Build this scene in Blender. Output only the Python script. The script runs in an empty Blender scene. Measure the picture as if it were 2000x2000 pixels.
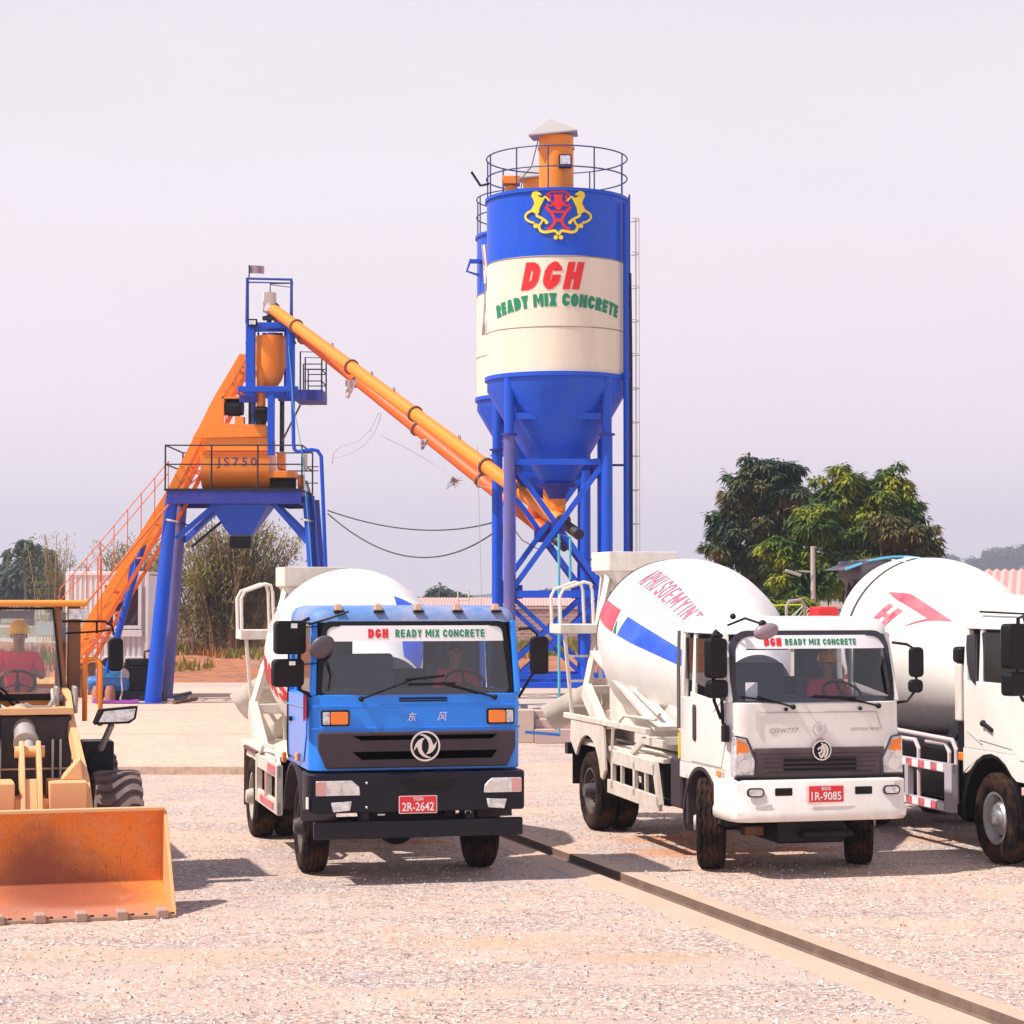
import bpy, bmesh, math, random
from mathutils import Vector, Matrix, noise
PI=math.pi; R=math.radians; sin=math.sin; cos=math.cos
rnd=random.Random(7)
scn=bpy.context.scene; col=scn.collection
# ---------------------------------------------------------------- camera model (2000 px photograph)
CH=3.1; FP=4200.0; PIT=math.atan(165/FP)
def ray(px,py):
    a=(px-1000)/FP; b=-(py-1000)/FP; c,s=cos(PIT),sin(PIT)
    return Vector((a,c-b*s,s+b*c))
def at(px,py,D):
    d=ray(px,py); return Vector((0,0,CH))+d*(D/d.y)
def G(px,py,z=0.0):
    d=ray(px,py); return Vector((0,0,CH))+d*((z-CH)/d.z)
def V(*a): return Vector(a)
# ---------------------------------------------------------------- mesh builder
class MB:
    def __init__(s): s.v=[];s.f=[];s.mi=[];s.m=0
    def mat(s,i): s.m=i; return s
    def add(s,vs,fs):
        n=len(s.v); s.v+=[tuple(v) for v in vs]; s.f+=[tuple(i+n for i in f) for f in fs]; s.mi+=[s.m]*len(fs); return s
    def box(s,c,d,rz=0,M=None):
        x,y,z=d[0]/2,d[1]/2,d[2]/2
        vs=[V(i*x,j*y,k*z) for k in(-1,1) for j in(-1,1) for i in(-1,1)]
        if rz: M=Matrix.Rotation(rz,3,'Z')
        if M: vs=[M@v for v in vs]
        return s.add([v+Vector(c) for v in vs],[(0,2,3,1),(4,5,7,6),(0,1,5,4),(2,6,7,3),(0,4,6,2),(1,3,7,5)])
    def b2(s,x0,x1,y0,y1,z0,z1): return s.box(((x0+x1)/2,(y0+y1)/2,(z0+z1)/2),(abs(x1-x0),abs(y1-y0),abs(z1-z0)))
    def beam(s,p0,p1,w,h=None,up=(0,0,1)):
        p0=Vector(p0);p1=Vector(p1);h=h or w; d=(p1-p0); L=d.length; d.normalize(); up=Vector(up)
        if abs(d.dot(up))>.98: up=V(0,1,0)
        r=d.cross(up).normalized(); u=r.cross(d)
        vs=[]
        for p in(p0,p1):
            for a,b in((-1,-1),(1,-1),(1,1),(-1,1)): vs.append(p+r*a*w/2+u*b*h/2)
        return s.add(vs,[(0,1,2,3),(7,6,5,4),(0,4,5,1),(1,5,6,2),(2,6,7,3),(3,7,4,0)])
    def cone(s,p0,p1,r0,r1=None,n=16,cap=True):
        r1=r0 if r1 is None else r1
        p0=Vector(p0);p1=Vector(p1);d=(p1-p0).normalized();a=V(0,0,1) if abs(d.z)<.9 else V(1,0,0)
        r=d.cross(a).normalized();u=r.cross(d);vs=[]
        for p,q in((p0,r0),(p1,r1)):
            for i in range(n):
                t=2*PI*i/n; vs.append(p+(r*cos(t)+u*sin(t))*q)
        fs=[(i,(i+1)%n,n+(i+1)%n,n+i) for i in range(n)]
        if cap: fs+=[tuple(range(n-1,-1,-1)),tuple(range(n,2*n))]
        return s.add(vs,fs)
    def tube(s,pts,r,n=8,closed=False):
        pts=[Vector(p) for p in pts]; m=len(pts); vs=[]; u=None
        for i,p in enumerate(pts):
            if closed: d=pts[(i+1)%m]-pts[i-1]
            else: d=pts[min(i+1,m-1)]-pts[max(i-1,0)]
            d.normalize()
            if u is None:
                a=V(0,0,1) if abs(d.z)<.9 else V(1,0,0); u=d.cross(a).normalized()
            u=(u-d*u.dot(d)).normalized(); w=d.cross(u)
            for k in range(n):
                t=2*PI*k/n; vs.append(p+(u*cos(t)+w*sin(t))*r)
        fs=[]
        for i in range(m if closed else m-1):
            j=(i+1)%m
            for k in range(n): fs.append((i*n+k,i*n+(k+1)%n,j*n+(k+1)%n,j*n+k))
        if not closed: fs+=[tuple(range(n-1,-1,-1)),tuple(range((m-1)*n,m*n))]
        return s.add(vs,fs)
    def lathe(s,prof,n=32,M=None,a0=0,a1=2*PI):
        full=abs(a1-a0-2*PI)<1e-6; k=n if full else n+1; vs=[]
        for (r,z) in prof:
            for i in range(k):
                t=a0+(a1-a0)*i/n; v=V(r*cos(t),r*sin(t),z); vs.append(M@v if M else v)
        fs=[]
        for j in range(len(prof)-1):
            for i in range(n):
                i2=(i+1)%k; fs.append((j*k+i,j*k+i2,(j+1)*k+i2,(j+1)*k+i))
        return s.add(vs,fs)
    def prism(s,poly,ax,a,b):
        n=len(poly); vs=[]
        for t in(a,b):
            for p,q in poly:
                vs.append({'x':(t,p,q),'y':(p,t,q),'z':(p,q,t)}[ax])
        fs=[tuple(range(n-1,-1,-1)),tuple(range(n,2*n))]+[(i,(i+1)%n,n+(i+1)%n,n+i) for i in range(n)]
        return s.add(vs,fs)
    def loft(s,rings,cap=True):
        n=len(rings[0]); vs=[v for r in rings for v in r]; fs=[]
        for j in range(len(rings)-1):
            for i in range(n): fs.append((j*n+i,j*n+(i+1)%n,(j+1)*n+(i+1)%n,(j+1)*n+i))
        if cap: fs+=[tuple(range(n-1,-1,-1)),tuple(range((len(rings)-1)*n,len(rings)*n))]
        return s.add(vs,fs)
    def sph(s,c,r,n=14,m=9,sc=(1,1,1)):
        c=Vector(c); vs=[c+V(0,0,r*sc[2])]; 
        for j in range(1,m):
            p=PI*j/m
            for i in range(n):
                t=2*PI*i/n; vs.append(c+V(r*sin(p)*cos(t)*sc[0],r*sin(p)*sin(t)*sc[1],r*cos(p)*sc[2]))
        vs.append(c-V(0,0,r*sc[2])); fs=[(0,1+i,1+(i+1)%n) for i in range(n)]
        for j in range(m-2):
            for i in range(n): a=1+j*n; fs.append((a+i,a+n+i,a+n+(i+1)%n,a+(i+1)%n))
        a=1+(m-2)*n; fs+=[(a+i,len(vs)-1,a+(i+1)%n) for i in range(n)]
        return s.add(vs,fs)
    def grid(s,f,nu,nv):
        vs=[f(i/nu,j/nv) for j in range(nv+1) for i in range(nu+1)]
        return s.add(vs,[(j*(nu+1)+i,j*(nu+1)+i+1,(j+1)*(nu+1)+i+1,(j+1)*(nu+1)+i) for j in range(nv) for i in range(nu)])
    def map(s,fn): s.v=[tuple(fn(Vector(v))) for v in s.v]; return s
    def join(s,o): return s.add(o.v,o.f)
def rrect(w,h,r,n=4,cx=0,cy=0):
    out=[]
    for (sx,sy,a0) in((1,1,0),(-1,1,90),(-1,-1,180),(1,-1,270)):
        for i in range(n+1):
            a=R(a0+90*i/n); out.append((cx+sx*(w/2-r)+r*cos(a),cy+sy*(h/2-r)+r*sin(a)))
    return out
SPLIT={'ring','upper_post','cab_pillar','pillar','cross_beam','diagonal_brace','guard_post','gusset_plate','top_beam','middle_beam','seam','flange','lifting_lug','edge_tooth_adapter','side_window','beam_stiffener','knee_brace','platform_beam','rear_post','end_plate','strut','tie_rod','bar_bracket','pivot_ear','frame_rib','mirror_arm_none','hanger_rod','marker','bucket_side','fender_panel','post','axle','deck_beam','nozzle','elbow_none','pin_boss','grille_slot','bumper_bolt','bracket_none','drum_support_none','edge_bolt','stile','bell_crank_none','cable_none','lamp_arm_none','tow_hook'}
def islands(mb):
    p=list(range(len(mb.v)))
    def f(i):
        while p[i]!=i: p[i]=p[p[i]]; i=p[i]
        return i
    for fc in mb.f:
        a=f(fc[0])
        for i in fc[1:]: p[f(i)]=a
    grp={}
    for k,fc in enumerate(mb.f): grp.setdefault(f(fc[0]),[]).append(k)
    out=[]
    for ks in grp.values():
        m=MB(); mp={}
        for k in ks:
            for i in mb.f[k]:
                if i not in mp: mp[i]=len(m.v); m.v.append(mb.v[i])
            m.f.append(tuple(mp[i] for i in mb.f[k])); m.mi.append(mb.mi[k])
        out.append(m)
    return out
def obj(name,mb,mats,parent=None,bev=0,smooth=35,loc=None,seg=2,recalc=True):
    if name in SPLIT and parent is not None:
        r=[obj_(name,m,mats,parent,bev,smooth,loc,seg,recalc) for m in islands(mb)]
        return r[0]
    return obj_(name,mb,mats,parent,bev,smooth,loc,seg,recalc)
def obj_(name,mb,mats,parent=None,bev=0,smooth=35,loc=None,seg=2,recalc=True):
    me=bpy.data.meshes.new(name); me.from_pydata(mb.v,[],mb.f)
    if not isinstance(mats,(list,tuple)): mats=[mats]
    for m in mats: me.materials.append(m)
    if len(mats)>1: me.polygons.foreach_set('material_index',[min(i,len(mats)-1) for i in mb.mi])
    if recalc:
        bm=bmesh.new(); bm.from_mesh(me); bmesh.ops.recalc_face_normals(bm,faces=bm.faces); bm.to_mesh(me); bm.free()
    if smooth:
        me.polygons.foreach_set('use_smooth',[True]*len(me.polygons))
        try: me.set_sharp_from_angle(angle=R(smooth))
        except Exception: pass
    o=bpy.data.objects.new(name,me); col.objects.link(o)
    if parent: o.parent=parent
    if loc is not None: o.location=loc
    if bev:
        b=o.modifiers.new('bev','BEVEL'); b.width=bev; b.segments=seg; b.limit_method='ANGLE'; b.angle_limit=R(40)
        b.harden_normals=True
    return o
def tag(o,label=None,cat=None,group=None,kind=None):
    if label: o['label']=label
    if cat: o['category']=cat
    if group: o['group']=group
    if kind: o['kind']=kind
    return o
def thing(name,label,cat,loc=(0,0,0),rz=0,group=None):
    o=bpy.data.objects.new(name,None); col.objects.link(o); o.location=loc; o.rotation_euler=(0,0,rz)
    o.empty_display_size=.2
    return tag(o,label,cat,group)
def copy_tree(o,parent=None):
    c=o.copy(); col.objects.link(c); c.parent=parent
    for ch in list(o.children): copy_tree(ch,c)
    return c
# ---------------------------------------------------------------- text and flat artwork
def text(s,h,w=None,bold=0.0,shear=0.0,ext=0.004,space=1.0):
    """flat lettering in the XZ plane, facing -Y, centred on the origin; cap height h, total width w"""
    cu=bpy.data.curves.new('t','FONT'); cu.body=s; cu.size=1; cu.offset=bold; cu.shear=shear; cu.extrude=0
    cu.space_character=space; cu.resolution_u=3; cu.align_x='CENTER'
    o=bpy.data.objects.new('t',cu); col.objects.link(o); bpy.context.view_layer.update()
    me=bpy.data.meshes.new_from_object(o.evaluated_get(bpy.context.evaluated_depsgraph_get()))
    bpy.data.objects.remove(o); bpy.data.curves.remove(cu)
    mb=MB()
    if len(me.vertices):
        xs=[v.co.x for v in me.vertices]; ys=[v.co.y for v in me.vertices]
        x0,x1,y0,y1=min(xs),max(xs),min(ys),max(ys); k=h/(y1-y0); kx=(w/(x1-x0)) if w else k
        mb.add([((v.co.x-(x0+x1)/2)*kx,0,(v.co.y-(y0+y1)/2)*k) for v in me.vertices],[tuple(p.vertices) for p in me.polygons])
    bpy.data.meshes.remove(me); return mb
def ribbon(pts,w,n=1):
    """flat 2D stroke with round ends, in XZ"""
    mb=MB(); P=[V(p[0],0,p[1]) for p in pts]
    Q=[]
    for i in range(len(P)-1):
        for k in range(6):
            t=k/6; p0=P[max(i-1,0)];p1=P[i];p2=P[i+1];p3=P[min(i+2,len(P)-1)]
            Q.append(.5*((2*p1)+(p2-p0)*t+(2*p0-5*p1+4*p2-p3)*t*t+(3*p1-p0-3*p2+p3)*t**3))
    Q.append(P[-1]); vs=[]
    for i,p in enumerate(Q):
        d=(Q[min(i+1,len(Q)-1)]-Q[max(i-1,0)]).normalized(); nrm=V(-d.z,0,d.x); ww=w if not callable(w) else w(i/(len(Q)-1))
        vs+=[p+nrm*ww/2,p-nrm*ww/2]
    mb.add(vs,[(2*i,2*i+1,2*i+3,2*i+2) for i in range(len(Q)-1)]); return mb
def disc(cx,cz,r,n=14,r0=0):
    if r0: return MB().add([(cx+q*cos(2*PI*i/n),0,cz+q*sin(2*PI*i/n)) for q in(r0,r) for i in range(n)],[(i,(i+1)%n,n+(i+1)%n,n+i) for i in range(n)])
    return MB().add([(cx+r*cos(2*PI*i/n),0,cz+r*sin(2*PI*i/n)) for i in range(n)],[tuple(range(n))])
def poly2(pts): return MB().add([(x,0,z) for x,z in pts],[tuple(range(len(pts)))])
def finish_flat(mb,fn,ext=0.004,cut=0.08,cutz=0):
    """subdivide flat artwork, extrude a little, map onto a surface; fn(x,out,z)->point"""
    me=bpy.data.meshes.new('f'); me.from_pydata(mb.v,[],mb.f); bm=bmesh.new(); bm.from_mesh(me); bpy.data.meshes.remove(me)
    bmesh.ops.triangulate(bm,faces=bm.faces)
    def cutax(ax,step):
        vals=[getattr(v.co,ax) for v in bm.verts]
        if not vals or not step: return
        a=min(vals)+step
        while a<max(vals):
            no=(1,0,0) if ax=='x' else (0,0,1); co=(a,0,0) if ax=='x' else (0,0,a)
            bmesh.ops.bisect_plane(bm,geom=bm.verts[:]+bm.edges[:]+bm.faces[:],plane_co=co,plane_no=no,dist=1e-5); a+=step
    cutax('x',cut); cutax('z',cutz)
    r=bmesh.ops.extrude_face_region(bm,geom=bm.faces[:]); 
    ev={e for e in r['geom'] if isinstance(e,bmesh.types.BMVert)}
    for v in bm.verts: v.co=Vector(fn(v.co.x,(ext if v in ev else 0.0005),v.co.z))
    out=MB(); bm.verts.index_update()
    out.add([v.co.copy() for v in bm.verts],[tuple(v.index for v in f.verts) for f in bm.faces]); bm.free(); return out

def strip(pts,t,closed=False):
    P=[Vector((p[0],p[1])) for p in pts]; n=len(P); A=[];B=[]
    for i in range(n):
        if closed or 0<i<n-1: a=(P[i]-P[i-1]).normalized(); b=(P[(i+1)%n]-P[i]).normalized()
        elif i==0: a=b=(P[1]-P[0]).normalized()
        else: a=b=(P[-1]-P[-2]).normalized()
        na=Vector((-a.y,a.x)); nb=Vector((-b.y,b.x)); m=(na+nb).normalized(); k=t/2/max(.45,m.dot(na)); A.append(P[i]+m*k); B.append(P[i]-m*k)
    mb=MB(); mb.add([(p.x,0,p.y) for p in A+B],[(i,(i+1)%n,n+(i+1)%n,n+i) for i in range(n if closed else n-1)]); return mb
def soften(P,closed,lim=.075):
    n=len(P); out=[]
    for i in range(n):
        if (not closed and i in(0,n-1)): out.append(P[i]); continue
        a,v,b=P[i-1],P[i],P[(i+1)%n]
        d1=math.hypot(a[0]-v[0],a[1]-v[1]); d2=math.hypot(b[0]-v[0],b[1]-v[1])
        cosv=((a[0]-v[0])*(b[0]-v[0])+(a[1]-v[1])*(b[1]-v[1]))/(d1*d2+1e-9)
        if abs(cosv)<.05: out.append(v); continue
        k=min(lim,.32*d1,.32*d2); out.append((v[0]+(a[0]-v[0])*k/d1,v[1]+(a[1]-v[1])*k/d1)); out.append((v[0]+(b[0]-v[0])*k/d2,v[1]+(b[1]-v[1])*k/d2))
    return out
def glyph(ch,t,g):
    h=t/2; x0=h;x1=g-h;y0=h;y1=1-h;c=min(.15,(g-t)*.42); o=MB(); st=lambda p,cl=False:o.join(strip(soften(p,cl),t,cl)); pg=lambda p:o.join(poly2(p))
    oc=[(x0+c,y0),(x1-c,y0),(x1,y0+c),(x1,y1-c),(x1-c,y1),(x0+c,y1),(x0,y1-c),(x0,y0+c)]
    if ch in'D': st([(x0,y0),(x1-c,y0),(x1,y0+c),(x1,y1-c),(x1-c,y1),(x0,y1)],True)
    elif ch in'O': st(oc,True)
    elif ch=='C': st([(x1,.64),(x1,y1-c),(x1-c,y1),(x0+c,y1),(x0,y1-c),(x0,y0+c),(x0+c,y0),(x1-c,y0),(x1,y0+c),(x1,.36)])
    elif ch in'G6': st([(x1,y1-c-.05),(x1,y1-c),(x1-c,y1),(x0+c,y1),(x0,y1-c),(x0,y0+c),(x0+c,y0),(x1-c,y0),(x1,y0+c),(x1,.40),(g*.5,.40)])
    elif ch=='H': st([(x0,0),(x0,1)]);st([(x1,0),(x1,1)]);st([(t,.5),(g-t,.5)])
    elif ch in'RP':
        st([(x0,0),(x0,1)]);st([(t,y1),(x1-c,y1),(x1,y1-c),(x1,.48+c),(x1-c,.48),(t,.48)])
        if ch=='R': pg([(g*.5-h*.6,.48-h),(g*.5+h*1.5,.48-h),(g+.01,0),(g-t*1.1,0)])
    elif ch=='E': st([(x0,0),(x0,1)]);[st([(t,y),(g*.95,y)]) for y in(y0,.5,y1)]
    elif ch=='A': pg([(0,0),(t*1.05,0),(g/2,1-t*1.15),(g-t*1.05,0),(g,0),(g/2+h*1.15,1),(g/2-h*1.15,1)]);pg([(g*.31,.2),(g*.69,.2),(g*.6,.2+t*.8),(g*.4,.2+t*.8)])
    elif ch=='Y': pg([(0,1),(t*1.05,1),(g/2,.66),(g-t*1.05,1),(g,1),(g/2+h,.44),(g/2+h,0),(g/2-h,0),(g/2-h,.44)])
    elif ch=='M': pg([(0,0),(0,1),(t,1),(g/2,.5),(g-t,1),(g,1),(g,0),(g-t*.9,0),(g-t*.9,.6),(g/2,.14),(t*.9,.6),(t*.9,0)])
    elif ch=='N': pg([(0,0),(0,1),(t,1),(g-t*.9,.42),(g-t*.9,1),(g,1),(g,0),(g-t,0),(t*.9,.58),(t*.9,0)])
    elif ch=='X': pg([(0,1),(t*1.1,1),(g/2,.64),(g-t*1.1,1),(g,1),(g/2+h*1.2,.5),(g,0),(g-t*1.1,0),(g/2,.36),(t*1.1,0),(0,0),(g/2-h*1.2,.5)])
    elif ch=='T': pg([(0,1),(g,1),(g,1-t),(g/2+h,1-t),(g/2+h,0),(g/2-h,0),(g/2-h,1-t),(0,1-t)])
    elif ch=='I': st([(h,0),(h,1)])
    elif ch=='U': st([(x0,1),(x0,y0+c),(x0+c,y0),(x1-c,y0),(x1,y0+c),(x1,1)])
    elif ch=='S': st([(x1,.74),(x1,y1-c),(x1-c,y1),(x0+c,y1),(x0,y1-c),(x0,.5+c*.8),(x0+c,.5),(x1-c,.5),(x1,.5-c*.8),(x1,y0+c),(x1-c,y0),(x0+c,y0),(x0,y0+c),(x0,.26)])
    return o
def blocktext(s,h,w,t=.24,shear=0,gap=.1,g0=.58):
    """condensed block capitals drawn as plates, same conventions as text()"""
    mb=MB(); x=0
    for ch in s:
        if ch==' ': x+=g0*.55; continue
        g={'I':t,'M':g0*1.35,'N':g0*1.05,'E':g0*.9,'T':g0*.98,'A':g0*1.1}.get(ch,g0)
        gl=glyph(ch,t,g); mb.join(gl.map(lambda v:V(v.x+x,0,v.z))); x+=g+gap
    x-=gap; k=w/x
    return mb.map(lambda v:V((v.x-x/2)*k+shear*(v.z-.5)*h,0,(v.z-.5)*h))
# ---------------------------------------------------------------- materials
MATS={}
def mat(name,c,rough=.5,metal=0,coat=0,dirt=0,dcol=(.45,.33,.25),dscale=3.0,bump=0,bscale=60,spec=.5,emit=None,es=1,streak=0,low=None):
    if name in MATS: return MATS[name]
    m=bpy.data.materials.new(name); m.use_nodes=True; nt=m.node_tree; b=nt.nodes['Principled BSDF']; L=nt.links
    b.inputs['Base Color'].default_value=(*c,1); b.inputs['Roughness'].default_value=rough; b.inputs['Metallic'].default_value=metal
    b.inputs['Coat Weight'].default_value=coat; b.inputs['Coat Roughness'].default_value=.08; b.inputs['Specular IOR Level'].default_value=spec
    if emit: b.inputs['Emission Color'].default_value=(*emit,1); b.inputs['Emission Strength'].default_value=es
    tc=nt.nodes.new('ShaderNodeTexCoord')
    if dirt:
        n=nt.nodes.new('ShaderNodeTexNoise'); n.inputs['Scale'].default_value=dscale; n.inputs['Detail'].default_value=7; n.inputs['Roughness'].default_value=.7
        mp=nt.nodes.new('ShaderNodeMapping'); 
        if streak: mp.inputs['Scale'].default_value=(1,1,1/streak)
        L.new(tc.outputs['Object'],mp.inputs[0]); L.new(mp.outputs[0],n.inputs[0])
        cr=nt.nodes.new('ShaderNodeMapRange'); cr.inputs[1].default_value=.42; cr.inputs[2].default_value=.78; cr.inputs[3].default_value=0; cr.inputs[4].default_value=dirt
        mx=nt.nodes.new('ShaderNodeMix'); mx.data_type='RGBA'; mx.inputs[6].default_value=(*c,1); mx.inputs[7].default_value=(*dcol,1)
        L.new(n.outputs[0],cr.inputs[0]); fac=cr.outputs[0]
        if low:
            sz=nt.nodes.new('ShaderNodeSeparateXYZ'); L.new(tc.outputs['Object'],sz.inputs[0])
            lr=nt.nodes.new('ShaderNodeMapRange'); lr.inputs[1].default_value=low[0]; lr.inputs[2].default_value=low[1]; lr.inputs[3].default_value=low[2]; lr.inputs[4].default_value=0; L.new(sz.outputs[2],lr.inputs[0])
            n3=nt.nodes.new('ShaderNodeTexNoise'); n3.inputs['Scale'].default_value=6; n3.inputs['Detail'].default_value=9; n3.inputs['Roughness'].default_value=.8; mp3=nt.nodes.new('ShaderNodeMapping'); mp3.inputs['Scale'].default_value=(1,1,.45); L.new(tc.outputs['Object'],mp3.inputs[0]); L.new(mp3.outputs[0],n3.inputs[0])
            c3=nt.nodes.new('ShaderNodeMapRange'); c3.inputs[1].default_value=.35; c3.inputs[2].default_value=.65; L.new(n3.outputs[0],c3.inputs[0])
            ml=nt.nodes.new('ShaderNodeMath'); ml.operation='MULTIPLY'; L.new(lr.outputs[0],ml.inputs[0]); L.new(c3.outputs[0],ml.inputs[1])
            mxx=nt.nodes.new('ShaderNodeMath'); mxx.operation='MAXIMUM'; L.new(cr.outputs[0],mxx.inputs[0]); L.new(ml.outputs[0],mxx.inputs[1]); fac=mxx.outputs[0]
        L.new(fac,mx.inputs[0]); L.new(mx.outputs[2],b.inputs['Base Color'])
        rr=nt.nodes.new('ShaderNodeMapRange'); rr.inputs[3].default_value=rough; rr.inputs[4].default_value=min(1,rough+.35); L.new(cr.outputs[0],rr.inputs[0]); L.new(rr.outputs[0],b.inputs['Roughness'])
    if bump:
        n2=nt.nodes.new('ShaderNodeTexNoise'); n2.inputs['Scale'].default_value=bscale; n2.inputs['Detail'].default_value=5
        L.new(tc.outputs['Object'],n2.inputs[0]); bp=nt.nodes.new('ShaderNodeBump'); bp.inputs['Strength'].default_value=bump; bp.inputs['Distance'].default_value=.01
        L.new(n2.outputs[0],bp.inputs['Height']); L.new(bp.outputs[0],b.inputs['Normal'])
    MATS[name]=m; return m
def glass(name,tint=(.55,.6,.62),fac=.08,rough=.02):
    m=bpy.data.materials.new(name); m.use_nodes=True; nt=m.node_tree; nt.nodes.clear(); L=nt.links
    o=nt.nodes.new('ShaderNodeOutputMaterial'); t=nt.nodes.new('ShaderNodeBsdfTransparent'); g=nt.nodes.new('ShaderNodeBsdfGlossy'); mx=nt.nodes.new('ShaderNodeMixShader')
    t.inputs[0].default_value=(*tint,1); g.inputs['Roughness'].default_value=rough; g.inputs[0].default_value=(1,1,1,1)
    fr=nt.nodes.new('ShaderNodeFresnel'); fr.inputs[0].default_value=1.5; ad=nt.nodes.new('ShaderNodeMath'); ad.operation='ADD'; ad.inputs[1].default_value=fac
    L.new(fr.outputs[0],ad.inputs[0]); L.new(ad.outputs[0],mx.inputs[0]); L.new(t.outputs[0],mx.inputs[1]); L.new(g.outputs[0],mx.inputs[2]); L.new(mx.outputs[0],o.inputs[0])
    return m
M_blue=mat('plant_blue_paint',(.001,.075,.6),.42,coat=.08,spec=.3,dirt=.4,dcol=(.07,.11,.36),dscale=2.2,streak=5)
M_bluedk=mat('plant_blue_dark',(.008,.022,.3),.55,dirt=.35,dcol=(.1,.1,.26),dscale=2)  # darker blue than the plant paint, with greyish mottling
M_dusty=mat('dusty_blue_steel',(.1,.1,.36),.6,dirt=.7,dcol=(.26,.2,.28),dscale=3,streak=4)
M_orange=mat('plant_orange_paint',(.9,.25,.01),.42,coat=.15,dirt=.3,dcol=(.5,.12,.03),dscale=2.2)
M_orred=mat('red_orange_conveyor_shade',(.7,.11,.008),.5,dirt=.4,dcol=(.35,.1,.04),dscale=2.5)  # redder orange; on the lower conveyor it puts shade into the colour
M_cream=mat('silo_cream_paint',(.8,.7,.56),.45,coat=.1,dirt=.5,dcol=(.56,.42,.32),dscale=1.6,streak=8)
M_dark=mat('dark_steel',(.012,.014,.03),.55,spec=.3,dirt=.25,dcol=(.08,.06,.06))
M_black=mat('black_plastic',(.004,.004,.006),.5,spec=.25,dirt=.15,dcol=(.04,.03,.03),dscale=5)
M_navy=mat('bumper_navy_black',(.003,.004,.012),.4,spec=.3,dirt=.2,dcol=(.05,.035,.035),dscale=4,low=(.4,1.0,.3))
M_rubber=mat('tyre_rubber',(.008,.006,.006),.9,spec=.15,dirt=.85,dcol=(.11,.05,.03),dscale=4,bump=.3)
M_truckblue=mat('truck_blue_paint',(.0,.23,.9),.28,coat=.25,spec=.4,dirt=.2,dcol=(.16,.26,.5),dscale=2,low=(1.1,2.1,.4))
M_roofdust=mat('dusty_roof_paint',(.1,.22,.5),.6,dirt=1.0,dcol=(.52,.42,.42),dscale=1.5)
M_white=mat('truck_white_paint',(.82,.8,.77),.3,coat=.4,dirt=.5,dcol=(.6,.47,.39),dscale=2.2,low=(.5,1.9,.6))
M_whdirty=mat('dusty_white_steel',(.74,.69,.63),.55,dirt=.8,dcol=(.48,.34,.25),dscale=3,streak=2,low=(.5,1.9,.8))
M_drum=mat('drum_white_paint',(.82,.79,.76),.38,coat=.15,dirt=.6,dcol=(.6,.48,.41),dscale=1.6,low=(1.3,2.6,.75))
M_greyp=mat('grille_grey_plastic',(.05,.035,.045),.55,spec=.3,dirt=.3,dcol=(.11,.07,.07))
M_chrome=mat('chrome',(.75,.76,.78),.18,metal=1)
M_silver=mat('silver_wheel',(.55,.55,.57),.35,metal=.8,dirt=.5,dcol=(.25,.17,.12),dscale=5)
M_amber=mat('amber_lens',(.9,.22,.01),.2,coat=.6)
M_lens=mat('clear_lens',(.85,.86,.88),.15,metal=.3,coat=.6,dirt=1.0,dcol=(.12,.12,.14),dscale=16,bump=.6,bscale=25)  # light and dark mottling put into the colour for glassy reflections
M_redlens=mat('red_lens',(.6,.05,.03),.2,coat=.5)
M_red=mat('red_paint',(.72,.015,.02),.45)
M_redw=mat('worn_red_paint',(.62,.06,.1),.5,dirt=.6,dcol=(.6,.5,.5),dscale=9)
M_pink=mat('red_decal_film',(.72,.05,.09),.45,dirt=.4,dcol=(.7,.4,.4))
M_bluedec=mat('blue_decal_film',(.015,.09,.66),.45,dirt=.4,dcol=(.2,.3,.7))
M_green=mat('green_lettering',(.0,.22,.11),.5)
M_yellow=mat('yellow_paint',(.82,.62,.02),.5)
M_plate=mat('licence_plate_red',(.72,.03,.04),.4)
M_wtext=mat('white_paint_marks',(.85,.85,.85),.5)
M_banner=mat('white_vinyl_banner',(.85,.84,.86),.5)
M_gtext=mat('grey_lettering',(.45,.42,.42),.5)
M_seat=mat('seat_fabric',(.1,.11,.17),.9,bump=.3)
M_inter=mat('cab_interior',(.06,.065,.1),.8)
M_conc=mat('concrete',(.52,.42,.36),.9,dirt=.6,dcol=(.38,.27,.22),dscale=2,bump=.5,bscale=30)
M_rust=mat('rusty_steel',(.22,.1,.06),.8,dirt=.6,dcol=(.1,.05,.04),dscale=6)
M_cyan=mat('turquoise_paint',(.06,.42,.55),.5,dirt=.3)
M_cable=mat('black_cable',(.03,.03,.035),.6)
M_yorange=mat('loader_yellow_paint',(.82,.3,.03),.45,coat=.15,dirt=.45,dcol=(.5,.25,.12),dscale=3)
M_peach=mat('loader_faded_arm_paint',(.8,.44,.2),.5,dirt=.5,dcol=(.6,.4,.28),dscale=4)
M_grime=mat('oily_black_steel',(.02,.014,.02),.6,dirt=.6,dcol=(.13,.08,.08),dscale=7,bump=.3)
M_grey=mat('grey_metal',(.4,.38,.37),.5,metal=.3,dirt=.4)
M_skin=mat('skin',(.33,.17,.1),.6)
M_shirt=mat('pink_red_shirt',(.85,.05,.13),.9,bump=.5,bscale=14)
M_trous=mat('dark_trousers',(.03,.035,.06),.9)
M_hatY=mat('yellow_helmet',(.95,.66,.01),.35,coat=.2)
M_hatO=mat('orange_helmet',(.9,.33,.05),.35,coat=.3)
M_bag=mat('torn_plastic_bag',(.75,.65,.66),.5)
G_ws=glass('windscreen_glass',(.84,.87,.95),.035)
G_side=glass('side_window_glass',(.3,.32,.38),.03)
G_loader=glass('loader_cab_glass',(.86,.93,.93),.05)
HAZE=.0005; EXPO=0.27
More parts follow.
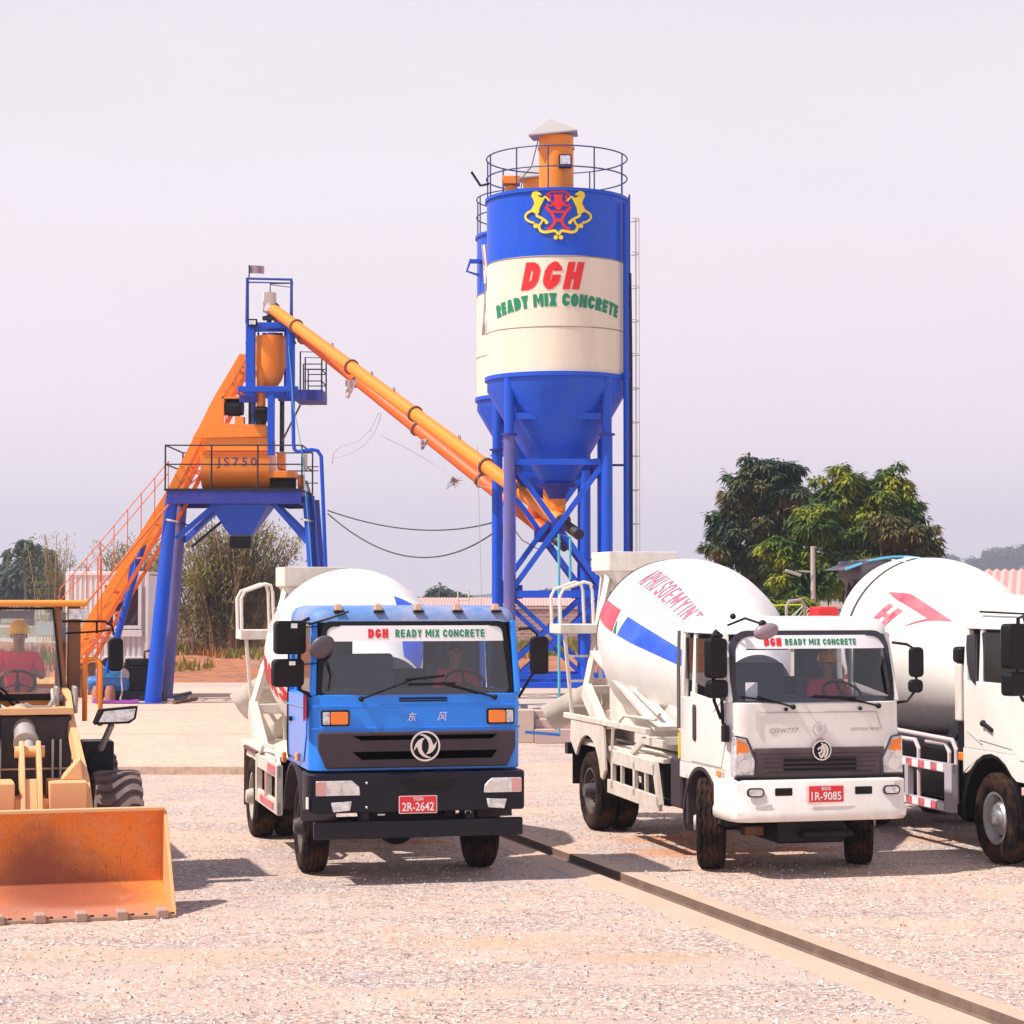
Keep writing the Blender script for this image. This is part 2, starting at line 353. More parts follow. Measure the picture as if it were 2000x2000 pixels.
# ================================================================ SETTING
def ground_mat(name,cols,big=.25,fine=14,bump=.8,stain=None,fs=.45,scratch=False):
    m=bpy.data.materials.new(name); m.use_nodes=True; nt=m.node_tree; L=nt.links; b=nt.nodes['Principled BSDF']; b.inputs['Roughness'].default_value=.95; b.inputs['Specular IOR Level'].default_value=.2
    tc=nt.nodes.new('ShaderNodeTexCoord'); N=nt.nodes.new
    def noi(sc,det=6,r=.65):
        n=N('ShaderNodeTexNoise'); n.inputs['Scale'].default_value=sc; n.inputs['Detail'].default_value=det; n.inputs['Roughness'].default_value=r; L.new(tc.outputs['Object'],n.inputs[0]); return n
    def mix(f,a,c,lo,hi,blend='MIX',amt=1):
        mr=N('ShaderNodeMapRange'); mr.inputs[1].default_value=lo; mr.inputs[2].default_value=hi; mr.inputs[4].default_value=amt; L.new(f,mr.inputs[0])
        mx=N('ShaderNodeMix'); mx.data_type='RGBA'; mx.blend_type=blend; L.new(mr.outputs[0],mx.inputs[0])
        if isinstance(a,tuple): mx.inputs[6].default_value=(*a,1)
        else: L.new(a,mx.inputs[6])
        if isinstance(c,tuple): mx.inputs[7].default_value=(*c,1)
        else: L.new(c,mx.inputs[7])
        return mx.outputs[2]
    c=mix(noi(big).outputs[0],cols[0],cols[1],.38,.62)
    c=mix(noi(big*3.3,9,.7).outputs[0],c,cols[2],.47,.66,amt=.85)
    c=mix(noi(big*7,9,.75).outputs[0],c,cols[4],.54,.72,amt=.55)
    vo=N('ShaderNodeTexVoronoi'); vo.inputs['Scale'].default_value=fine; L.new(tc.outputs['Object'],vo.inputs[0])
    sx=N('ShaderNodeSeparateColor'); L.new(vo.outputs['Color'],sx.inputs[0])
    dust=c
    c=mix(sx.outputs[0],c,cols[3],.66,.82,amt=min(1,fs*1.7))
    c=mix(sx.outputs[1],c,cols[4],.62,.8,amt=min(1,fs*1.9))
    c=mix(vo.outputs['Distance'],c,(.2,.15,.16),.4,.75,amt=min(1,fs*1.5))
    c=mix(noi(.55,9,.75).outputs[0],c,dust,.5,.62,amt=.6)
    if stain and fine>20 and not scratch:
        for rot,scl,lo_ in((.5,(.22,1.5,1),.5),(-.9,(.2,1.1,1),.54)):
            mp=N('ShaderNodeMapping'); mp.inputs['Rotation'].default_value=(0,0,rot); mp.inputs['Scale'].default_value=scl; L.new(tc.outputs['Object'],mp.inputs[0]); n=N('ShaderNodeTexNoise'); n.inputs['Scale'].default_value=1; n.inputs['Detail'].default_value=7; n.inputs['Roughness'].default_value=.6; L.new(mp.outputs[0],n.inputs[0])
            c=mix(n.outputs[0],c,dust,lo_,lo_+.1,amt=.75)
            c=mix(n.outputs[0],c,(.3,.23,.22),.3,.38,amt=-.0) if 0 else c
    c=mix(noi(fine*.5,8,.8).outputs[0],c,(.3,.24,.24),.55,.75,amt=.55)
    if stain:
        for (x,y,rx,ry,sc) in stain:
            mp=N('ShaderNodeMapping'); mp.vector_type='POINT'; mp.inputs['Location'].default_value=(-x/rx,-y/ry,0); mp.inputs['Scale'].default_value=(1/rx,1/ry,1); L.new(tc.outputs['Object'],mp.inputs[0])
            g=N('ShaderNodeTexGradient'); g.gradient_type='SPHERICAL'; L.new(mp.outputs[0],g.inputs[0])
            mul=N('ShaderNodeMath'); mul.operation='MULTIPLY'; L.new(g.outputs[0],mul.inputs[0]); L.new(noi(4.5,9,.85).outputs[0],mul.inputs[1])
            c=mix(mul.outputs[0],c,sc,.04 if scratch else .14,.26 if scratch else .5,amt=.8)
    if scratch:
        for sc_,lo_ in(((38,38,2.5),.6),((14,5,14),.62)):
            mp=N('ShaderNodeMapping'); mp.inputs['Scale'].default_value=sc_; mp.inputs['Rotation'].default_value=(0,.12,0); L.new(tc.outputs['Object'],mp.inputs[0]); n=N('ShaderNodeTexNoise'); n.inputs['Scale'].default_value=1; n.inputs['Detail'].default_value=6; n.inputs['Roughness'].default_value=.7; L.new(mp.outputs[0],n.inputs[0])
            c=mix(n.outputs[0],c,(.14,.06,.04),lo_,lo_+.08,amt=.75)
    L.new(c,b.inputs['Base Color'])
    bp=N('ShaderNodeBump'); bp.inputs['Strength'].default_value=bump; bp.inputs['Distance'].default_value=.03
    ad=N('ShaderNodeMath'); ad.operation='MULTIPLY_ADD'; ad.inputs[1].default_value=.6; L.new(noi(fine*1.1,8,.75).outputs[0],ad.inputs[0]); L.new(sx.outputs[2],ad.inputs[2]); 
    L.new(ad.outputs[0],bp.inputs['Height']); L.new(bp.outputs[0],b.inputs['Normal'])
    return m
ORS=(.62,.2,.06)
gm=ground_mat('gravel_yard',[(.74,.49,.36),(.62,.46,.38),(.47,.39,.38),(.27,.2,.2),(.86,.77,.7)],.16,27,1.0,fs=.38,
   stain=[(*G(1330,1665).xy,1.3,1.0,ORS),(*G(1290,1640).xy,1.0,.8,ORS),(*G(1560,1660).xy,1.2,.5,ORS),(*G(1850,1640).xy,1.8,.6,(.66,.3,.16)),(*G(800,1645).xy,1.1,.5,ORS),(*G(1180,1500).xy,2.5,2.5,(.7,.42,.27)),(*G(350,1870).xy,2.5,.8,(.7,.45,.3)),(*G(1000,1840).xy,2.2,.8,(.68,.42,.28)),(*G(1260,1870).xy,1.5,.6,(.66,.38,.24))])
# drain channel axis
c0=V(-.087,28.06,0); cd=V(2.95+.087,17.88-28.06,0).normalized(); cn=V(-cd.y,cd.x,0)  # cn points to +x side
if cn.x<0: cn=-cn
def cp(t,o,z): p=c0+cd*t+cn*o; return (p.x,p.y,z)
T0,T1=-7,26
gb=MB()
S=900
a=cp(T0,-.45,0);b_=cp(T0,.37,0);c=cp(T1,-.45,0);d=cp(T1,.37,0)
# left of channel, right of channel, and the strips beyond both ends
gb.add([(-S,-30,0),(-S,a[1],0),a,c,(c[0],-30,0)],[(0,4,3,2,1)])
gb.add([(S,-30,0),(S,b_[1],0),b_,d,(d[0],-30,0)],[(0,1,2,3,4)])
gb.add([c,d,(d[0],-30,0),(c[0],-30,0)],[(0,3,2,1)])
gb.add([(-S,a[1],0),(-S,2500,0),(S,2500,0),(S,b_[1],0),b_,a],[(0,5,4,3,2,1)])
tag(obj('ground',gb,gm,smooth=0,recalc=False),kind='structure')
cb=MB()
prof=[(-.45,-.3),(-.45,.008),(-.2,.018),(-.19,-.07),(.19,-.07),(.2,.018),(.37,.008),(.37,-.3)]
prof=[(o*.68 if abs(o)<.3 else o,z) for o,z in prof]; rings=[]
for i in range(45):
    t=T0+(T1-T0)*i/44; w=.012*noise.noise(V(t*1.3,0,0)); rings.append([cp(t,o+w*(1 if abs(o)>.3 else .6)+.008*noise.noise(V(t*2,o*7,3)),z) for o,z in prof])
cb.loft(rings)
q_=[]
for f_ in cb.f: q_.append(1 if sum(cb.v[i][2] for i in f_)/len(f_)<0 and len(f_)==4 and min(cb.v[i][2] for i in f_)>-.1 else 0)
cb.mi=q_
M_ch=mat('drain_concrete',(.55,.38,.29),.92,dirt=.75,dcol=(.45,.3,.22),dscale=1.3,bump=.6,bscale=25)
tag(obj('drain_channel',cb,[M_ch,mat('dark_channel_lining',(.16,.1,.075),.95,dirt=.6,dcol=(.3,.2,.15),dscale=3,bump=.4)],smooth=25,bev=.008),kind='structure',label='long concrete drain channel crossing the gravel')  # floor and inner walls a darker brown than the lips
# concrete slab under the mixing tower
def quadz(pts,z0,z1): return MB().prism([(p[0],p[1]) for p in pts],'z',z0,z1)
M_slab=ground_mat('slab_dusty_concrete',[(.68,.47,.34),(.62,.45,.36),(.56,.4,.32),(.42,.29,.24),(.72,.55,.44)],.3,9,.3,fs=.18)
sl=quadz([(-18,37.6),(-.6,37.6),(-.6,70),(-18,70)],-.1,.15)
tag(obj('concrete_slab',sl,M_slab,bev=.02),kind='structure')
sj=MB().b2(-17.9,-.7,46.3,46.36,.151,.154).b2(-17.9,-.7,55.9,55.97,.151,.154)
tag(obj('slab_joint',sj,mat('joint_dark',(.42,.3,.25),.9),smooth=0),kind='structure')
M_dirt=ground_mat('orange_dirt',[(.5,.14,.04),(.4,.13,.05),(.22,.13,.04),(.25,.08,.03),(.5,.2,.08)],.12,3,1,fs=.4)
db=MB()
def dz(x,y):
    e=max(0,min(1,(y-79)/12)); return .03+e*(.25+.45*noise.noise(V(x*.13,y*.13,0))+.2*noise.noise(V(x*.5,y*.5,1)))
db.grid(lambda u,v:(-60+150*u,77+58*v,dz(-60+150*u,77+58*v) if 0<v<1 else -.05),150,50)
tag(obj('dirt_ground',db,M_dirt,smooth=60),kind='structure')
fd=MB().grid(lambda u,v:(-900+1800*u,134+1150*v,.06+.5*noise.noise(V(u*40,v*30,0))*(1 if .02<v else 0)),60,40)
tag(obj('field',fd,ground_mat('dry_field',[(.34,.2,.1),(.26,.2,.09),(.2,.17,.07),(.16,.11,.05),(.36,.26,.14)],.03,2,.8,fs=.4),smooth=60),kind='structure')
# grass and weeds on the dirt
def blades(n,region,h,w,dens=None):
    mb=MB(); k=0
    while k<n:
        x=rnd.uniform(*region[0]); y=rnd.uniform(*region[1])
        if dens and noise.noise(V(x*dens,y*dens,5))<-.02: continue
        z=dz(x,y) if y>77 else 0; a=rnd.uniform(0,PI); hh=h*rnd.uniform(.4,1.2); l=rnd.uniform(-.4,.4)*hh
        dx,dy=cos(a)*w/2,sin(a)*w/2
        mb.add([(x-dx,y-dy,z-.02),(x+dx,y+dy,z-.02),(x+l,y+rnd.uniform(-.2,.2),z+hh)],[(0,1,2)]); k+=1
    return mb
def leafmat(name,c1,c2,c3,sc=.8,tr=.3,rough=.55):
    m=bpy.data.materials.new(name); m.use_nodes=True; nt=m.node_tree; L=nt.links; b=nt.nodes['Principled BSDF']; N=nt.nodes.new
    tc=N('ShaderNodeTexCoord'); n=N('ShaderNodeTexNoise'); n.inputs['Scale'].default_value=sc; n.inputs['Detail'].default_value=3; L.new(tc.outputs['Object'],n.inputs[0])
    r=N('ShaderNodeValToRGB'); r.color_ramp.elements[0].position=.36; r.color_ramp.elements[0].color=(*c1,1); r.color_ramp.elements[1].position=.68; r.color_ramp.elements[1].color=(*c3,1)
    e=r.color_ramp.elements.new(.52); e.color=(*c2,1); L.new(n.outputs[0],r.inputs[0])
    b.inputs['Roughness'].default_value=rough; b.inputs['Specular IOR Level'].default_value=.3; L.new(r.outputs[0],b.inputs['Base Color'])
    t=N('ShaderNodeBsdfTranslucent'); L.new(r.outputs[0],t.inputs[0]); mx=N('ShaderNodeMixShader'); mx.inputs[0].default_value=tr
    o=nt.nodes['Material Output']; L.new(b.outputs[0],mx.inputs[1]); L.new(t.outputs[0],mx.inputs[2]); L.new(mx.outputs[0],o.inputs[0])
    return m
L_grass=leafmat('weed_green',(.34,.11,.03),(.2,.19,.03),(.09,.26,.02),.25)
g1=blades(14000,((-24,24),(84,126)),.45,.12,.16)
tag(obj('grass',g1,L_grass,smooth=0,recalc=False),'short dry grass and green weeds on the orange dirt','grass',kind='stuff')
# loose gravel stones
gs=MB(); tet=[(1,0,-.3),(-.5,.87,-.3),(-.5,-.87,-.3),(0,0,.8),(.5,.6,.4)]
for i in range(17000):
    D=15.5+rnd.random()**1.3*17; x=rnd.uniform(-.27,.27)*D
    rel=V(x,D,0)-c0; o=rel.dot(cn)
    if -.47<o<.39 and rnd.random()>.04: continue
    if -.2<o<.2: continue
    z=.022 if -.47<o<.39 else 0
    s=rnd.uniform(.008,.02)*(1.6 if rnd.random()<.06 else 1); a=rnd.uniform(0,6.28); q=rnd.uniform(.5,1)
    vs=[(x+s*(cos(a)*p[0]-sin(a)*p[1])*rnd.uniform(.7,1.3),D+s*(sin(a)*p[0]+cos(a)*p[1])*q,z+s*(p[2]*q+.2)) for p in tet]
    gs.m=rnd.choice((0,0,0,1,1,1,1,1,1,2)) if s<.018 else rnd.choice((0,1,1))
    gs.add(vs,[(0,1,4,3),(1,2,3,4),(2,0,3)])
tag(obj('gravel',gs,[mat('stone_grey',(.42,.37,.37),.9),mat('stone_pale',(.68,.58,.52),.9),mat('stone_dark',(.2,.16,.16),.9)],smooth=0),'loose crushed stones scattered over the yard','gravel',kind='stuff')
# hills far behind
hb=MB()
def hz(x): 
    return 6+max(0,(x-150)*.11)+6*noise.noise(V(x*.009,0,0))+2*noise.noise(V(x*.05,2,0))
pts=[]
hb.grid(lambda u,v:(-100+700*u,1300+200*v,-1+(hz(-100+700*u)+1)*sin(PI*min(1,v*1.0)*.5 if v<.999 else PI/2)),120,14)
tag(obj('hills',hb,mat('wooded_hill',(.07,.09,.05),.95,bump=1,bscale=.5),smooth=60),kind='structure')
# ================================================================ TREES
def leaf_cloud(blobs,n,size,droop=.5,elong=3.0,shell=.55,seed=1,fan=1,ragged=0):
    r=random.Random(seed)
    if ragged:
        nb=[]
        for (cx,cy,cz,rx,ry,rz) in blobs:
            nb.append((cx,cy,cz,rx*.55,ry*.55,rz*.55))
            for k in range(ragged):
                d=V(r.gauss(0,1),r.gauss(0,1),r.gauss(0,.9)).normalized(); q=r.uniform(.16,.4); e=r.uniform(.55,1.02)
                nb.append((cx+d.x*rx*e,cy+d.y*ry*e,cz+d.z*rz*e,rx*q,ry*q,rz*q*.75))
        blobs=nb
    mb=MB(); wts=[(b[3]*b[4]*b[5])**.67 for b in blobs]; sw=sum(wts)
    for b,w in zip(blobs,wts):
        cx,cy,cz,rx,ry,rz=b
        for i in range(int(n*w/sw/fan)):
            while 1:
                d=V(r.gauss(0,1),r.gauss(0,1),r.gauss(0,1))
                if d.length>.1: break
            d.normalize(); k=shell+(1-shell)*r.random()**.6; k*=1+.22*noise.noise(V(cx+d.x*2.2,cy+d.y*2.2,cz+d.z*2.2))+.12*noise.noise(d*7)
            c=V(cx+d.x*rx*k,cy+d.y*ry*k,cz+d.z*rz*k)
            for q in range(fan):
                L_=size*r.uniform(.6,1.3); out=V(d.x+r.uniform(-.8,.8),d.y+r.uniform(-.8,.8),r.uniform(-.5,.7)-droop).normalized()
                side=out.cross(V(r.uniform(-.4,.4),r.uniform(-.4,.4),1)).normalized()*L_/elong/2
                mid=c+out*L_*.5+V(0,0,L_*.1); tip=c+out*L_-V(0,0,L_*droop*.3)
                mb.add([c,mid+side,tip,mid-side],[(0,1,2,3)])
    return mb
def limbs(base,blobs,r0,n=7):
    mb=MB(); base=Vector(base); top=max(b[2] for b in blobs); z0=min(b[2]-b[5]*.3 for b in blobs)
    cx=sum(b[0] for b in blobs)/len(blobs); cy=sum(b[1] for b in blobs)/len(blobs)
    fork=V(base.x*.6+cx*.4,base.y*.6+cy*.4,max(base.z+.8,z0*.8+base.z*.2))
    pts=[base,base.lerp(fork,.5)+V(.08,.05,0),fork]
    mb.cone(pts[0],pts[1],r0,r0*.8,n); mb.cone(pts[1],pts[2],r0*.8,r0*.65,n)
    for b in blobs:
        e=V(b[0],b[1],b[2]); m=fork.lerp(e,.5)+V(rnd.uniform(-.2,.2),rnd.uniform(-.2,.2),.2)
        mb.cone(fork,m,r0*.45,r0*.28,6); mb.cone(m,e,r0*.28,r0*.08,5)
        for k in range(3):
            q=e+V(rnd.uniform(-1,1)*b[3]*.8,rnd.uniform(-1,1)*b[4]*.8,rnd.uniform(-.2,.9)*b[5]); mb.cone(m.lerp(e,.6),q,r0*.12,r0*.03,4)
    return mb
M_bark=mat('bark',(.12,.085,.065),.95,dirt=.5,dcol=(.25,.19,.15),bump=1,bscale=12)
L_dark=leafmat('dark_tree_leaves',(.03,.06,.045),(.06,.1,.05),(.22,.17,.08),.9,.2)
L_lite=leafmat('bright_tree_leaves',(.03,.07,.03),(.1,.17,.025),(.36,.36,.03),.8,.3)
L_red=leafmat('reddish_tree_leaves',(.05,.07,.04),(.12,.11,.03),(.26,.14,.05),.7,.25)
L_haze=leafmat('far_leaves',(.05,.08,.06),(.07,.1,.06),(.1,.12,.07),.3,.2)
def pb(px,py,D,rpx,rpy=None,dd=0):
    p=at(px,py,D+dd); s=D/FP; rp=(rpy or rpx)*s; return (p.x,p.y,p.z,rpx*s,rpx*s*.9,rp)
def tree(label,blobs,base,n,size,lm,r0=.2,seed=1,group=None,name='broadleaf_tree',cat='tree',**k):
    t=thing(name,label,cat,base,0,group); B=Vector(base)
    bl=[(b[0]-B.x,b[1]-B.y,b[2]-B.z,b[3],b[4],b[5]) for b in blobs]
    obj('crown',leaf_cloud(bl,n,size,seed=seed,**k),lm,t,smooth=0,recalc=False); obj('trunk',limbs((0,0,0),bl,r0),M_bark,t)
    return t
D1=80
b=G(1470,1165+3.1*FP/D1)
tree('tall dark green tree, left one of the pair behind the white trucks',[pb(1440,1010,D1,48,62),pb(1470,935,D1,42,40),pb(1520,915,D1,44,36),pb(1550,985,D1,55,60),pb(1415,1020,D1,32,26),pb(1430,1080,D1,45,34),pb(1500,1060,D1,60,60),pb(1480,1150,D1,48,45),pb(1505,960,D1,50,50)],(at(1480,1150,D1).x,D1,0),30000,.37,L_dark,.3,3,'trees behind the white mixer trucks',fan=5,droop=.45,ragged=14,shell=.35,elong=3.6)
D2=77
tree('large bright green tree, right one of the pair behind the white trucks',[pb(1650,950,D2,55,48),pb(1735,945,D2,38,40),pb(1690,1010,D2,75,60),pb(1770,1000,D2,36,36),pb(1640,1060,D2,60,50),pb(1720,1080,D2,60,38),pb(1620,1000,D2,38,50)],(at(1680,1150,D2).x,D2,0),26000,.36,L_lite,.3,4,'trees behind the white mixer trucks',fan=5,droop=.45,ragged=14,shell=.35,elong=3.6)
tree('reddish brown leaved tree low at the right of the pair',[pb(1775,1050,D2-3,52,28),pb(1720,1020,D2-3,40,24),pb(1800,1075,D2-3,32,22),pb(1740,1110,D2-3,55,40),pb(1690,1140,D2-3,50,45)],(at(1740,1150,D2-3).x,D2-3,0),15000,.35,L_red,.18,5,'trees behind the white mixer trucks',fan=5,droop=.5,ragged=13,shell=.35,elong=3.6)
D3=70
tree('small yellow green tree with lit top in front of the pair',[pb(1590,1035,D3,48,38),pb(1600,1000,D3,34,24),pb(1550,1100,D3,48,34),pb(1620,1110,D3,55,45),pb(1560,1150,D3,55,40),pb(1520,1065,D3,28,20)],(at(1590,1150,D3).x,D3,0),18000,.35,L_lite,.15,6,'trees behind the white mixer trucks',fan=5,droop=.45,ragged=13,shell=.35,elong=3.6)
# hedge of bushes by the utility pole
for i,(px,py,r1,r2,lb) in enumerate([(1430,1185,0,0,0)]): pass
tree('low clipped bush behind the yellow rail',[pb(1520,1195,62,42,22),pb(1560,1190,62,40,24),pb(1480,1190,62,30,26)],(at(1520,1195,62).x,62,0),4500,.2,L_lite,.06,8,None,'bush','bush',fan=2)
# bamboo
L_bam=leafmat('bamboo_leaves',(.15,.115,.045),(.26,.22,.06),(.36,.33,.09),.5,.4)
M_cane=mat('bamboo_cane',(.4,.26,.15),.7,dirt=.5,dcol=(.15,.09,.07))
def bamboo(label,cx,D,wpx,top,n,leaves,seed,base=None):
    r=random.Random(seed); s=D/FP; c=at(cx,1165,D); zb=dz(c.x,D)+.2 if 77<D<135 else 0
    t=thing('bamboo_clump',label,'bamboo',(c.x,D,zb),0,'bamboo clumps by the brick wall'); st=MB(); lf=MB()
    H_=CH+(1165-top)*s-zb
    for i in range(n):
        bx=r.gauss(0,wpx*s*.22); by=r.gauss(0,.8); lean=bx*r.uniform(.6,1.6)+r.gauss(0,.5); h=H_*r.uniform(.55,1)*(1-.25*min(1,abs(bx)/(wpx*s)))
        P=[V(bx+lean*(k/7)**1.7,by+(by*.3)*(k/7)**2,h*(k/7)*(1-.05*k/7)) for k in range(8)]
        st.tube(P,.026,4)
        for q in range(leaves):
            k=r.uniform(.08,1)**.8; f=k*7; j=min(6,int(f)); p=P[j].lerp(P[j+1],f-j)
            c2=p+V(r.gauss(0,.35),r.gauss(0,.35),r.gauss(0,.2))
            for w in range(2):
                o=V(r.uniform(-1,1),r.uniform(-1,1),r.uniform(-1,.4)).normalized()*r.uniform(.16,.4); sd=o.cross(V(0,0,1)).normalized()*.035
                lf.add([c2,c2+o*.4+sd,c2+o,c2+o*.4-sd],[(0,1,2,3)])
    obj('stem',st,M_cane,t,recalc=False); obj('foliage',lf,L_bam,t,smooth=0,recalc=False)
    return t
bamboo('dense brown green bamboo clump under the mixing tower',445,108,150,985,140,140,11)
bamboo('thin bamboo clump between the skip hoist and the tower leg',285,116,150,1035,60,110,12)
bamboo('sparse bamboo clump far left above the loader cab',105,150,60,1015,26,80,13)
# far trees
tree('hazy far tree left of the white site office',[pb(65,1125,230,38,42),pb(30,1140,230,40,28),pb(80,1090,230,18,18),pb(100,1150,230,34,20)],(at(60,1165,230).x,230,0),5000,1.3,L_haze,.4,21,'far hazy trees',shell=.2)
tree('hazy far tree at the left edge above the loader',[pb(-10,1140,240,38,40),pb(25,1120,240,26,26)],(at(-5,1165,240).x,240,0),3500,1.2,L_haze,.4,22,'far hazy trees',shell=.2)
tree('thin wispy far tree beside the bamboo',[pb(60,1080,200,14,20),pb(50,1060,200,12,10),pb(20,1080,200,10,12)],(at(50,1165,200).x,200,0),260,1.0,L_haze,.2,23,'far hazy trees',shell=.1)
tree('dark bushy tree above the pink roof',[pb(860,1162,210,18,16),pb(885,1170,210,26,12),pb(835,1175,210,20,8),pb(912,1175,210,14,8)],(at(870,1165,210).x,210,0),3800,.9,L_haze,.4,24,'far hazy trees',shell=.2)
tree('hazy tree seen between the silo legs',[pb(1060,1175,170,26,22),pb(1080,1190,170,30,16),pb(1035,1185,170,20,16)],(at(1060,1165,170).x,170,0),3500,.8,L_haze,.3,25,'far hazy trees',shell=.2)
tree('hazy tree behind the blue drum handrail',[pb(535,1160,140,22,26),pb(515,1180,140,20,14)],(at(530,1165,140).x,140,0),2800,.6,L_haze,.3,26,'far hazy trees',shell=.2)
i=0
for px,py,rr in [(1850,1095,17),(1905,1100,14),(1940,1085,18),(1975,1082,19),(2010,1075,20),(1880,1108,12),(1925,1102,14),(1820,1110,12),(1960,1100,16)]:
    D=1290+12*i; p=at(px,py,D); zb=hz(p.x)*.8
    tree(['round tree top first from the left on the hazy hill','small tree in the gap of the hazy hill','round pale tree on the hazy hill above the pink roof','second pale tree from the right on the hazy hill','pale tree at the right edge on the hazy hill','small low tree on the left of the hazy hill','low tree under the pale round one on the hazy hill','lowest tree on the left end of the hazy hill','low tree near the right on the hazy hill'][i],[pb(px,py,D,rr,rr*.85),pb(px+6,py+9,D,rr*.9,rr*.6)],(p.x,D,min(zb,p.z-8)),900,4.5,L_haze,.4,30+i,'trees on the far hill',shell=.2); i+=1
# ================================================================ WALL AND BUILDINGS
def brickmat():
    m=bpy.data.materials.new('red_brick'); m.use_nodes=True; nt=m.node_tree; L=nt.links; b=nt.nodes['Principled BSDF']; N=nt.nodes.new
    tc=N('ShaderNodeTexCoord'); mp=N('ShaderNodeMapping'); mp.inputs['Rotation'].default_value=(PI/2,0,0); L.new(tc.outputs['Object'],mp.inputs[0])
    br=N('ShaderNodeTexBrick'); br.inputs['Scale'].default_value=1.0; br.inputs['Brick Width'].default_value=.42; br.inputs['Row Height'].default_value=.2; br.inputs['Mortar Size'].default_value=.02
    br.inputs['Color1'].default_value=(.3,.17,.16,1); br.inputs['Color2'].default_value=(.4,.27,.25,1); br.inputs['Mortar'].default_value=(.55,.45,.42,1)
    L.new(mp.outputs[0],br.inputs[0]); L.new(br.outputs[0],b.inputs['Base Color']); b.inputs['Roughness'].default_value=.9; return m
w=thing('brick_wall','long reddish brick boundary wall behind the bamboo and silos','wall',(0,127,0))
obj('wall_body',MB().b2(-24,22,-.12,.12,0,2.35),brickmat(),w); obj('coping',MB().b2(-24.1,22.1,-.18,.18,2.352,2.47),M_conc,w,bev=.01)
M_pinkroof=mat('faded_pink_roofing',(.66,.36,.33),.6,dirt=.5,dcol=(.5,.3,.28),dscale=.6)
bd=thing('long_shed','long low shed with a faded pink roof beyond the brick wall','shed',(-2.5,150,0))
obj('wall',MB().b2(-7,9,-2,2,0,2.5),mat('pale_plaster',(.55,.45,.42),.9),bd)
rf=MB()
for k in range(80):
    x=-7.3+16.6*k/80; rf.add([(x,-2.4,2.45),(x+.1,-2.4,2.5),(x+.2,-2.4,2.45),(x+.2,2.4,3.0),(x+.1,2.4,3.05),(x,2.4,3.0)],[(0,1,4,5),(1,2,3,4)])
obj('roof',rf,M_pinkroof,bd,smooth=0)
gp=thing('gate_frame','white painted pipe frame standing by the pink roof shed','frame',at(905,1190,120)); gp.location.z=0
z1=at(905,1153,120).z
obj('pipe_frame',MB().tube([(-.3,0,0),(-.3,0,z1),(.3,0,z1),(.3,0,0)],.04).tube([(-.3,0,z1-.55),(.3,0,z1-.55)],.03),M_whdirty,gp)
# building at the right edge with pink corrugated roof
rb=thing('warehouse','building at the right edge with pink corrugated roof and dark opening','building',(at(2010,1200,62).x,62,0),R(-14))
obj('wall',MB().b2(-.4,9,-2.2,-2,0,3.0).b2(-.6,-.4,-2.2,6,0,3.0).b2(8.8,9,-1.999,6,0,3.0),mat('shed_wall_plaster',(.62,.46,.38),.9,dirt=.4),rb)
obj('opening',MB().b2(-.2,8.4,-2.27,-2.203,1.2,2.94),mat('opening_shade_dark',(.015,.012,.02),.8),rb)  # dark panel on the wall, the opening's shade put into its colour
rf=MB()
for k in range(46):
    x=-1.3+11*k/46; w_=11/46
    rf.add([(x,-3.1,2.98),(x+w_*.5,-3.1,3.06),(x+w_,-3.1,2.98),(x+w_,2.2,3.86),(x+w_*.5,2.2,3.94),(x,2.2,3.86)],[(0,1,4,5),(1,2,3,4)])
obj('roof',rf,M_pinkroof,rb,smooth=0); obj('gutter',MB().beam((-1.3,-3.15,2.96),(9.7,-3.15,2.96),.1,.14),M_whdirty,rb)
# dark roofed shed behind the white drum
p=at(1462,1180,92)
ds=thing('dark_roof_shed','small shed with a dark sagging roof left of the trees','shed',(p.x,92,0),R(15))
obj('wall',MB().b2(-1.4,1.4,-1,1,0,2.7),mat('dark_boards',(.1,.07,.07),.9),ds)
obj('roof',MB().prism([(-1.9,3.95),(-1.9,4.05),(1.9,2.65),(1.9,2.55)],'y',-1.4,1.4).prism([(-1.9,3.3),(-1.9,3.35),(1.9,2.3),(1.9,2.25)],'y',-1.9,-1.401),mat('dark_tin_roof',(.07,.05,.08),.7,dirt=.5,dcol=(.25,.18,.2)),ds)
# green roofed kiosk with yellow rail
p=at(1540,1210,46)
kq=thing('green_shed','low shed with pale green roof and yellow and white rails behind the white cab','shed',(p.x,46,0))
obj('roof',MB().b2(-.55,.42,-.5,.5,2.56,2.64),mat('pale_green_paint',(.2,.55,.36),.5,dirt=.3),kq,bev=.01)
obj('wall',MB().b2(-.5,.38,-.45,.45,0,2.56),M_whdirty,kq)
obj('yellow_rail',MB().tube([(-.7,0,2.9),(.35,0,2.93),(.42,0,2.64)],.013).tube([(-.7,0,2.64),(-.7,0,2.9)],.013),M_yellow,kq)
rr=MB()
for k in range(6): rr.cone((.05+.09*k,-.3,2.64),(.28+.05*k,-.3,2.93-.045*k),.008,n=6)
rr.tube([(.0,-.3,2.66),(.3,-.3,2.92),(.58,-.3,2.66)],.01)
obj('white_rail',rr,M_whdirty,kq)
# utility pole
p=at(1588,1165,66)
up_=thing('utility_pole','grey concrete utility pole with a lamp in front of the trees','pole',(p.x,66,0))
obj('pole',MB().cone((0,0,0),(0,0,at(0,1067,66).z),.085,.07,12),mat('pole_concrete',(.45,.38,.35),.9,dirt=.5),up_)
z=at(0,1117,66).z
obj('lamp_arm',MB().tube([(-.1,-.1,z),(-.45,-.1,z+.02)],.025),M_grey,up_); obj('lamp_head',MB().box((-.62,-.1,z-.03),(.5,.22,.09),M=Matrix.Rotation(R(18),3,'Y')),M_grey,up_,bev=.02)
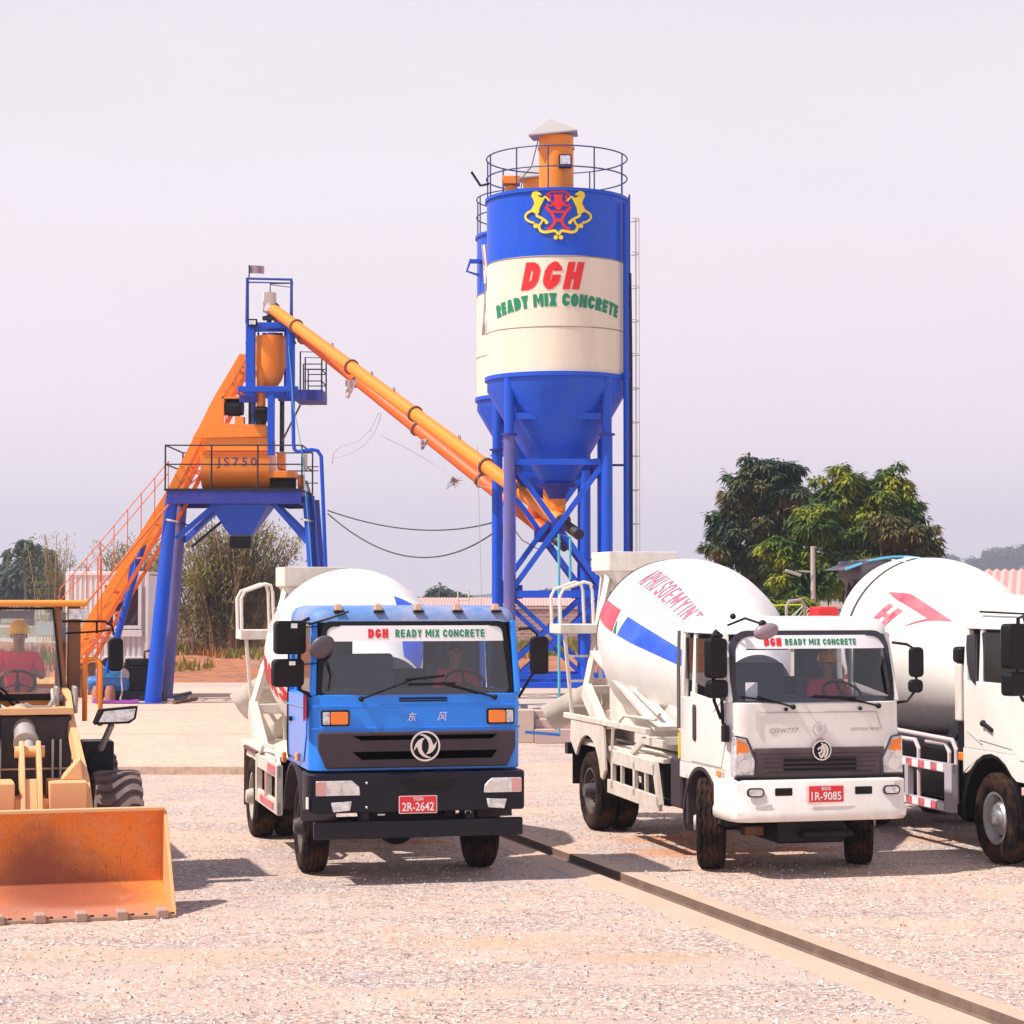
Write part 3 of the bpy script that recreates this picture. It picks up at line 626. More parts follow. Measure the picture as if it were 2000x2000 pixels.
# site office container
p=at(131,1288,62.5)
cw=(287-131)/FP*62.5; zt=at(0,1117,62.5).z; zb=at(0,1288,62.5).z
of=thing('site_office','white corrugated container office raised on posts behind the tower','container',(p.x,62.5,0),0)
def corr(x0,x1,z0,z1,y):
    mb=MB(); n=int((x1-x0)/.14); P=[]
    for k in range(n):
        a=x0+(x1-x0)*k/n; w_=(x1-x0)/n; P+=[(a,y),(a+w_*.35,y),(a+w_*.5,y+.045),(a+w_*.85,y+.045)]
    P.append((x1,y)); vs=[(q[0],q[1],z) for z in(z0,z1) for q in P]; m=len(P)
    return mb.add(vs,[(i,i+1,m+i+1,m+i) for i in range(m-1)])
wx0=(205-131)/FP*62.5; wx1=(270-131)/FP*62.5; wz0=at(0,1222,62.5).z; wz1=at(0,1143,62.5).z
M_off=mat('office_white_steel',(.78,.74,.74),.5,dirt=.3,dcol=(.6,.5,.5),dscale=2,streak=3)
m=corr(.06,wx0,zb+.08,zt-.1,-.02); m.join(corr(wx1,cw-.06,zb+.08,zt-.1,-.02)); m.join(corr(wx0,wx1,zb+.08,wz0,-.02)); m.join(corr(wx0,wx1,wz1,zt-.1,-.02))
obj('wall',m.b2(.0,.05,.05,2.4,zb+.08,zt-.1).b2(cw-.05,cw,.05,2.4,zb+.08,zt-.1).b2(.06,cw-.06,2.3,2.35,zb+.08,zt-.1),M_off,of,smooth=0)
obj('frame',MB().b2(0,cw,-.05,.04,zb-.08,zb+.08).b2(0,cw,-.05,.04,zt-.1,zt).b2(-.05,.06,-.055,.06,zb,zt).b2(cw-.06,cw+.05,-.055,.06,zb,zt).b2(0,cw,.05,2.4,zb-.08,zb+.05).b2(0,cw,.05,2.4,zt-.06,zt+.01),M_off,of,bev=.01)
wf=obj('window',MB().b2(wx0-.1,wx0,-.1,.0,wz0-.1,wz1+.1).b2(wx1,wx1+.1,-.1,.0,wz0-.1,wz1+.1).b2(wx0,wx1,-.1,.0,wz1,wz1+.1).b2(wx0,wx1,-.1,0,wz0-.1,wz0).b2((wx0*.72+wx1*.28)-.03,(wx0*.72+wx1*.28)+.03,-.08,0,wz0,wz1),M_off,of,bev=.008)
obj('pane',MB().b2(wx0,wx1,-.03,-.01,wz0,wz1),mat('office_pane',(.02,.02,.035),.08,spec=.8),wf)
obj('lintel',MB().b2(wx0-.1,wx1+.12,-.1,-.02,wz0-.32,wz0-.13),M_off,of,bev=.01)
for x in(.3,cw*.45,cw-.3):
    for y in(.3,2.1): obj('post',MB().b2(x-.09,x+.09,y-.09,y+.09,.1,zb-.08),M_rust,of)
# machines under the office
p=G(240,1372,.15)
ac=thing('air_compressor','blue air compressor with twin motor heads under the office','compressor',(at(212,1330,60.5).x,60.5,.15))
obj('tank',MB().cone((-.5,0,.5),(.5,0,.5),.22,n=18).sph((-.5,0,.5),.22,sc=(.5,1,1)).sph((.5,0,.5),.22,sc=(.5,1,1)),mat('compressor_blue',(.03,.18,.5),.4,dirt=.4),ac)
obj('motor_head',MB().sph((-.18,-.1,.85),.17).sph((.2,-.1,.87),.17).b2(-.35,.35,-.15,.1,.68,.8),mat('compressor_light_blue',(.05,.35,.75),.35),ac)
obj('belt_guard',MB().cone((0,.2,.95),(0,.28,.95),.3,n=20),M_dark,ac)
for sx in(-1,1): obj('leg',MB().beam((sx*.35,0,.3),(sx*.42,0,0),.07),M_rust,ac)
for k,dx in enumerate((-.22,.14)): tag(obj('plastic_drum',MB().lathe([(0,0),(.15,0),(.15,.3),(.1,.46),(0,.46)],12),mat('brown_plastic',(.42,.17,.1),.6,dirt=.5),loc=(ac.location.x+dx,60.0,.15)),['peach plastic drum left below the blue compressor','peach plastic drum right below the blue compressor'][k],'drum','drums below the compressor')
gn=thing('diesel_generator','dark diesel generator set standing under the office','generator',(at(268,1350,60.8).x,60.8,.15))
obj('engine_block',MB().b2(-.62,.62,-.35,.35,.3,1.0).b2(-.3,.4,-.3,.3,1.001,1.2),M_black,gn,bev=.03)
obj('base_frame',MB().b2(-.8,.8,-.4,.4,0,.299),M_dark,gn,bev=.02)
obj('pulley',MB().cone((-.35,-.42,.75),(-.35,-.352,.75),.2,n=18),M_grey,gn); obj('exhaust_pipe',MB().tube([(.2,0,1.2),(.2,0,1.4),(.5,0,1.45)],.04),M_rust,gn)
tag(obj('hose',MB().tube([(at(240,1290,60).x+.02*sin(k),60-.02*k,1.5*(1-k/14)**2+.2) if k<14 else (0,0,0) for k in range(14)]+[tuple(at(282+3*k,1374,59.4).xy)+(.19,) for k in range(3)],.025,6),mat('pale_hose',(.5,.45,.38),.7)),'pale hose trailing from the generator to the tower foot','hose')
tag(obj('tarpaulin',MB().grid(lambda u,v:(at(190,0,59.3).x+1.25*u,59.3+.5*v,.17+.12*(1-abs(2*v-1))*(.7+.5*noise.noise(V(u*4,v*3,0)))),26,10),mat('purple_tarp',(.22,.03,.26),.6)),'crumpled purple tarpaulin on the slab below the compressor','tarpaulin')
for k,(x0,y0,x1,y1,l) in enumerate([(330,1362,372,1353,'dark steel pipe lying at the foot of the tower leg'),(340,1372,384,1364,'rusty steel bar lying at the foot of the tower leg'),(345,1368,362,1362,'short dark timber lying beside the tower foot')]):
    a_=G(x0,y0,.2); b2=G(x1,y1,.2); tag(obj(['steel_pipe','steel_bar','timber'][k],MB().cone(a_,b2,.05,n=8) if k<2 else MB().beam(a_,b2,.14,.1),M_dark if k!=1 else M_rust),l,['pipe','bar','timber'][k])
# ================================================================ SILOS
M_bandblue=M_blue
def silo(name_label,cx,cy,front,grp='cement silos'):
    t=thing('cement_silo',name_label,'silo',(cx,cy,0),0,grp); R_=1.56; n=64
    zc,zs,z1,z2,z3=7.64,7.95,8.92,10.46,11.93
    obj('cone',MB().lathe([(.36,5.6),(R_-.005,zc),(R_-.005,zs)],n),M_blue,t)
    b=MB()
    b.lathe([(R_,zs),(R_,z1-.012)],n).lathe([(R_,z1+.012),(R_,z2)],n).lathe([(R_-.01,z1-.012),(R_-.01,z1+.012)],n)
    b.m=1; b.lathe([(R_+.001,z2),(R_+.001,z3),(0,z3+.12)],n)
    obj('barrel',b,[M_cream,M_blue],t)
    obj('ring',MB().lathe([(R_,zs-.09),(R_+.05,zs-.09),(R_+.05,zs),(R_,zs)],n).lathe([(R_+.002,z3-.07),(R_+.045,z3-.07),(R_+.045,z3),(R_+.002,z3)],n),M_blue,t)
    obj('seam',MB().lathe([(R_+.003,z1-.012),(R_+.012,z1),(R_+.003,z1+.012)],n).lathe([(R_+.004,z2-.03),(R_+.014,z2-.015),(R_+.004,z2)],n),M_bluedk if 0 else mat('seam_dark_paint',(.3,.24,.22),.6),t)  # raised seams in a darker brown than the shell
    # outlet
    obj('outlet_flange',MB().lathe([(0,5.52),(.4,5.52),(.46,5.6),(.36,5.62)],32).lathe([(.18,5.25),(.3,5.52)],24),M_bluedk,t)
    obj('butterfly_valve',MB().cone((0,0,4.86),(0,0,5.26),.17,.2,20).cone((.1,-.15,5.05),(.1,-.34,5.05),.07,n=12),M_orange,t)
    # legs
    a=1.06
    for sx in(-1,1):
        for sy in(-1,1):
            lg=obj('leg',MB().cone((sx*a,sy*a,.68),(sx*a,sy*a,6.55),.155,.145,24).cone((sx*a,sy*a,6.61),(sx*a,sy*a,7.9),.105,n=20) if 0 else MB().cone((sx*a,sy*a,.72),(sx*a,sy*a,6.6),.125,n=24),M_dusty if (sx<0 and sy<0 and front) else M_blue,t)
            obj('flange',MB().cone((sx*a,sy*a,6.6),(sx*a,sy*a,6.64),.18,n=20).b2(sx*a-.22,sx*a+.22,sy*a-.22,sy*a+.22,.67,.715),M_bluedk,lg)
            obj('leg_top',MB().cone((sx*a,sy*a,6.64),(sx*a,sy*a,7.92),.11,n=20).prism([(-.0,7.4),(.3,7.4),(0,6.9)],'y',sy*a-.01,sy*a+.01).map(lambda v:v if True else v) if 0 else MB().cone((sx*a,sy*a,6.64),(sx*a,sy*a,7.92),.11,n=20),M_blue,lg)
    # bracing on all four sides
    for k in range(4):
        rot=Matrix.Rotation(k*PI/2,4,'Z')
        def Q(x,z,y=-a): return rot@V(x,y,z)
        h=MB()
        for z,w in((7.02,.14),(6.02,.13),(3.15,.16),(1.18,.12)): h.beam(Q(-a+.12,z),Q(a-.12,z),.1,w)
        obj('cross_beam',h,M_blue,t,bev=.006)
        d=MB().beam(Q(-a+.1,3.3),Q(a-.1,5.95,-a),.09,.12).beam(Q(a-.1,3.3,-a+.1),Q(-a+.1,5.95,-a+.1),.09,.12)
        d.beam(Q(-a+.1,1.25),Q(a-.1,3.05),.08,.1).beam(Q(a-.1,1.25,-a+.1),Q(-a+.1,3.05,-a+.1),.08,.1)
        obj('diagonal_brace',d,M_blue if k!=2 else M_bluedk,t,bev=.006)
        g=MB().box(Q(0,4.6,-a+.06),(.3,.02,.3) if k%2==0 else (.02,.3,.3))
        for sx in(-1,1):
            for z in(3.2,5.95): g.box(Q(sx*(a-.16),z,-a+.055),(.26,.02,.3) if k%2==0 else (.02,.26,.3))
        obj('gusset_plate',g,M_bluedk,t)
    # top rail
    rl=MB()
    def ring(z,a0=0,a1=360,rad=1.57): rl.tube([(rad*cos(R(q)),rad*sin(R(q)),z) for q in range(a0,a1,6)],.016,6,closed=(a1-a0==360))
    ring(12.85); ring(12.4)
    for q in (200,235,262,300,335,20,60,100,140,170): rl.cone((1.57*cos(R(q)),1.57*sin(R(q)),11.9),(1.57*cos(R(q)),1.57*sin(R(q)),12.86),.018,n=6)
    obj('guard_rail',rl,mat('rail_dark_blue',(.02,.04,.16),.5),t)
    fx=-.02 if front else -.05; fy=-.35
    f=obj('dust_filter',MB().cone((fx,fy,11.95),(fx,fy,13.28),.385,n=32).lathe([(.386,13.0),(.41,13.0),(.41,13.05),(.386,13.05)],32,Matrix.Translation((fx,fy,0))),M_orange,t)
    obj('rain_cap',MB().add([(fx-.62,fy-.45,13.22),(fx+.45,fy-.5,13.32),(fx+.5,fy+.5,13.4),(fx-.5,fy+.5,13.3),(fx-.12,fy-.05,13.68)]+[(fx-.62,fy-.45,13.25),(fx+.45,fy-.5,13.35),(fx+.5,fy+.5,13.43),(fx-.5,fy+.5,13.33)],[(0,1,2,3),(5,6,4),(6,7,4),(7,8,4),(8,5,4),(0,1,6,5),(1,2,7,6),(2,3,8,7),(3,0,5,8)]),M_grey,f,smooth=0)
    obj('filter_hinge',MB().tube([(fx-.4,fy-.1,13.2),(fx-.55,fy-.1,12.6),(fx-.75,fy-.2,12.35)],.012,5),M_dark,f)
    obj('pressure_valve',MB().cone((-1.02,-.6,11.95),(-1.02,-.6,12.15),.13,n=16).b2(-1.22,-.82,-.8,-.4,12.16,12.34),M_orange,t,bev=.02)
    # ladder with hoops on the right side, filling pipes
    lx,ly=1.6,-.25
    ld=MB()
    for sx in(-.12,.12): ld.beam((lx,ly+sx,1.2),(lx,ly+sx,12.0),.035)
    for k in range(36): ld.beam((lx,ly-.12,1.4+.3*k),(lx,ly+.12,1.4+.3*k),.02)
    for z in(10.6,8.0,6.0,4.0): ld.beam((1.2 if z<7 else 1.5,ly,z),(lx,ly,z),.05)
    obj('ladder',ld,M_bluedk,t)
    cg=MB()
    for k in range(12):
        z=3.2+.75*k; cg.tube([(lx+.2*sin(R(q))+.02,ly-.24*cos(R(q)),z) for q in range(10,171,20)],.009,4)
    for q in(40,90,140): cg.cone((lx+.2*sin(R(q))+.02,ly-.24*cos(R(q)),3.1),(lx+.2*sin(R(q))+.02,ly-.24*cos(R(q)),11.5),.007,n=4)
    if front: obj('safety_cage',cg,M_whdirty,t)
    obj('filling_pipe',MB().tube([(1.5,-.72,1.0),(1.5,-.72,11.75)],.062,12).cone((1.5,-.72,7.9),(1.5,-.72,8.0),.09,n=12).cone((1.5,-.72,7.95),(1.35,-.68,7.95),.03,n=8),M_blue,t)
    obj('cable_tube',MB().tube([(1.62,-.7,1.2),(1.62,-.7,8.3),(1.6,-.7,10.2)],.025,8),M_dark,t)
    if not front:
        obj('bracket',MB().b2(-1.72,-1.45,-.7,-.5,11.2,11.28).tube([(-1.7,-.6,11.3),(-1.8,-.6,11.0),(-1.5,-.6,10.9)],.03),M_blue,t)
        obj('torn_sheet',MB().grid(lambda u,v:(-1.45+.25*sin(v*3)*.3+.18*u,-.9+.1*noise.noise(V(u*3,v*5,0)),11.6-2.2*v),4,14),M_bag,t)
    if front:
        obj('flood_lamp',MB().b2(fx+.05,fx+.33,fy-.5,fy-.4,12.5,12.8),M_black,t,bev=.01)
        obj('lamp_glass',MB().b2(fx+.08,fx+.3,fy-.513,fy-.501,12.58,12.77),M_lens,t)
        obj('rail_bracket',MB().tube([(-1.52,-.3,12.25),(-1.7,-.35,12.2),(-1.9,-.4,12.5)],.03),M_dark,t)
        def cyl(x,o,z,x0=0): 
            a=x/R_; return ((R_+.004+o)*sin(a),-(R_+.004+o)*cos(a),z)
        m=blocktext('DGH',.6,1.3,t=.27,shear=.22,gap=.17,g0=.62).map(lambda v:V(v.x-.13,0,v.z+10.02))
        obj('lettering',finish_flat(m,cyl,.006),M_red,t,smooth=0)
        # arched line
        m=blocktext('READY MIX CONCRETE',.28,3.15,t=.27,gap=.08)
        def arch(v):
            u=v.x/1.5; z=9.5-.17*u*u; sl=-.34*u/1.5*1.0; return V(v.x+.0-v.z*sl*-1*0.0+v.z*(-sl)*1.0,0,z+v.z)
        obj('lettering',finish_flat(m.map(lambda v:arch(v)+V(-.02,0,0)),cyl,.006),M_green,t,smooth=0)
        # crest: horses and monogram
        K=12.075*91
        def E(u,v): return ((u-965)/K,11.35-(v-760)/K)
        yl=[]; rd=[]
        def mir(pts): return [(1930-u,v) for u,v in pts]
        def W(x): return x/K
        body=[(420,190),(350,230),(325,310),(380,420),(400,500),(300,670),(430,740),(505,730),(520,620),(570,520),(640,380),(580,370),(520,350),(480,300),(560,310),(570,280),(470,200)]
        Y=MB(); Rr=MB()
        for f_ in(lambda p:p,mir):
            Y.join(poly2([E(*q) for q in f_(body)]))
            for st,w_ in(([(590,400),(650,350),(700,380),(755,450)],42),([(320,670),(210,720),(170,800),(215,880),(300,930),(395,960)],50),([(465,720),(460,790),(560,850),(640,900),(700,960)],58),([(600,900),(545,990),(500,1030)],46),([(500,1030),(545,1150),(650,1190),(780,1175),(890,1165),(965,1260)],62)):
                Y.join(ribbon([E(*q) for q in f_(st)],W(w_)))
            for (u,v,r_) in((430,1030,58),(690,960,42),(905,1320,52)): 
                q=f_([(u,v)])[0]; Y.join(disc(*E(*q),W(r_)))
            for st,w_ in(([(690,330),(760,250),(860,225),(965,235)],42),([(780,300),(770,400),(830,500),(880,560)],40),([(880,290),(905,400),(890,540),(965,660)],60),([(690,570),(700,620),(770,690),(830,780),(880,900),(860,1000),(790,1080),(700,1130)],68),([(820,690),(900,715),(965,710)],46),([(870,915),(965,915)],66),([(690,520),(760,560),(840,540),(900,500)],34)):
                Rr.join(ribbon([E(*q) for q in f_(st)],W(w_)))
        Rr.join(poly2([E(*q) for q in [(900,300),(1030,300),(1050,420),(1040,560),(965,650),(890,560),(880,420)]]))
        obj('crest',finish_flat(Y,cyl,.03,.1),M_yellow,t,smooth=0)
        obj('crest_monogram',finish_flat(Rr,cyl,.02,.1),M_red,t,smooth=0)
    return t
silo('front cement silo with red DGH lettering, green words and horse crest',1.0,47.7,True)
silo('rear cement silo half hidden behind the lettered silo',.70,52.6,False)
# foundations
ofd=obj('silo_foundation',MB().b2(-.55,2.6,46.2,54.4,0,.66),M_conc,bev=.02); tag(ofd,'low concrete foundation plinth under the two silos','foundation')
for k,(x,y,l) in enumerate([(.05,46.0,'square concrete block at the left corner of the silo plinth')]): tag(obj('concrete_block',MB().b2(x-.28,x+.42,y-.35,y+.199,0,.7),M_conc,bev=.02),l,'block')
tag(obj('concrete_step',MB().b2(.48,2.9,45.5,46.19,0,.3).b2(.48,2.9,45.8,46.19,.3,.5),mat('pinkish_concrete',(.5,.36,.34),.9,dirt=.5,bump=.4),bev=.02),'low concrete steps in front of the silo plinth','steps')
# turquoise ladder
p=at(1100,1400,44.6)
tq=thing('steel_ladder','turquoise steel ladder frame standing in front of the silo legs','ladder',(p.x,44.6,0))
z0=at(0,1435,44.6).z; z1=at(0,1043,44.6).z; x0=(1092-1100)/FP*44.6; x1=(1114-1100)/FP*44.6
obj('stile',MB().tube([(x0,0,z0),(x0,0,z1),(x1,0,z1-.06),(x1,0,z1-.95)],.028,8),M_cyan,tq)
obj('foot_rail',MB().beam((x0,0,z0),(x0-.7,.1,z0+.05),.06).tube([(x0,0,z0),(x0,.5,z0)],.03),mat('deep_blue_paint',(.02,.12,.4),.5),tq)
# platform beam stack on the silo brace
# ================================================================ MIXING TOWER
TD=59.5; s_=TD/FP; TX=at(460,1000,TD).x
def tx(px): return (px-1000)/FP*TD-TX
def tz(py): return at(0,py,TD).z
tw=thing('mixing_tower','blue steel concrete mixing tower with orange mixer and weigh hopper','mixing tower',(TX,TD,0))
DD=2.6  # depth of the platform
zp=tz(955)
def T(px,py,y=0): return V(tx(px),y,tz(py))
# legs
def cpx(px,y): return 1000-(1000-px)*(TD+y)/TD
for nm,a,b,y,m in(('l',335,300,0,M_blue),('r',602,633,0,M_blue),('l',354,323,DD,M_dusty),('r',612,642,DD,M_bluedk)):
    r0=.17; a=cpx(a,y); b=cpx(b,y)
    lg=obj('leg',MB().cone((tx(b),y,.16),(tx(a),y,zp-.2),r0+.06 if nm=='l' else r0,r0,24),m,tw)
    obj('foot_plate',MB().b2(tx(b)-.35,tx(b)+.35,y-.35,y+.35,.152,.175),M_dusty,lg)
    obj('weld_collar',MB().cone((tx(a)-.01,y,zp-.9),(tx(a),y,zp-.85),r0+.04,n=20),M_whdirty if y==0 else M_bluedk,lg)
# platform
pf=obj('platform',MB().b2(tx(323),tx(592),-.3,DD+.3,zp-.06,zp),M_dark,tw)
obj('platform_beam',MB().b2(tx(328),tx(590),-.28,-.14,zp-.42,zp-.061).b2(tx(328),tx(590),DD+.14,DD+.28,zp-.42,zp-.061).b2(tx(326),tx(326)+.14,-.13,DD+.13,zp-.4,zp-.061).b2(tx(590)-.14,tx(590),-.13,DD+.13,zp-.4,zp-.061).b2(tx(455),tx(465),-.13,DD+.13,zp-.4,zp-.061),M_bluedk,tw,bev=.01)
br=MB()
br.beam(T(344,1052),T(420,985,.1),.14).beam(T(600,1058),T(535,985,.1),.14).beam(T(cpx(360,DD),1052,DD),T(410,985,DD-.6),.14).beam(T(cpx(612,DD),1052,DD),T(530,985,DD-.6),.14)
obj('diagonal_brace',br,M_blue,tw,bev=.01)
obj('tie_rod',MB().beam(T(362,1066,1.2),T(440,1000,1.2),.1,.07),M_dark,tw)
# discharge hopper
h=MB(); w0,w1=tx(402),tx(520); y0,y1=.5,2.2; q0,q1=tx(438),tx(481); yc=1.35
h.loft([[(w0,y0,zp-.4),(w1,y0,zp-.4),(w1,y1,zp-.4),(w0,y1,zp-.4)],[(q0,yc-.3,tz(1043)),(q1,yc-.3,tz(1043)),(q1,yc+.3,tz(1043)),(q0,yc+.3,tz(1043))]])
obj('discharge_hopper',h,M_blue,tw,bev=.01)
obj('rubber_chute',MB().b2(q0+.01,q1-.01,yc-.28,yc+.28,tz(1070),tz(1045)),M_black,tw,bev=.02)
# railing
rl=MB()
for y in(-.28,DD+.28):
    for z in(tz(871),tz(908)): rl.tube([(tx(325),y,z),(tx(591),y,z)],.022,6)
    for px in(325,415,505,591): rl.cone((tx(px),y,zp),(tx(px),y,tz(870)),.025,n=6)
for px in(325,591):
    for z in(tz(871),tz(908)): rl.tube([(tx(px),-.28,z),(tx(px),DD+.28,z)],.022,6)
obj('platform_railing',rl,M_dark,tw)
obj('ladder_rungs',MB().tube([T(596,912,-.1),T(622,912,-.1)],.015,5).tube([T(596,920,-.1),T(622,920,-.1)],.015,5).tube([T(596,944,-.1),T(622,944,-.1)],.015,5),M_dark,tw)
# water pipe
obj('water_pipe',MB().tube([T(566,640,-.35),T(569,700,-.35),T(573,760,-.35),T(575,870,-.35),T(577,880,-.35),T(584,884,-.35),T(612,880,-.35),T(622,882,-.35),T(629,893,-.35),T(632,960,-.35),T(640,1150,-.35),T(645,1300,-.35),T(648,1372,-.35)],.055,10),M_blue,tw)
obj('air_hose',MB().tube([T(565,680,-.42),T(571,740,-.42),T(574,790,-.42),T(588,860,-.42),T(594,900,-.42),T(612,1110,-.42),T(618,1340,-.42)],.012,5),M_cyan,tw)
# mixer drum (horizontal axis along x)
mx0,mx1=tx(392),tx(519); zc=tz(916); rm=.95; yc=1.2
d=MB(); N=28
def drumring(x):
    P=[(x,yc+rm*cos(R(a)),zc+.62*sin(R(a))) for a in range(180,361,12)]
    return P+[(x,yc+rm,zc+.5),(x,yc-rm,zc+.5)]
d.loft([drumring(mx0),drumring(mx1)])
mxr=obj('mixer_drum',d,M_orange,tw)
obj('end_plate',MB().loft([drumring(mx1+.002),drumring(mx1+.05)]).loft([drumring(mx0-.06),drumring(mx0-.002)]),M_orange,mxr)
obj('rim_bar',MB().b2(mx0,mx1+.05,yc-rm-.03,yc-rm,zc+.42,zc+.5),M_orred,mxr)
# hood
obj('mixer_hood',MB().loft([[(tx(395),yc-rm,zc+.52),(mx1+.03,yc-rm,zc+.52),(mx1+.03,yc+rm,zc+.52),(tx(395),yc+rm,zc+.52)],[(tx(398),yc-rm+.02,tz(853)),(mx1+.02,yc-rm+.02,tz(853)),(mx1+.02,yc+rm,tz(853)),(tx(398),yc+rm,tz(853))],[(tx(425),yc-.5,tz(828)),(mx1-.05,yc-.5,tz(828)),(mx1-.05,yc+rm,tz(828)),(tx(425),yc+rm,tz(828))]]),M_orange,mxr,bev=.015)
obj('chute_hood',MB().prism([(tx(372),tz(855)),(tx(404),tz(800)),(tx(420),tz(772)),(tx(434),tz(768)),(tx(434),tz(826)),(tx(517),tz(828)),(tx(518),tz(852))],'y',.2,.26),M_orange,mxr,bev=.01)
m=text('JS750',.3,1.12,bold=.0,space=1.35)
obj('lettering',finish_flat(m,lambda x,o,z:(tx(459)+x,yc-rm*cos(math.asin(max(-1,min(1,(tz(903)+z-zc)/.62)))) -.006-o if tz(903)+z<zc else yc-rm-.006-o,tz(903)+z),.004,.3,.05),mat('dark_blue_letters',(.05,.03,.2),.6),mxr,smooth=0)
obj('gearbox',MB().b2(tx(519),tx(573),.3,1.3,tz(932),tz(918)).cone((tx(576),.8,tz(938)),(tx(589),.8,tz(938)),.2,n=16),M_orange,tw,bev=.02)
obj('drive_motor',MB().cone((tx(521),.75,tz(942)),(tx(572),.75,tz(942)),.17,n=16).b2(tx(523),tx(570),.5,1.0,tz(954),tz(946)),M_black,tw)
obj('oil_tank',MB().b2(tx(536),tx(551),.5,1.0,tz(915),tz(882)),M_orange,tw,bev=.03)
obj('motor',MB().cone((tx(434),.45,tz(794)),(tx(470),.45,tz(794)),.21,n=18).cone((tx(440),.45,tz(794)),(tx(464),.45,tz(794)),.235,n=18).b2(tx(436),tx(468),.3,.6,tz(779),tz(776)),M_black,tw)
obj('motor_bracket',MB().b2(tx(430),tx(474),.2,.7,tz(777),tz(773)).b2(tx(455),tx(472),.25,.65,tz(828),tz(812)),M_orange,tw)
# upper frame
uf=MB()
for px,y in((487,0),(566,0),(482,.8),(556,.8)): uf.b2(tx(px)-.12,tx(px)+.12,y-.08,y+.08,tz(775),tz(633))
obj('upper_post',uf,M_blue,tw,bev=.01)
ub=MB().b2(tx(479),tx(575),-.09,.09,tz(641),tz(630)).b2(tx(476),tx(562),.75,.85,tz(641),tz(630)).b2(tx(479),tx(488),.091,.749,tz(641),tz(631)).b2(tx(552),tx(562),.091,.749,tz(641),tz(631))
obj('top_beam',ub,M_blue,tw,bev=.01)
mbm=MB().b2(tx(464),tx(581),-.13,.13,tz(766),tz(755)).b2(tx(464),tx(581),1.67,1.93,tz(766),tz(755)).b2(tx(470),tx(480),.131,1.669,tz(766),tz(756)).b2(tx(560),tx(570),.131,1.669,tz(766),tz(756))
obj('middle_beam',mbm,M_blue,tw,bev=.01)
obj('beam_stiffener',MB().b2(tx(466),tx(500),-.05,.1,tz(786),tz(772)).b2(tx(542),tx(578),-.05,.1,tz(783),tz(772)),M_bluedk,tw)
cpst=MB().b2(tx(522),tx(535),-.1,.1,tz(889),tz(757)).b2(tx(476),tx(483),1.7,1.9,zp,tz(767))
obj('centre_post',cpst,M_blue,tw,bev=.01)
obj('rear_post',MB().b2(tx(539),tx(547),.8,1.0,tz(878),tz(767)).b2(tx(476),tx(482),.9,1.1,tz(828),tz(767)),M_dark,tw)
kb=MB()
for a,b in((479,495),(575,561)): kb.beam(T(a,672),T(b,641),.07)
kb.beam(T(548,862,.2),T(584,790,.2),.05)
obj('knee_brace',kb,M_rust,tw)
# thin frame above
obj('hoist_frame',MB().tube([T(480,632),T(480,544),T(567,546),T(567,632)],.05,6).tube([T(478,632,.5),T(478,546,.5),T(565,548,.5),T(565,632,.5)],.03,6).beam(T(480,545),T(478,547,.5),.06).beam(T(567,547),T(565,549,.5),.06),mat('frame_blue_thin',(.02,.05,.32),.5),tw)
obj('lamp_arm',MB().tube([T(523,570,.3),T(523,551,.3),T(566,552,.1)],.02,5).tube([T(523,553,.3),T(566,560,.1)],.012,5),M_dark,tw)
fl=obj('flag_pole',MB().tube([T(484,544),T(484,518)],.02,6),M_dark,tw)
obj('flag',MB().grid(lambda u,v:T(484,518)+V(.42*u,.02*sin(u*9),-.22*v-.02*u),10,3),mat('faded_grey_flag',(.28,.2,.25),.9),fl)
obj('junction_box',MB().b2(tx(594),tx(602),-.4,-.31,zp+.5,zp+.95),M_grey,tw,bev=.01)
cb_=MB()
for k in range(3): cb_.tube([T(598+k*2,940,-.36),T(604+k*2,965,-.25),T(608+k*3,1000,-.22),T(614+k*3,1150,-.22),T(624+k*3,1340,-.22)],.012,5)
cb_.tube([T(548,960,.6),T(575,985,.3),T(602,975,.1),T(612,985,0)],.02,5).tube([T(540,962,.6),T(560,992,.3),T(590,992,.1),T(608,988,0)],.02,5)
obj('power_cable',cb_,M_black,tw)
pb_=MB()
for px in range(335,590,18):
    for yy in(-.285,): pb_.cone((tx(px),yy,zp-.12),(tx(px),yy-.02,zp-.12),.022,n=6)
obj('bolt_row',pb_,M_bluedk,tw)
# white filter pot
obj('air_filter',MB().lathe([(0,tz(569)),(.19,tz(569)),(.19,tz(571)),(.185,tz(600)),(.21,tz(600)),(.2,tz(606)),(.08,tz(610)),(.06,tz(612))],24,Matrix.Translation((tx(522),.3,0))),M_whdirty,tw)
obj('elbow',MB().tube([T(522,612,.3),T(521,630,.3)],.07).tube([T(512,618,.3),T(532,616,.3)],.06).box(T(520,620,.2),(.3,.2,.1)),M_dark,tw)
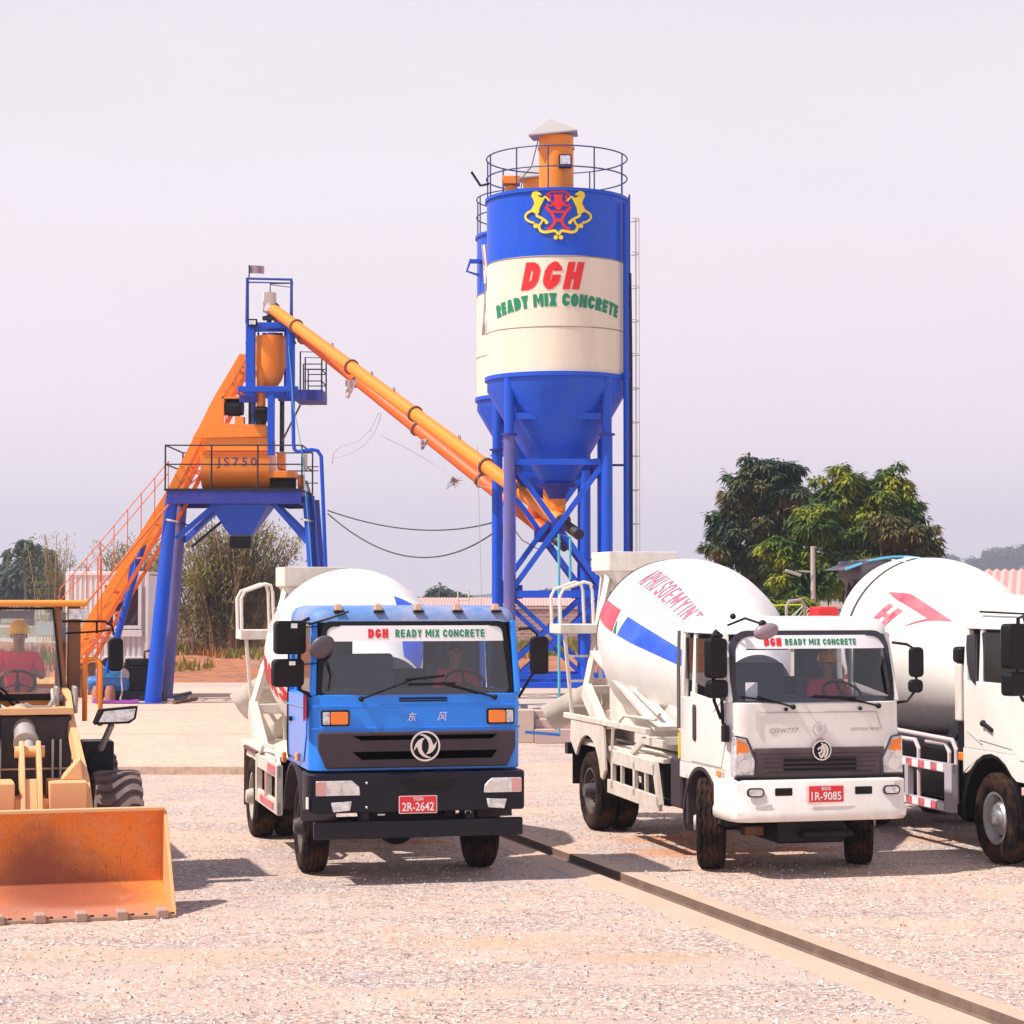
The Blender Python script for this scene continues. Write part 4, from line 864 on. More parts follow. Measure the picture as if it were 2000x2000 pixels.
# cement weigh hopper
obj('weigh_hopper',MB().lathe([(0,tz(654)),(.42,tz(654)),(.42,tz(658)),(.43,tz(658)),(.43,tz(711)),(.3,tz(740)),(.14,tz(757))],32,Matrix.Translation((tx(525),.36,0))),M_orange,tw)
obj('hopper_lid',MB().cone(T(527,652,.7),T(527,645,.7),.2,n=16).cone(T(510,652,.5),T(510,646,.5),.06,n=10).cone(T(543,652,.5),T(543,646,.5),.06,n=10),M_bluedk,tw)
obj('hanger_rod',MB().cone(T(500,690,.3),T(500,641,.3),.03,n=6).cone(T(554,690,.3),T(554,641,.3),.03,n=6),M_blue,tw)
obj('weigh_chute',MB().cone(T(507,760,.2),T(507,711,.2),.13,n=16).cone(T(507,793,.2),T(507,764,.2),.125,n=16),M_orange,tw)
obj('discharge_valve',MB().box(T(507,808,.2),(.36,.3,.4)).cone(T(497,800,.05),T(517,800,.05),.09,n=10).cone(T(507,818,.2),T(507,828,.2),.15,n=14),M_black,tw,bev=.02)
obj('flood_lamp',MB().box(T(493,632,-.2),(.25,.14,.2)),M_black,tw,bev=.01); obj('lamp_glass',MB().box(T(493,632,-.275),(.18,.01,.12)),M_lens,tw)
# side balcony
bx0,bx1=tx(576),tx(630)
obj('balcony_floor',MB().b2(bx0,bx1,-.1,1.3,tz(783),tz(776)).b2(bx0,bx1,-.14,-.101,tz(783),tz(762)).b2(bx1-.04,bx1,-.1,1.3,tz(776),tz(762)),M_bluedk,tw)
r2=MB()
for y in(-.12,1.3):
    r2.tube([(tx(586),y,tz(776)),(tx(586),y,tz(688)),(bx1-.03,y,tz(689)),(bx1-.03,y,tz(776))],.025,6)
    for py in(712,722,745): r2.tube([(tx(592),y,tz(py)),(bx1-.03,y,tz(py))],.016,5)
    r2.cone((tx(592),y,tz(776)),(tx(592),y,tz(712)),.02,n=5)
for py in(689,722,745): r2.tube([(bx1-.03,-.12,tz(py)),(bx1-.03,1.3,tz(py))],.02,5)
obj('balcony_railing',r2,M_dark,tw)
# skip hoist
sk=thing('skip_hoist','inclined orange skip hoist track rising to the mixing tower','hoist',(TX,TD,0))
pth=[(470,690),(418,778),(330,955),(185,1190),(100,1330)]
rails=MB(); ch=MB(); ties=MB()
def zlow(v): return V(v.x,v.y,max(v.z,.2))
for y in(.5,1.9):
    for a,b in zip(pth,pth[1:]): rails.beam(zlow(T(*a,y)),zlow(T(*b,y)),.09,.24)
lowp=[(484,712),(432,800),(349,968),(222,1180),(160,1290)]
for y in(.5,1.9):
    for a,b in zip(lowp[2:],lowp[3:]): ch.beam(zlow(T(*a,y)),zlow(T(*b,y)),.07,.1)
    for a,b in zip(lowp[:2],lowp[1:3]): ch.beam(zlow(T(*a,y)),zlow(T(*b,y)),.07,.12)
def lerp2(P,t):
    f=t*(len(P)-1); i=min(len(P)-2,int(f)); return tuple(P[i][k]+(P[i+1][k]-P[i][k])*(f-i) for k in(0,1))
for k in range(15):
    t=k/14; a=lerp2(pth,t); b=lerp2(lowp,t)
    ties.beam(zlow(T(*a,.5)),zlow(T(*a,1.9)),.06); ties.beam(zlow(T(*b,.5)),zlow(T(*b,1.9)),.05)
    for y in(.5,1.9):
        ties.beam(zlow(T(*a,y)),zlow(T(*b,y)),.05)
        if k<14: b2=lerp2(lowp if k%2 else pth,(k+1)/14); a2=a if k%2 else b; ties.beam(zlow(T(*a2,y)),zlow(T(*b2,y)),.04)
obj('rail',rails,M_orange,sk,bev=.008); obj('lower_chord',ch,M_orred,sk); obj('truss_tie',ties,M_orange,sk)
obj('side_plate',MB().prism([(T(*a).x,T(*a).z) for a in((408,796),(416,786),(432,772),(395,846),(352,935),(338,955))],'y',.7,.76),M_orange,sk)
st=MB()
P=[T(120,1175,-.2),T(330,925,-.2)]; 
for dzz in(0,.32): st.tube([P[0]+V(0,0,dzz),P[1]+V(0,0,dzz)],.015,5)
for k in range(9):
    q=P[0].lerp(P[1],k/8); st.cone(q+V(0,0,-.9+.1),q+V(0,0,.34),.014,n=5)
st.tube([P[0]+V(.12,0,-.8),P[1]+V(.12,0,-.75)],.03,5)
for px in(194,201): st.cone((tx(px),-.2,.16),(tx(px),-.2,tz(1090)),.02,n=5)
obj('stair_handrail',st,M_orred,sk)
# support strut below hoist
obj('strut',MB().cone(T(265,1060,1.2),V(tx(180),1.2,.16),.1,n=12).beam(T(245,1090,1.2),V(tx(196),1.2,.16),.08),M_blue,sk)
# ================================================================ SCREW CONVEYORS
def screw(label,p0,p1,m,r,ms):
    c=(p0+p1)/2; t=thing('screw_conveyor',label,'screw conveyor',p0,0,'screw conveyors from silos to tower'); d=p1-p0; L_=d.length; u=d.normalized()
    obj('tube',MB().cone(V(0,0,0),d,r,n=20),m,t)
    fl=MB()
    for q in(.0,.22,.45,.68,.9,1.0): fl.cone(d*q-u*.03,d*q+u*.03,r+.045,n=20)
    obj('flange',fl,M_rust,t)
    obj('inlet',MB().cone(u*.5,u*.5+V(0,0,.55),.15,.18,14),m,t)
    obj('gear_motor',MB().cone(-u*.03,-u*.3,r*.7,n=16).cone(-u*.3,-u*.75,.12,n=14),ms,t)
    lug=MB()
    for q in(.12,.3,.52,.6,.75): lug.tube([d*q+V(0,0,r),d*q+V(0,0,r+.1),d*q+u*.08+V(0,0,r+.1),d*q+u*.08+V(0,0,r)],.012,5)
    obj('lifting_lug',lug,M_rust,t)
    return t
A=at(533,604,59.8); B=at(1098,1020,47.4)
screw('upper bright orange screw conveyor from the front silo to the tower',B,A,M_orange,.165,mat('motor_brown',(.04,.025,.03),.6))
A2=at(548,622,60.2); B2=at(1068,1040,52.2)
screw('lower screw conveyor in orange painted redder for its shade from the rear silo to the tower',B2,A2,M_orred,.165,MATS['motor_brown'])
for k,(px,py,w,hh,D,l) in enumerate([(686,760,24,36,56.9,'torn pale plastic bag hanging highest under the conveyor'),(830,868,18,20,54.6,'small torn plastic bag hanging midway under the conveyor')]):
    p=at(px,py,D); s=D/FP
    tag(obj('plastic_bag',MB().grid(lambda u,v:(p.x+(u-.5)*w*s*(1-.7*v)-v*w*s*.3,p.y+.15*noise.noise(V(u*4,v*4,k)),p.z+hh*s*(.5-v)+.03*noise.noise(V(u*5,v*3,2))),8,10),M_bag),l,'bag','torn bags on the conveyor')
# twigs / wires bundle
def cable(label,pts,r=.018,m=M_cable,name='cable',cat='cable'):
    return tag(obj(name,MB().tube(pts,r,6),m),label,cat,'cables strung from the tower')
def sag(a,b,px,py,n=24):
    """quadratic through a,b passing the picture point (px,py) halfway in depth"""
    m=at(px,py,(a.y+b.y)/2); c=m*2-(a+b)/2
    return [a*(1-t)**2+c*2*t*(1-t)+b*t*t for t in [i/n for i in range(n+1)]]
cable('upper slack black cable between tower and silo',sag(at(640,997,59.5),at(965,1020,52),805,1034))
cable('lower deeply sagging black cable between tower and silo',sag(at(640,1003,59.5),at(965,1040,52),800,1087))
cable('thin pale wire slanting from the tower balcony to the silos',[at(600,790,59.5),at(700,830,57.5),at(800,878,56),at(885,930,54.5),at(920,945,53.5),at(985,960,52)],.006,M_gtext)
cable('thin looped wire hanging from the conveyor to the tower',sag(at(745,806,56),at(650,895,59.5),712,868)+[at(650,905,59.5)],.008,M_gtext)
cable('second thin looped wire hanging from the conveyor to the tower',[at(740,806,56),at(725,838,56.8),at(700,862,57.5),at(665,872,58.5),at(652,885,59),at(649,905,59.4)],.008,M_gtext)
cable('black hose loop hanging between the silo legs',[at(1005,1035,49),at(1020,1055,49),at(1050,1072,49),at(1075,1070,49),at(1098,1050,49)],.012)
cable('thin vertical wire hanging left of the silos',[at(932,870,50),at(936,1000,50),at(941,1190,50)],.008,M_gtext)
tag(obj('brush_bundle',MB().join(sum_mb([MB().tube([at(885+rnd.uniform(-3,3),930,54.5),at(885+rnd.uniform(-14,16),930+rnd.uniform(-5,26),54.5+rnd.uniform(-.3,.3))],.006,4) for k in range(16)])) if 0 else (lambda mb:[mb.tube([at(885+rnd.uniform(-3,3),932,54.5),at(885+rnd.uniform(-9,10),940+rnd.uniform(-5,4),54.4),at(885+rnd.uniform(-14,18),935+rnd.uniform(-5,24),54.5+rnd.uniform(-.3,.3))],.007,4) for k in range(18)] and mb)(MB()),M_rust),'small tangle of loose wires hanging under the conveyor','wires')
# ================================================================ WHEELS
def tyre_mb(r=.52,w=.28,rim=.3,zig=True,n=96):
    mb=MB(); mw=28; prof=[]
    for j in range(mw+1):
        u=j/mw*2-1; prof.append(u)
    def P(i,j):
        a=2*PI*i/n; u=prof[j]; x=u*w/2
        rr=r-.012*u*u-.035*max(0,abs(u)-.82)*5
        if zig: gs=[-.62,-.22,.22,.62]; gg=min(abs(u-g-.07*math.asin(math.sin(i*PI/3))) for g in gs); dep=.02 if gg<.06 else 0
        else: gg=min(abs(u-g) for g in(-.55,-.18,.18,.55)); dep=.014 if gg<.05 else 0
        if abs(u)>.72 and i%6<2: dep=.018
        rr-=dep; return (x,rr*sin(a),rr*cos(a))
    vs=[P(i,j) for j in range(mw+1) for i in range(n)]
    mb.add(vs,[(j*n+i,j*n+(i+1)%n,(j+1)*n+(i+1)%n,(j+1)*n+i) for j in range(mw) for i in range(n)])
    M=Matrix.Rotation(PI/2,3,'Y')
    for s in(-1,1):
        pr=[(r-.05,s*w*.5),(r-.09,s*w*.53),(r-.14,s*w*.535),(rim+.03,s*w*.49),(rim,s*w*.42),(rim-.02,s*w*.3)]
        mb.lathe(pr,n//2,M.to_4x4())
    return mb
def rim_mb(side,rim=.3,w=.28,deep=True):
    """disc wheel; side=-1 faces -x"""
    mb=MB(); M=Matrix.Rotation(PI/2,4,'Y'); s=side
    mb.lathe([(rim+.005,s*w*.44),(rim-.02,s*w*.44),(rim-.035,s*w*.2),(rim-.06,s*w*.0),(.2,-s*.02 if deep else s*.05),(.16,s*.02 if deep else s*.1),(.1,s*.03 if deep else s*.11)],40,M)
    mb.lathe([(.1,s*.0),(.1,s*.14),(.08,s*.2),(0,s*.2)],24,M)
    for k in range(10):
        a=2*PI*k/10; p=V(0,.145*sin(a),.145*cos(a)); mb.cone(p+V(s*.0,0,0),p+V(s*.075,0,0),.017,n=7)
    mb.m=1
    for k in range(8):
        a=2*PI*(k+.5)/8; p=V(0,.215*sin(a),.215*cos(a)); mb.cone(p+V(s*.002,0,0),p+V(s*.022,0,0),.026,.026,10)
    mb.m=0
    return mb
def wheel(par,x,y,r=.52,w=.28,steer=0,rimm=None,side=-1,zig=True,deep=True,dual=False):
    key=(r,w,zig)
    if key not in WC: WC[key]=None
    e=bpy.data.objects.new('wheel',None); col.objects.link(e); e.parent=par; e.location=(x,y,r); e.rotation_euler=(0,0,steer)
    offs=[0] if not dual else [0,-side*(w+.04)]
    for k,o in enumerate(offs):
        if WC[key] is None: t=obj('tyre',tyre_mb(r,w,zig=zig),M_rubber,e); WC[key]=t.data
        else: t=bpy.data.objects.new('tyre',WC[key]); col.objects.link(t); t.parent=e
        t.location=(o,0,0)
    kk=(side,deep,rimm.name,w)
    if kk in WC: q=bpy.data.objects.new('rim',WC[kk]); col.objects.link(q); q.parent=e
    else: q=obj('rim',rim_mb(side,w=w,deep=deep),[rimm,M_black],e); WC[kk]=q.data
    return e
WC={}
M_rimw=mat('white_rim_dusty',(.5,.46,.42),.6,dirt=.8,dcol=(.2,.12,.09),dscale=7)
M_rimk=mat('dark_rim',(.05,.045,.05),.5,dirt=.7,dcol=(.2,.13,.1),dscale=7)
# ================================================================ DRUM
def drum_surface(prof,A,B):
    """prof: list of (t along A->B in metres, radius); returns mapping (t,phi,off)->point and mesh ring builder"""
    A=Vector(A);B=Vector(B); ax=(B-A).normalized(); e1=V(-1,0,0); e2=e1.cross(ax)*-1
    if e2.z<0: e2=-e2
    def rad(t):
        for (a,ra),(b,rb) in zip(prof,prof[1:]):
            if t<=b or (b,rb)==prof[-1]: 
                k=max(0,min(1,(t-a)/(b-a) if b>a else 0)); return ra+(rb-ra)*k
    def rs(t): return (rad(t-.14)+rad(t-.07)+rad(t)+rad(t+.07)+rad(t+.14))/5
    def P(t,phi,off=0): q=rs(t)+off; return A+ax*t+(e1*cos(phi)+e2*sin(phi))*q
    return P
def make_drum(par,prof,A,B,m=None,seam=None):
    P=drum_surface(prof,A,B); L_=prof[-1][0]; n=64; k=40
    mb=MB(); rings=[[P(L_*i/k,2*PI*j/n) for j in range(n)] for i in range(k+1)]; mb.loft(rings)
    d=obj('drum',mb,m or M_drum,par,smooth=50)
    if seam:
        s=MB(); s.loft([[P(seam+dz,2*PI*j/n,o) for j in range(n)] for dz,o in((-.03,.004),(-.03,.014),(.03,.014),(.03,.004))],cap=False)
        obj('track_ring',s,mat('seam_line',(.08,.06,.06),.7),d)
    obj('mouth_ring',MB().loft([[P(L_+dz,2*PI*j/32,o) for j in range(32)] for dz,o in((-.02,.01),(-.02,.05),(.06,.05),(.06,-.1))],cap=False),M_whdirty,d)
    # front bearing / gearbox
    obj('drum_gearbox',MB().cone(P(0,0,-.99*prof[0][1]),P(-.25,0,-.99*prof[0][1]),.3,.22,20),M_dark,d)
    return d,P
def on_drum(P,t0,phi0,R_,ext=.004):
    """flat x (reader's right = towards the cab = smaller t), z up"""
    return lambda x,o,z: P(t0-x,phi0+z/R_,.004+o)
# ================================================================ SHARED TRUCK REAR
def rounded_box(name,x0,x1,y0,y1,z0,z1,m,par,bev=.03): return obj(name,MB().b2(x0,x1,y0,y1,z0,z1),m,par,bev=bev,seg=3)
def chassis(par,yb,m=M_dark,z=.95):
    mb=MB()
    for x in(-.4,.4): mb.b2(x-.05,x+.05,-1.0,yb,z-.25,z)
    for y in(-.9,.9,2.0,3.0,yb-.1): mb.b2(-.35,.35,y-.06,y+.06,z-.2,z-.04)
    obj('chassis_frame',mb,m,par,bev=.01)
def axle(par,y,w=1.9): obj('axle',MB().cone((-w/2,y,.52),(w/2,y,.52),.09,n=14).sph((0,y,.52),.24,sc=(1,.9,1)),M_dark,par)
def mirror_box(par,c,w,h,d=.1,rz=0,name='mirror',bolt=False):
    e=obj(name,MB().prism([(p[0],p[1]) for p in rrect(w,h,.05,4)],'y',-d/2,d/2),M_black,par,bev=.025,seg=3,loc=c); e.rotation_euler=(0,0,rz)
    obj('mirror_face',MB().prism(rrect(w*.86,h*.9,.04,4),'y',d/2+.001,d/2+.006),M_chrome,e)
    if bolt:
        obj('mount_plate',MB().b2(-.01,.06,-d/2-.02,-d/2+.001,h*.28,h*.42),M_chrome,e); obj('mount_bar',MB().cone((-w*.5,-d/2-.01,h*.25),(w*.9,-d/2+.02,h*.33),.008,n=6),M_black,e)
    return e
def text_part(par,s,h,w,c,m,bold=0,shear=0,space=1,name='lettering',rx=0,ext=.004):
    mb=finish_flat(text(s,h,w,bold,shear,space=space),lambda x,o,z:(x,-o,z),ext,0); o=obj(name,mb,m,par,smooth=0,loc=c); o.rotation_euler=(rx,0,0); return o
def plate(par,c,top,num):
    p=obj('licence_plate',MB().prism(rrect(.42,.19,.012,3),'y',-.006,.006),M_plate,par,loc=c)
    obj('plate_border',MB().join(MB().prism(rrect(.42,.19,.012,3),'y',-.0075,-.0062)),M_wtext,p); obj('plate_face',MB().prism(rrect(.405,.176,.01,3),'y',-.0095,-.0077),M_plate,p)
    text_part(p,top,.038,None,(0,-.0105,.06),M_wtext,.01,ext=.002); text_part(p,num,.092,.35,(0,-.0105,-.022),M_wtext,.012,ext=.002)
    return p
def person(label,loc,rz,shirt=M_shirt,hat=None,sit=True,hat2=False,wheel_r=.45,lean=0,group=None):
    """seated driver; origin at the hip on the seat, faces -Y"""
    t=thing('person',label,'person',loc,rz,group)
    nodes={'pel':(0,0,0,.15,.12),'wa':(0,.0,.17,.135,.11),'ch':(0,.01,.37,.165,.125),'nk0':(0,.01,.52,.075,.07),'nk1':(0,-.01,.585,.055,.058),'hd0':(0,-.025,.64,.07,.085),'hd1':(0,-.02,.715,.078,.098),'hd2':(0,-.01,.79,.07,.085)}
    ed=[('pel','wa'),('wa','ch'),('ch','nk0'),('nk0','nk1'),('nk1','hd0'),('hd0','hd1'),('hd1','hd2')]
    for s,n_ in((-1,'L'),(1,'R')):
        nodes.update({n_+'sh':(s*.185,.01,.47,.062,.062),n_+'el':(s*.255,-.12,.25,.045,.045),n_+'wr':(s*.16,-.36,.3,.029,.026),n_+'pa':(s*.15,-.43,.32,.037,.022),
          n_+'hp':(s*.1,-.03,-.02,.095,.09),n_+'kn':(s*.17,-.45,.03,.068,.068),n_+'an':(s*.17,-.5,-.38,.043,.045),n_+'to':(s*.18,-.64,-.43,.04,.03)})
        ed+=[('ch',n_+'sh'),(n_+'sh',n_+'el'),(n_+'el',n_+'wr'),(n_+'wr',n_+'pa'),('pel',n_+'hp'),(n_+'hp',n_+'kn'),(n_+'kn',n_+'an'),(n_+'an',n_+'to')]
        for q,(dx,L_) in enumerate([(-.03,.04),(-.01,.05),(.01,.048),(.03,.036)]):
            nodes.update({f'{n_}f{q}a':(s*.15+dx,-.47,.335,.0095,.0095),f'{n_}f{q}b':(s*.15+dx*1.05,-.47-L_*.6,.325,.009,.009),f'{n_}f{q}c':(s*.15+dx,-.46-L_*.7,.295,.008,.008)})
            ed+=[(n_+'pa',f'{n_}f{q}a'),(f'{n_}f{q}a',f'{n_}f{q}b'),(f'{n_}f{q}b',f'{n_}f{q}c')]
        nodes.update({n_+'t1':(s*.15-s*.045,-.41,.33,.011,.011),n_+'t2':(s*.15-s*.06,-.455,.335,.009,.009)}); ed+=[(n_+'wr',n_+'t1'),(n_+'t1',n_+'t2')]
    def skin(nm,keep,scale,m,sub=2,names=None):
        ks=[k for k in nodes if k in keep]; idx={k:i for i,k in enumerate(ks)}
        me=bpy.data.meshes.new(nm); me.from_pydata([nodes[k][:3] for k in ks],[(idx[a],idx[b]) for a,b in ed if a in idx and b in idx],[]); o=bpy.data.objects.new(nm,me); col.objects.link(o)
        md=o.modifiers.new('s','SKIN'); 
        for k in ks: v=me.skin_vertices[0].data[idx[k]]; v.radius=(nodes[k][3]*scale,nodes[k][4]*scale); v.use_root=(k=='pel')
        sb=o.modifiers.new('u','SUBSURF'); sb.levels=sub; sb.render_levels=sub
        bpy.context.view_layer.update(); em=bpy.data.meshes.new_from_object(o.evaluated_get(bpy.context.evaluated_depsgraph_get()))
        bpy.data.objects.remove(o); em.materials.clear(); em.materials.append(m); em.polygons.foreach_set('use_smooth',[True]*len(em.polygons))
        o=bpy.data.objects.new(nm,em); col.objects.link(o); o.parent=t; return o
    skin('body',set(nodes),1,M_skin)
    skin('shirt',{'pel','wa','ch','nk0','Lsh','Rsh','Lel','Rel'},1.13,shirt)
    skin('trousers',{'pel','Lhp','Rhp','Lkn','Rkn','Lan','Ran'},1.14,M_trous)
    f=MB().sph((0,-.125,.70),.016,sc=(.8,1.3,1.6)).sph((-.082,-.0,.7),.022,sc=(.5,.9,1.4)).sph((.082,-.0,.7),.022,sc=(.5,.9,1.4))
    obj('face_features',f,M_skin,t); obj('eyes',MB().sph((-.032,-.104,.725),.012).sph((.032,-.104,.725),.012).b2(-.045,-.02,-.112,-.1,.742,.748).b2(.02,.045,-.112,-.1,.742,.748),mat('eye_dark',(.03,.02,.02),.4),t)
    obj('mouth',MB().box((0,-.113,.655),(.045,.008,.01)),mat('lip',(.25,.08,.07),.6),t)
    if hat:
        obj('helmet',MB().lathe([(.118,.735),(.116,.77),(.1,.83),(.06,.87),(0,.882)],28,Matrix.Translation((0,-.01,0))@Matrix.Diagonal((.95,1.12,1,1))).lathe([(.118,.735),(.133,.73),(.133,.74),(.117,.745)],28,Matrix.Translation((0,-.02,0))@Matrix.Diagonal((.95,1.2,1,1))).b2(-.012,.012,-.1,.09,.85,.888),hat,t,smooth=50)
    else: obj('hair',MB().lathe([(.088,.73),(.09,.77),(.075,.82),(.04,.85),(0,.86)],24,Matrix.Translation((0,.005,0))@Matrix.Diagonal((.95,1.12,1,1))),M_black,t)
    return t
def steering(par,c,r=.22,tilt=35):
    M=Matrix.Translation(c)@Matrix.Rotation(R(tilt),4,'X')
    mb=MB().tube([M@V(r*cos(a),r*sin(a),0) for a in [2*PI*k/32 for k in range(32)]],.016,8,closed=True).cone(M@V(0,0,-.35),M@V(0,0,0),.035,.03,10)
    for a in(90,210,330): mb.beam(M@V(0,0,-.02),M@V(r*cos(R(a)),r*sin(R(a)),0),.03,.015)
    return obj('steering_wheel',mb,M_black,par)
def seat(par,x,y,z,w=.52,h=.75,hr=True):
    mb=MB().b2(x-w/2,x+w/2,y-.25,y+.25,z-.16,z).box((x,y+.27,z+h/2),(w,.14,h),M=Matrix.Rotation(R(-8),3,'X'))
    if hr: mb.box((x,y+.33,z+h+.1),(w*.55,.1,.2))
    return obj('seat',mb,M_seat,par,bev=.045,seg=3)
# cab shell: open box with pillars
def cab_shell(par,W,yb,yf,yft,zb,zw,zt,zr,mat_,roofm,arch=None,corner=.16,rear_win=True,doorm=None):
    mb=MB()
    # floor & lower sides as a prism with optional wheel arch
    prof=[(yf,zw),(yf,zb)]
    if arch:
        (ay,az,ar)=arch
        for k in range(13):
            a=PI-PI*k/12; z=az+ar*sin(a)
            prof.append((ay+ar*cos(a)*1.0,max(z,zb)))
    prof+=[(yb,zb),(yb,zw)]
    # plan-rounded lower body: build by lofting the rounded plan, then add side skins
    def plan(w,y0,y1,r,z,n=5):
        out=[]
        for (sx,sy,a0) in((1,1,0),(-1,1,90),(-1,-1,180),(1,-1,270)):
            rr=r if sy<0 else .05
            for i in range(n+1):
                a=R(a0+90*i/n); out.append(V(sx*(w-rr)+rr*cos(a),(y1-rr if sy>0 else y0+rr)+rr*sin(a),z))
        return out
    low=MB()
    if arch:
        zz=az+ar+.03 if arch else zb
        zz=max(zz,zb+.02)
        low.loft([plan(W,yf,yb,corner,zz),plan(W,yf,yb,corner,zw)])
        fr=[(yf+corner*.6,zz),(yf+corner*.6,zb)]+[(p,q) for p,q in prof[2:-2] if True]+[(yb,zb),(yb,zz)]
        for s in(-1,1):
            a_,b_=(s*(W-.06),s*W); low.prism(fr,'x',min(a_,b_),max(a_,b_))
        low.loft([plan(W,yf,yf+.35,corner,zb),plan(W,yf,yf+.35,corner,zz-.002)])
    else: low.loft([plan(W,yf,yb,corner,zb),plan(W,yf,yb,corner,zw)])
    cb=obj('cab',low,mat_,par,bev=.012)
    # roof
    rf=MB(); 
    rf.loft([plan(W-.03,yft,yb,corner,zt),plan(W-.035,yft+.02,yb,corner,zt+(zr-zt)*.45),plan(W-.08,yft+.1,yb-.03,corner,zr-.03),plan(W-.18,yft+.25,yb-.1,corner,zr),])
    obj('roof',rf,roofm,cb,smooth=50,bev=0)
    # pillars
    pl=MB()
    for s in(-1,1):
        x0=s*(W-.045); x1=s*(W-.075)
        pl.beam((s*(W-.035),yf+(.13 if corner>.18 else .07),zw-.01),(s*(W-.065),yft+(.13 if corner>.18 else .07),zt+.01),.07,.09)
        pl.beam((x0,yb-.05,zw-.01),(x1,yb-.06,zt+.01),.08,.1)
        ym=yb-.42 if (yb-yf)>1.5 else yb-.25
        pl.beam((x0,ym,zw-.01),(x1,ym,zt+.01),.05,.09)
        if not rear_win: pl.prism([(ym,zw-.01),(yb-.03,zw-.01),(yb-.03,zt+.01),(ym,zt+.01)],'x',min(s*(W-.07),s*(W-.03)),max(s*(W-.07),s*(W-.03)))
    obj('pillar',pl,mat_,cb,bev=.02)
    # back wall with window
    bw=MB().b2(-W+.05,W-.05,yb-.05,yb-.01,zw-.01,zw+.22).b2(-W+.05,-.42,yb-.05,yb-.01,zw+.22,zt).b2(.42,W-.05,yb-.05,yb-.01,zw+.22,zt).b2(-.42,.42,yb-.05,yb-.01,zt-.12,zt)
    obj('back_wall',bw,M_inter,cb)
    obj('dashboard',MB().prism([(yf+.08,zw-.05),(yf+.08,zw+.02),(yf+.3,zw+.06),(yf+.5,zw-.0),(yf+.55,zw-.2),(yf+.08,zw-.2)],'x',-W+.1,W-.1) if 0 else MB().b2(-W+.08,W-.08,yf+.1,yf+.45,zw-.0,zw+.045),M_inter,cb,bev=.02)
    obj('headliner',MB().b2(-W+.08,W-.08,yft+.1,yb-.06,zt-.02,zt-.001),M_inter,cb)
    return cb
def wsh(W0,W1,yf,yft,z0,z1,r=.1,n=5,cur=.06):
    """rounded trapezoid windscreen outline (list of points), slightly curved in plan"""
    def Y(x,z):
        t=(z-z0)/(z1-z0); y=yf+(yft-yf)*t; return y+cur*(abs(x)/W0)**5
    out=[]
    for (cx,cz,a0) in((W1-r,z1-r,0),(-W1+r,z1-r,90),(-W0+r,z0+r,180),(W0-r,z0+r,270)):
        for i in range(n+1):
            a=R(a0+90*i/n); x=cx+r*cos(a); z=cz+r*sin(a); out.append(V(x,Y(x,z),z))
    return out,Y
def screen(par,W0,W1,yf,yft,z0,z1,r,banner,texts,bw=.07,cur=.06,frame=M_black):
    out,Y=wsh(W0,W1,yf,yft,z0,z1,r,cur=cur)
    C=V(0,0,(z0+z1)/2)
    def inset(k): 
        res=[]
        for p in out:
            x=p.x*(1-k/W0); z=C.z+(p.z-C.z)*(1-2*k/(z1-z0)); res.append(V(x,Y(x,z),z))
        return res
    n=len(out); a=inset(bw)
    fr=MB().loft([[p+V(0,-.012,0) for p in out],[p+V(0,-.018,0) for p in a],[p+V(0,.01,0) for p in a],[p+V(0,.01,0) for p in out]],cap=False); fr.add([p+V(0,-.012,0) for p in out]+[p+V(0,.01,0) for p in out],[(i,(i+1)%n,n+(i+1)%n,n+i) for i in range(n)])
    f=obj('windscreen_seal',fr,frame,par,smooth=40)
    def q(u,v,off=0):
        zz=z0+(z1-z0)*v; half=(W0+(W1-W0)*v)-bw*.9; e=min(1,min(v,1-v)*(z1-z0)/max(r,.02)); half-=max(0,(1-math.sqrt(max(0,1-(1-e)**2))))*r*.9
        x=(u*2-1)*half; return V(x,Y(x,zz)-.006-off,zz)
    vb=bw*.85/(z1-z0)
    g=MB().grid(lambda u,v:q(u,vb+(1-2*vb)*v),16,12); obj('windscreen',g,G_ws,par,smooth=60,recalc=False)
    v0=1-vb-banner/(z1-z0)
    b=obj('windscreen_banner',MB().grid(lambda u,v:q(u,v0+(1-vb-v0)*v,.005),16,4),M_banner,par,smooth=60)
    zc=z0+(z1-z0)*(v0+1-vb)/2
    for s,h,w,x,m,bo in texts:
        mb=finish_flat(blocktext(s,h,w,t=bo,gap=.14),lambda X,o,Z:(x+X,Y(x+X,zc+Z)-.013-o,zc+Z),.002,.1)
        obj('banner_lettering',mb,m,b,smooth=0)
    return Y
def wiper(par,p0,p1,p2,p3,name='wiper'):
    obj(name,MB().tube([p0,p1],.012,6).tube([p2,p3],.013,6).sph(p0,.03),M_black,par)
def guard(par,pts,w,m,thick=.05,name='side_guard'): 
    mb=MB()
    for a,b in pts: mb.beam(a,b,thick,w)
    return obj(name,mb,m,par,bev=.006)
def fender(par,x0,x1,y,z,r,m,a0=0,a1=180,th=.03,name='fender'):
    mb=MB(); n=18; rings=[]
    for k in range(n+1):
        a=R(a0+(a1-a0)*k/n); rings.append([(x,y+q*cos(a),z+q*sin(a)) for x,q in((x0,r),(x1,r),(x1,r+th),(x0,r+th))])
    mb.loft(rings); return obj(name,mb,m,par,smooth=40)
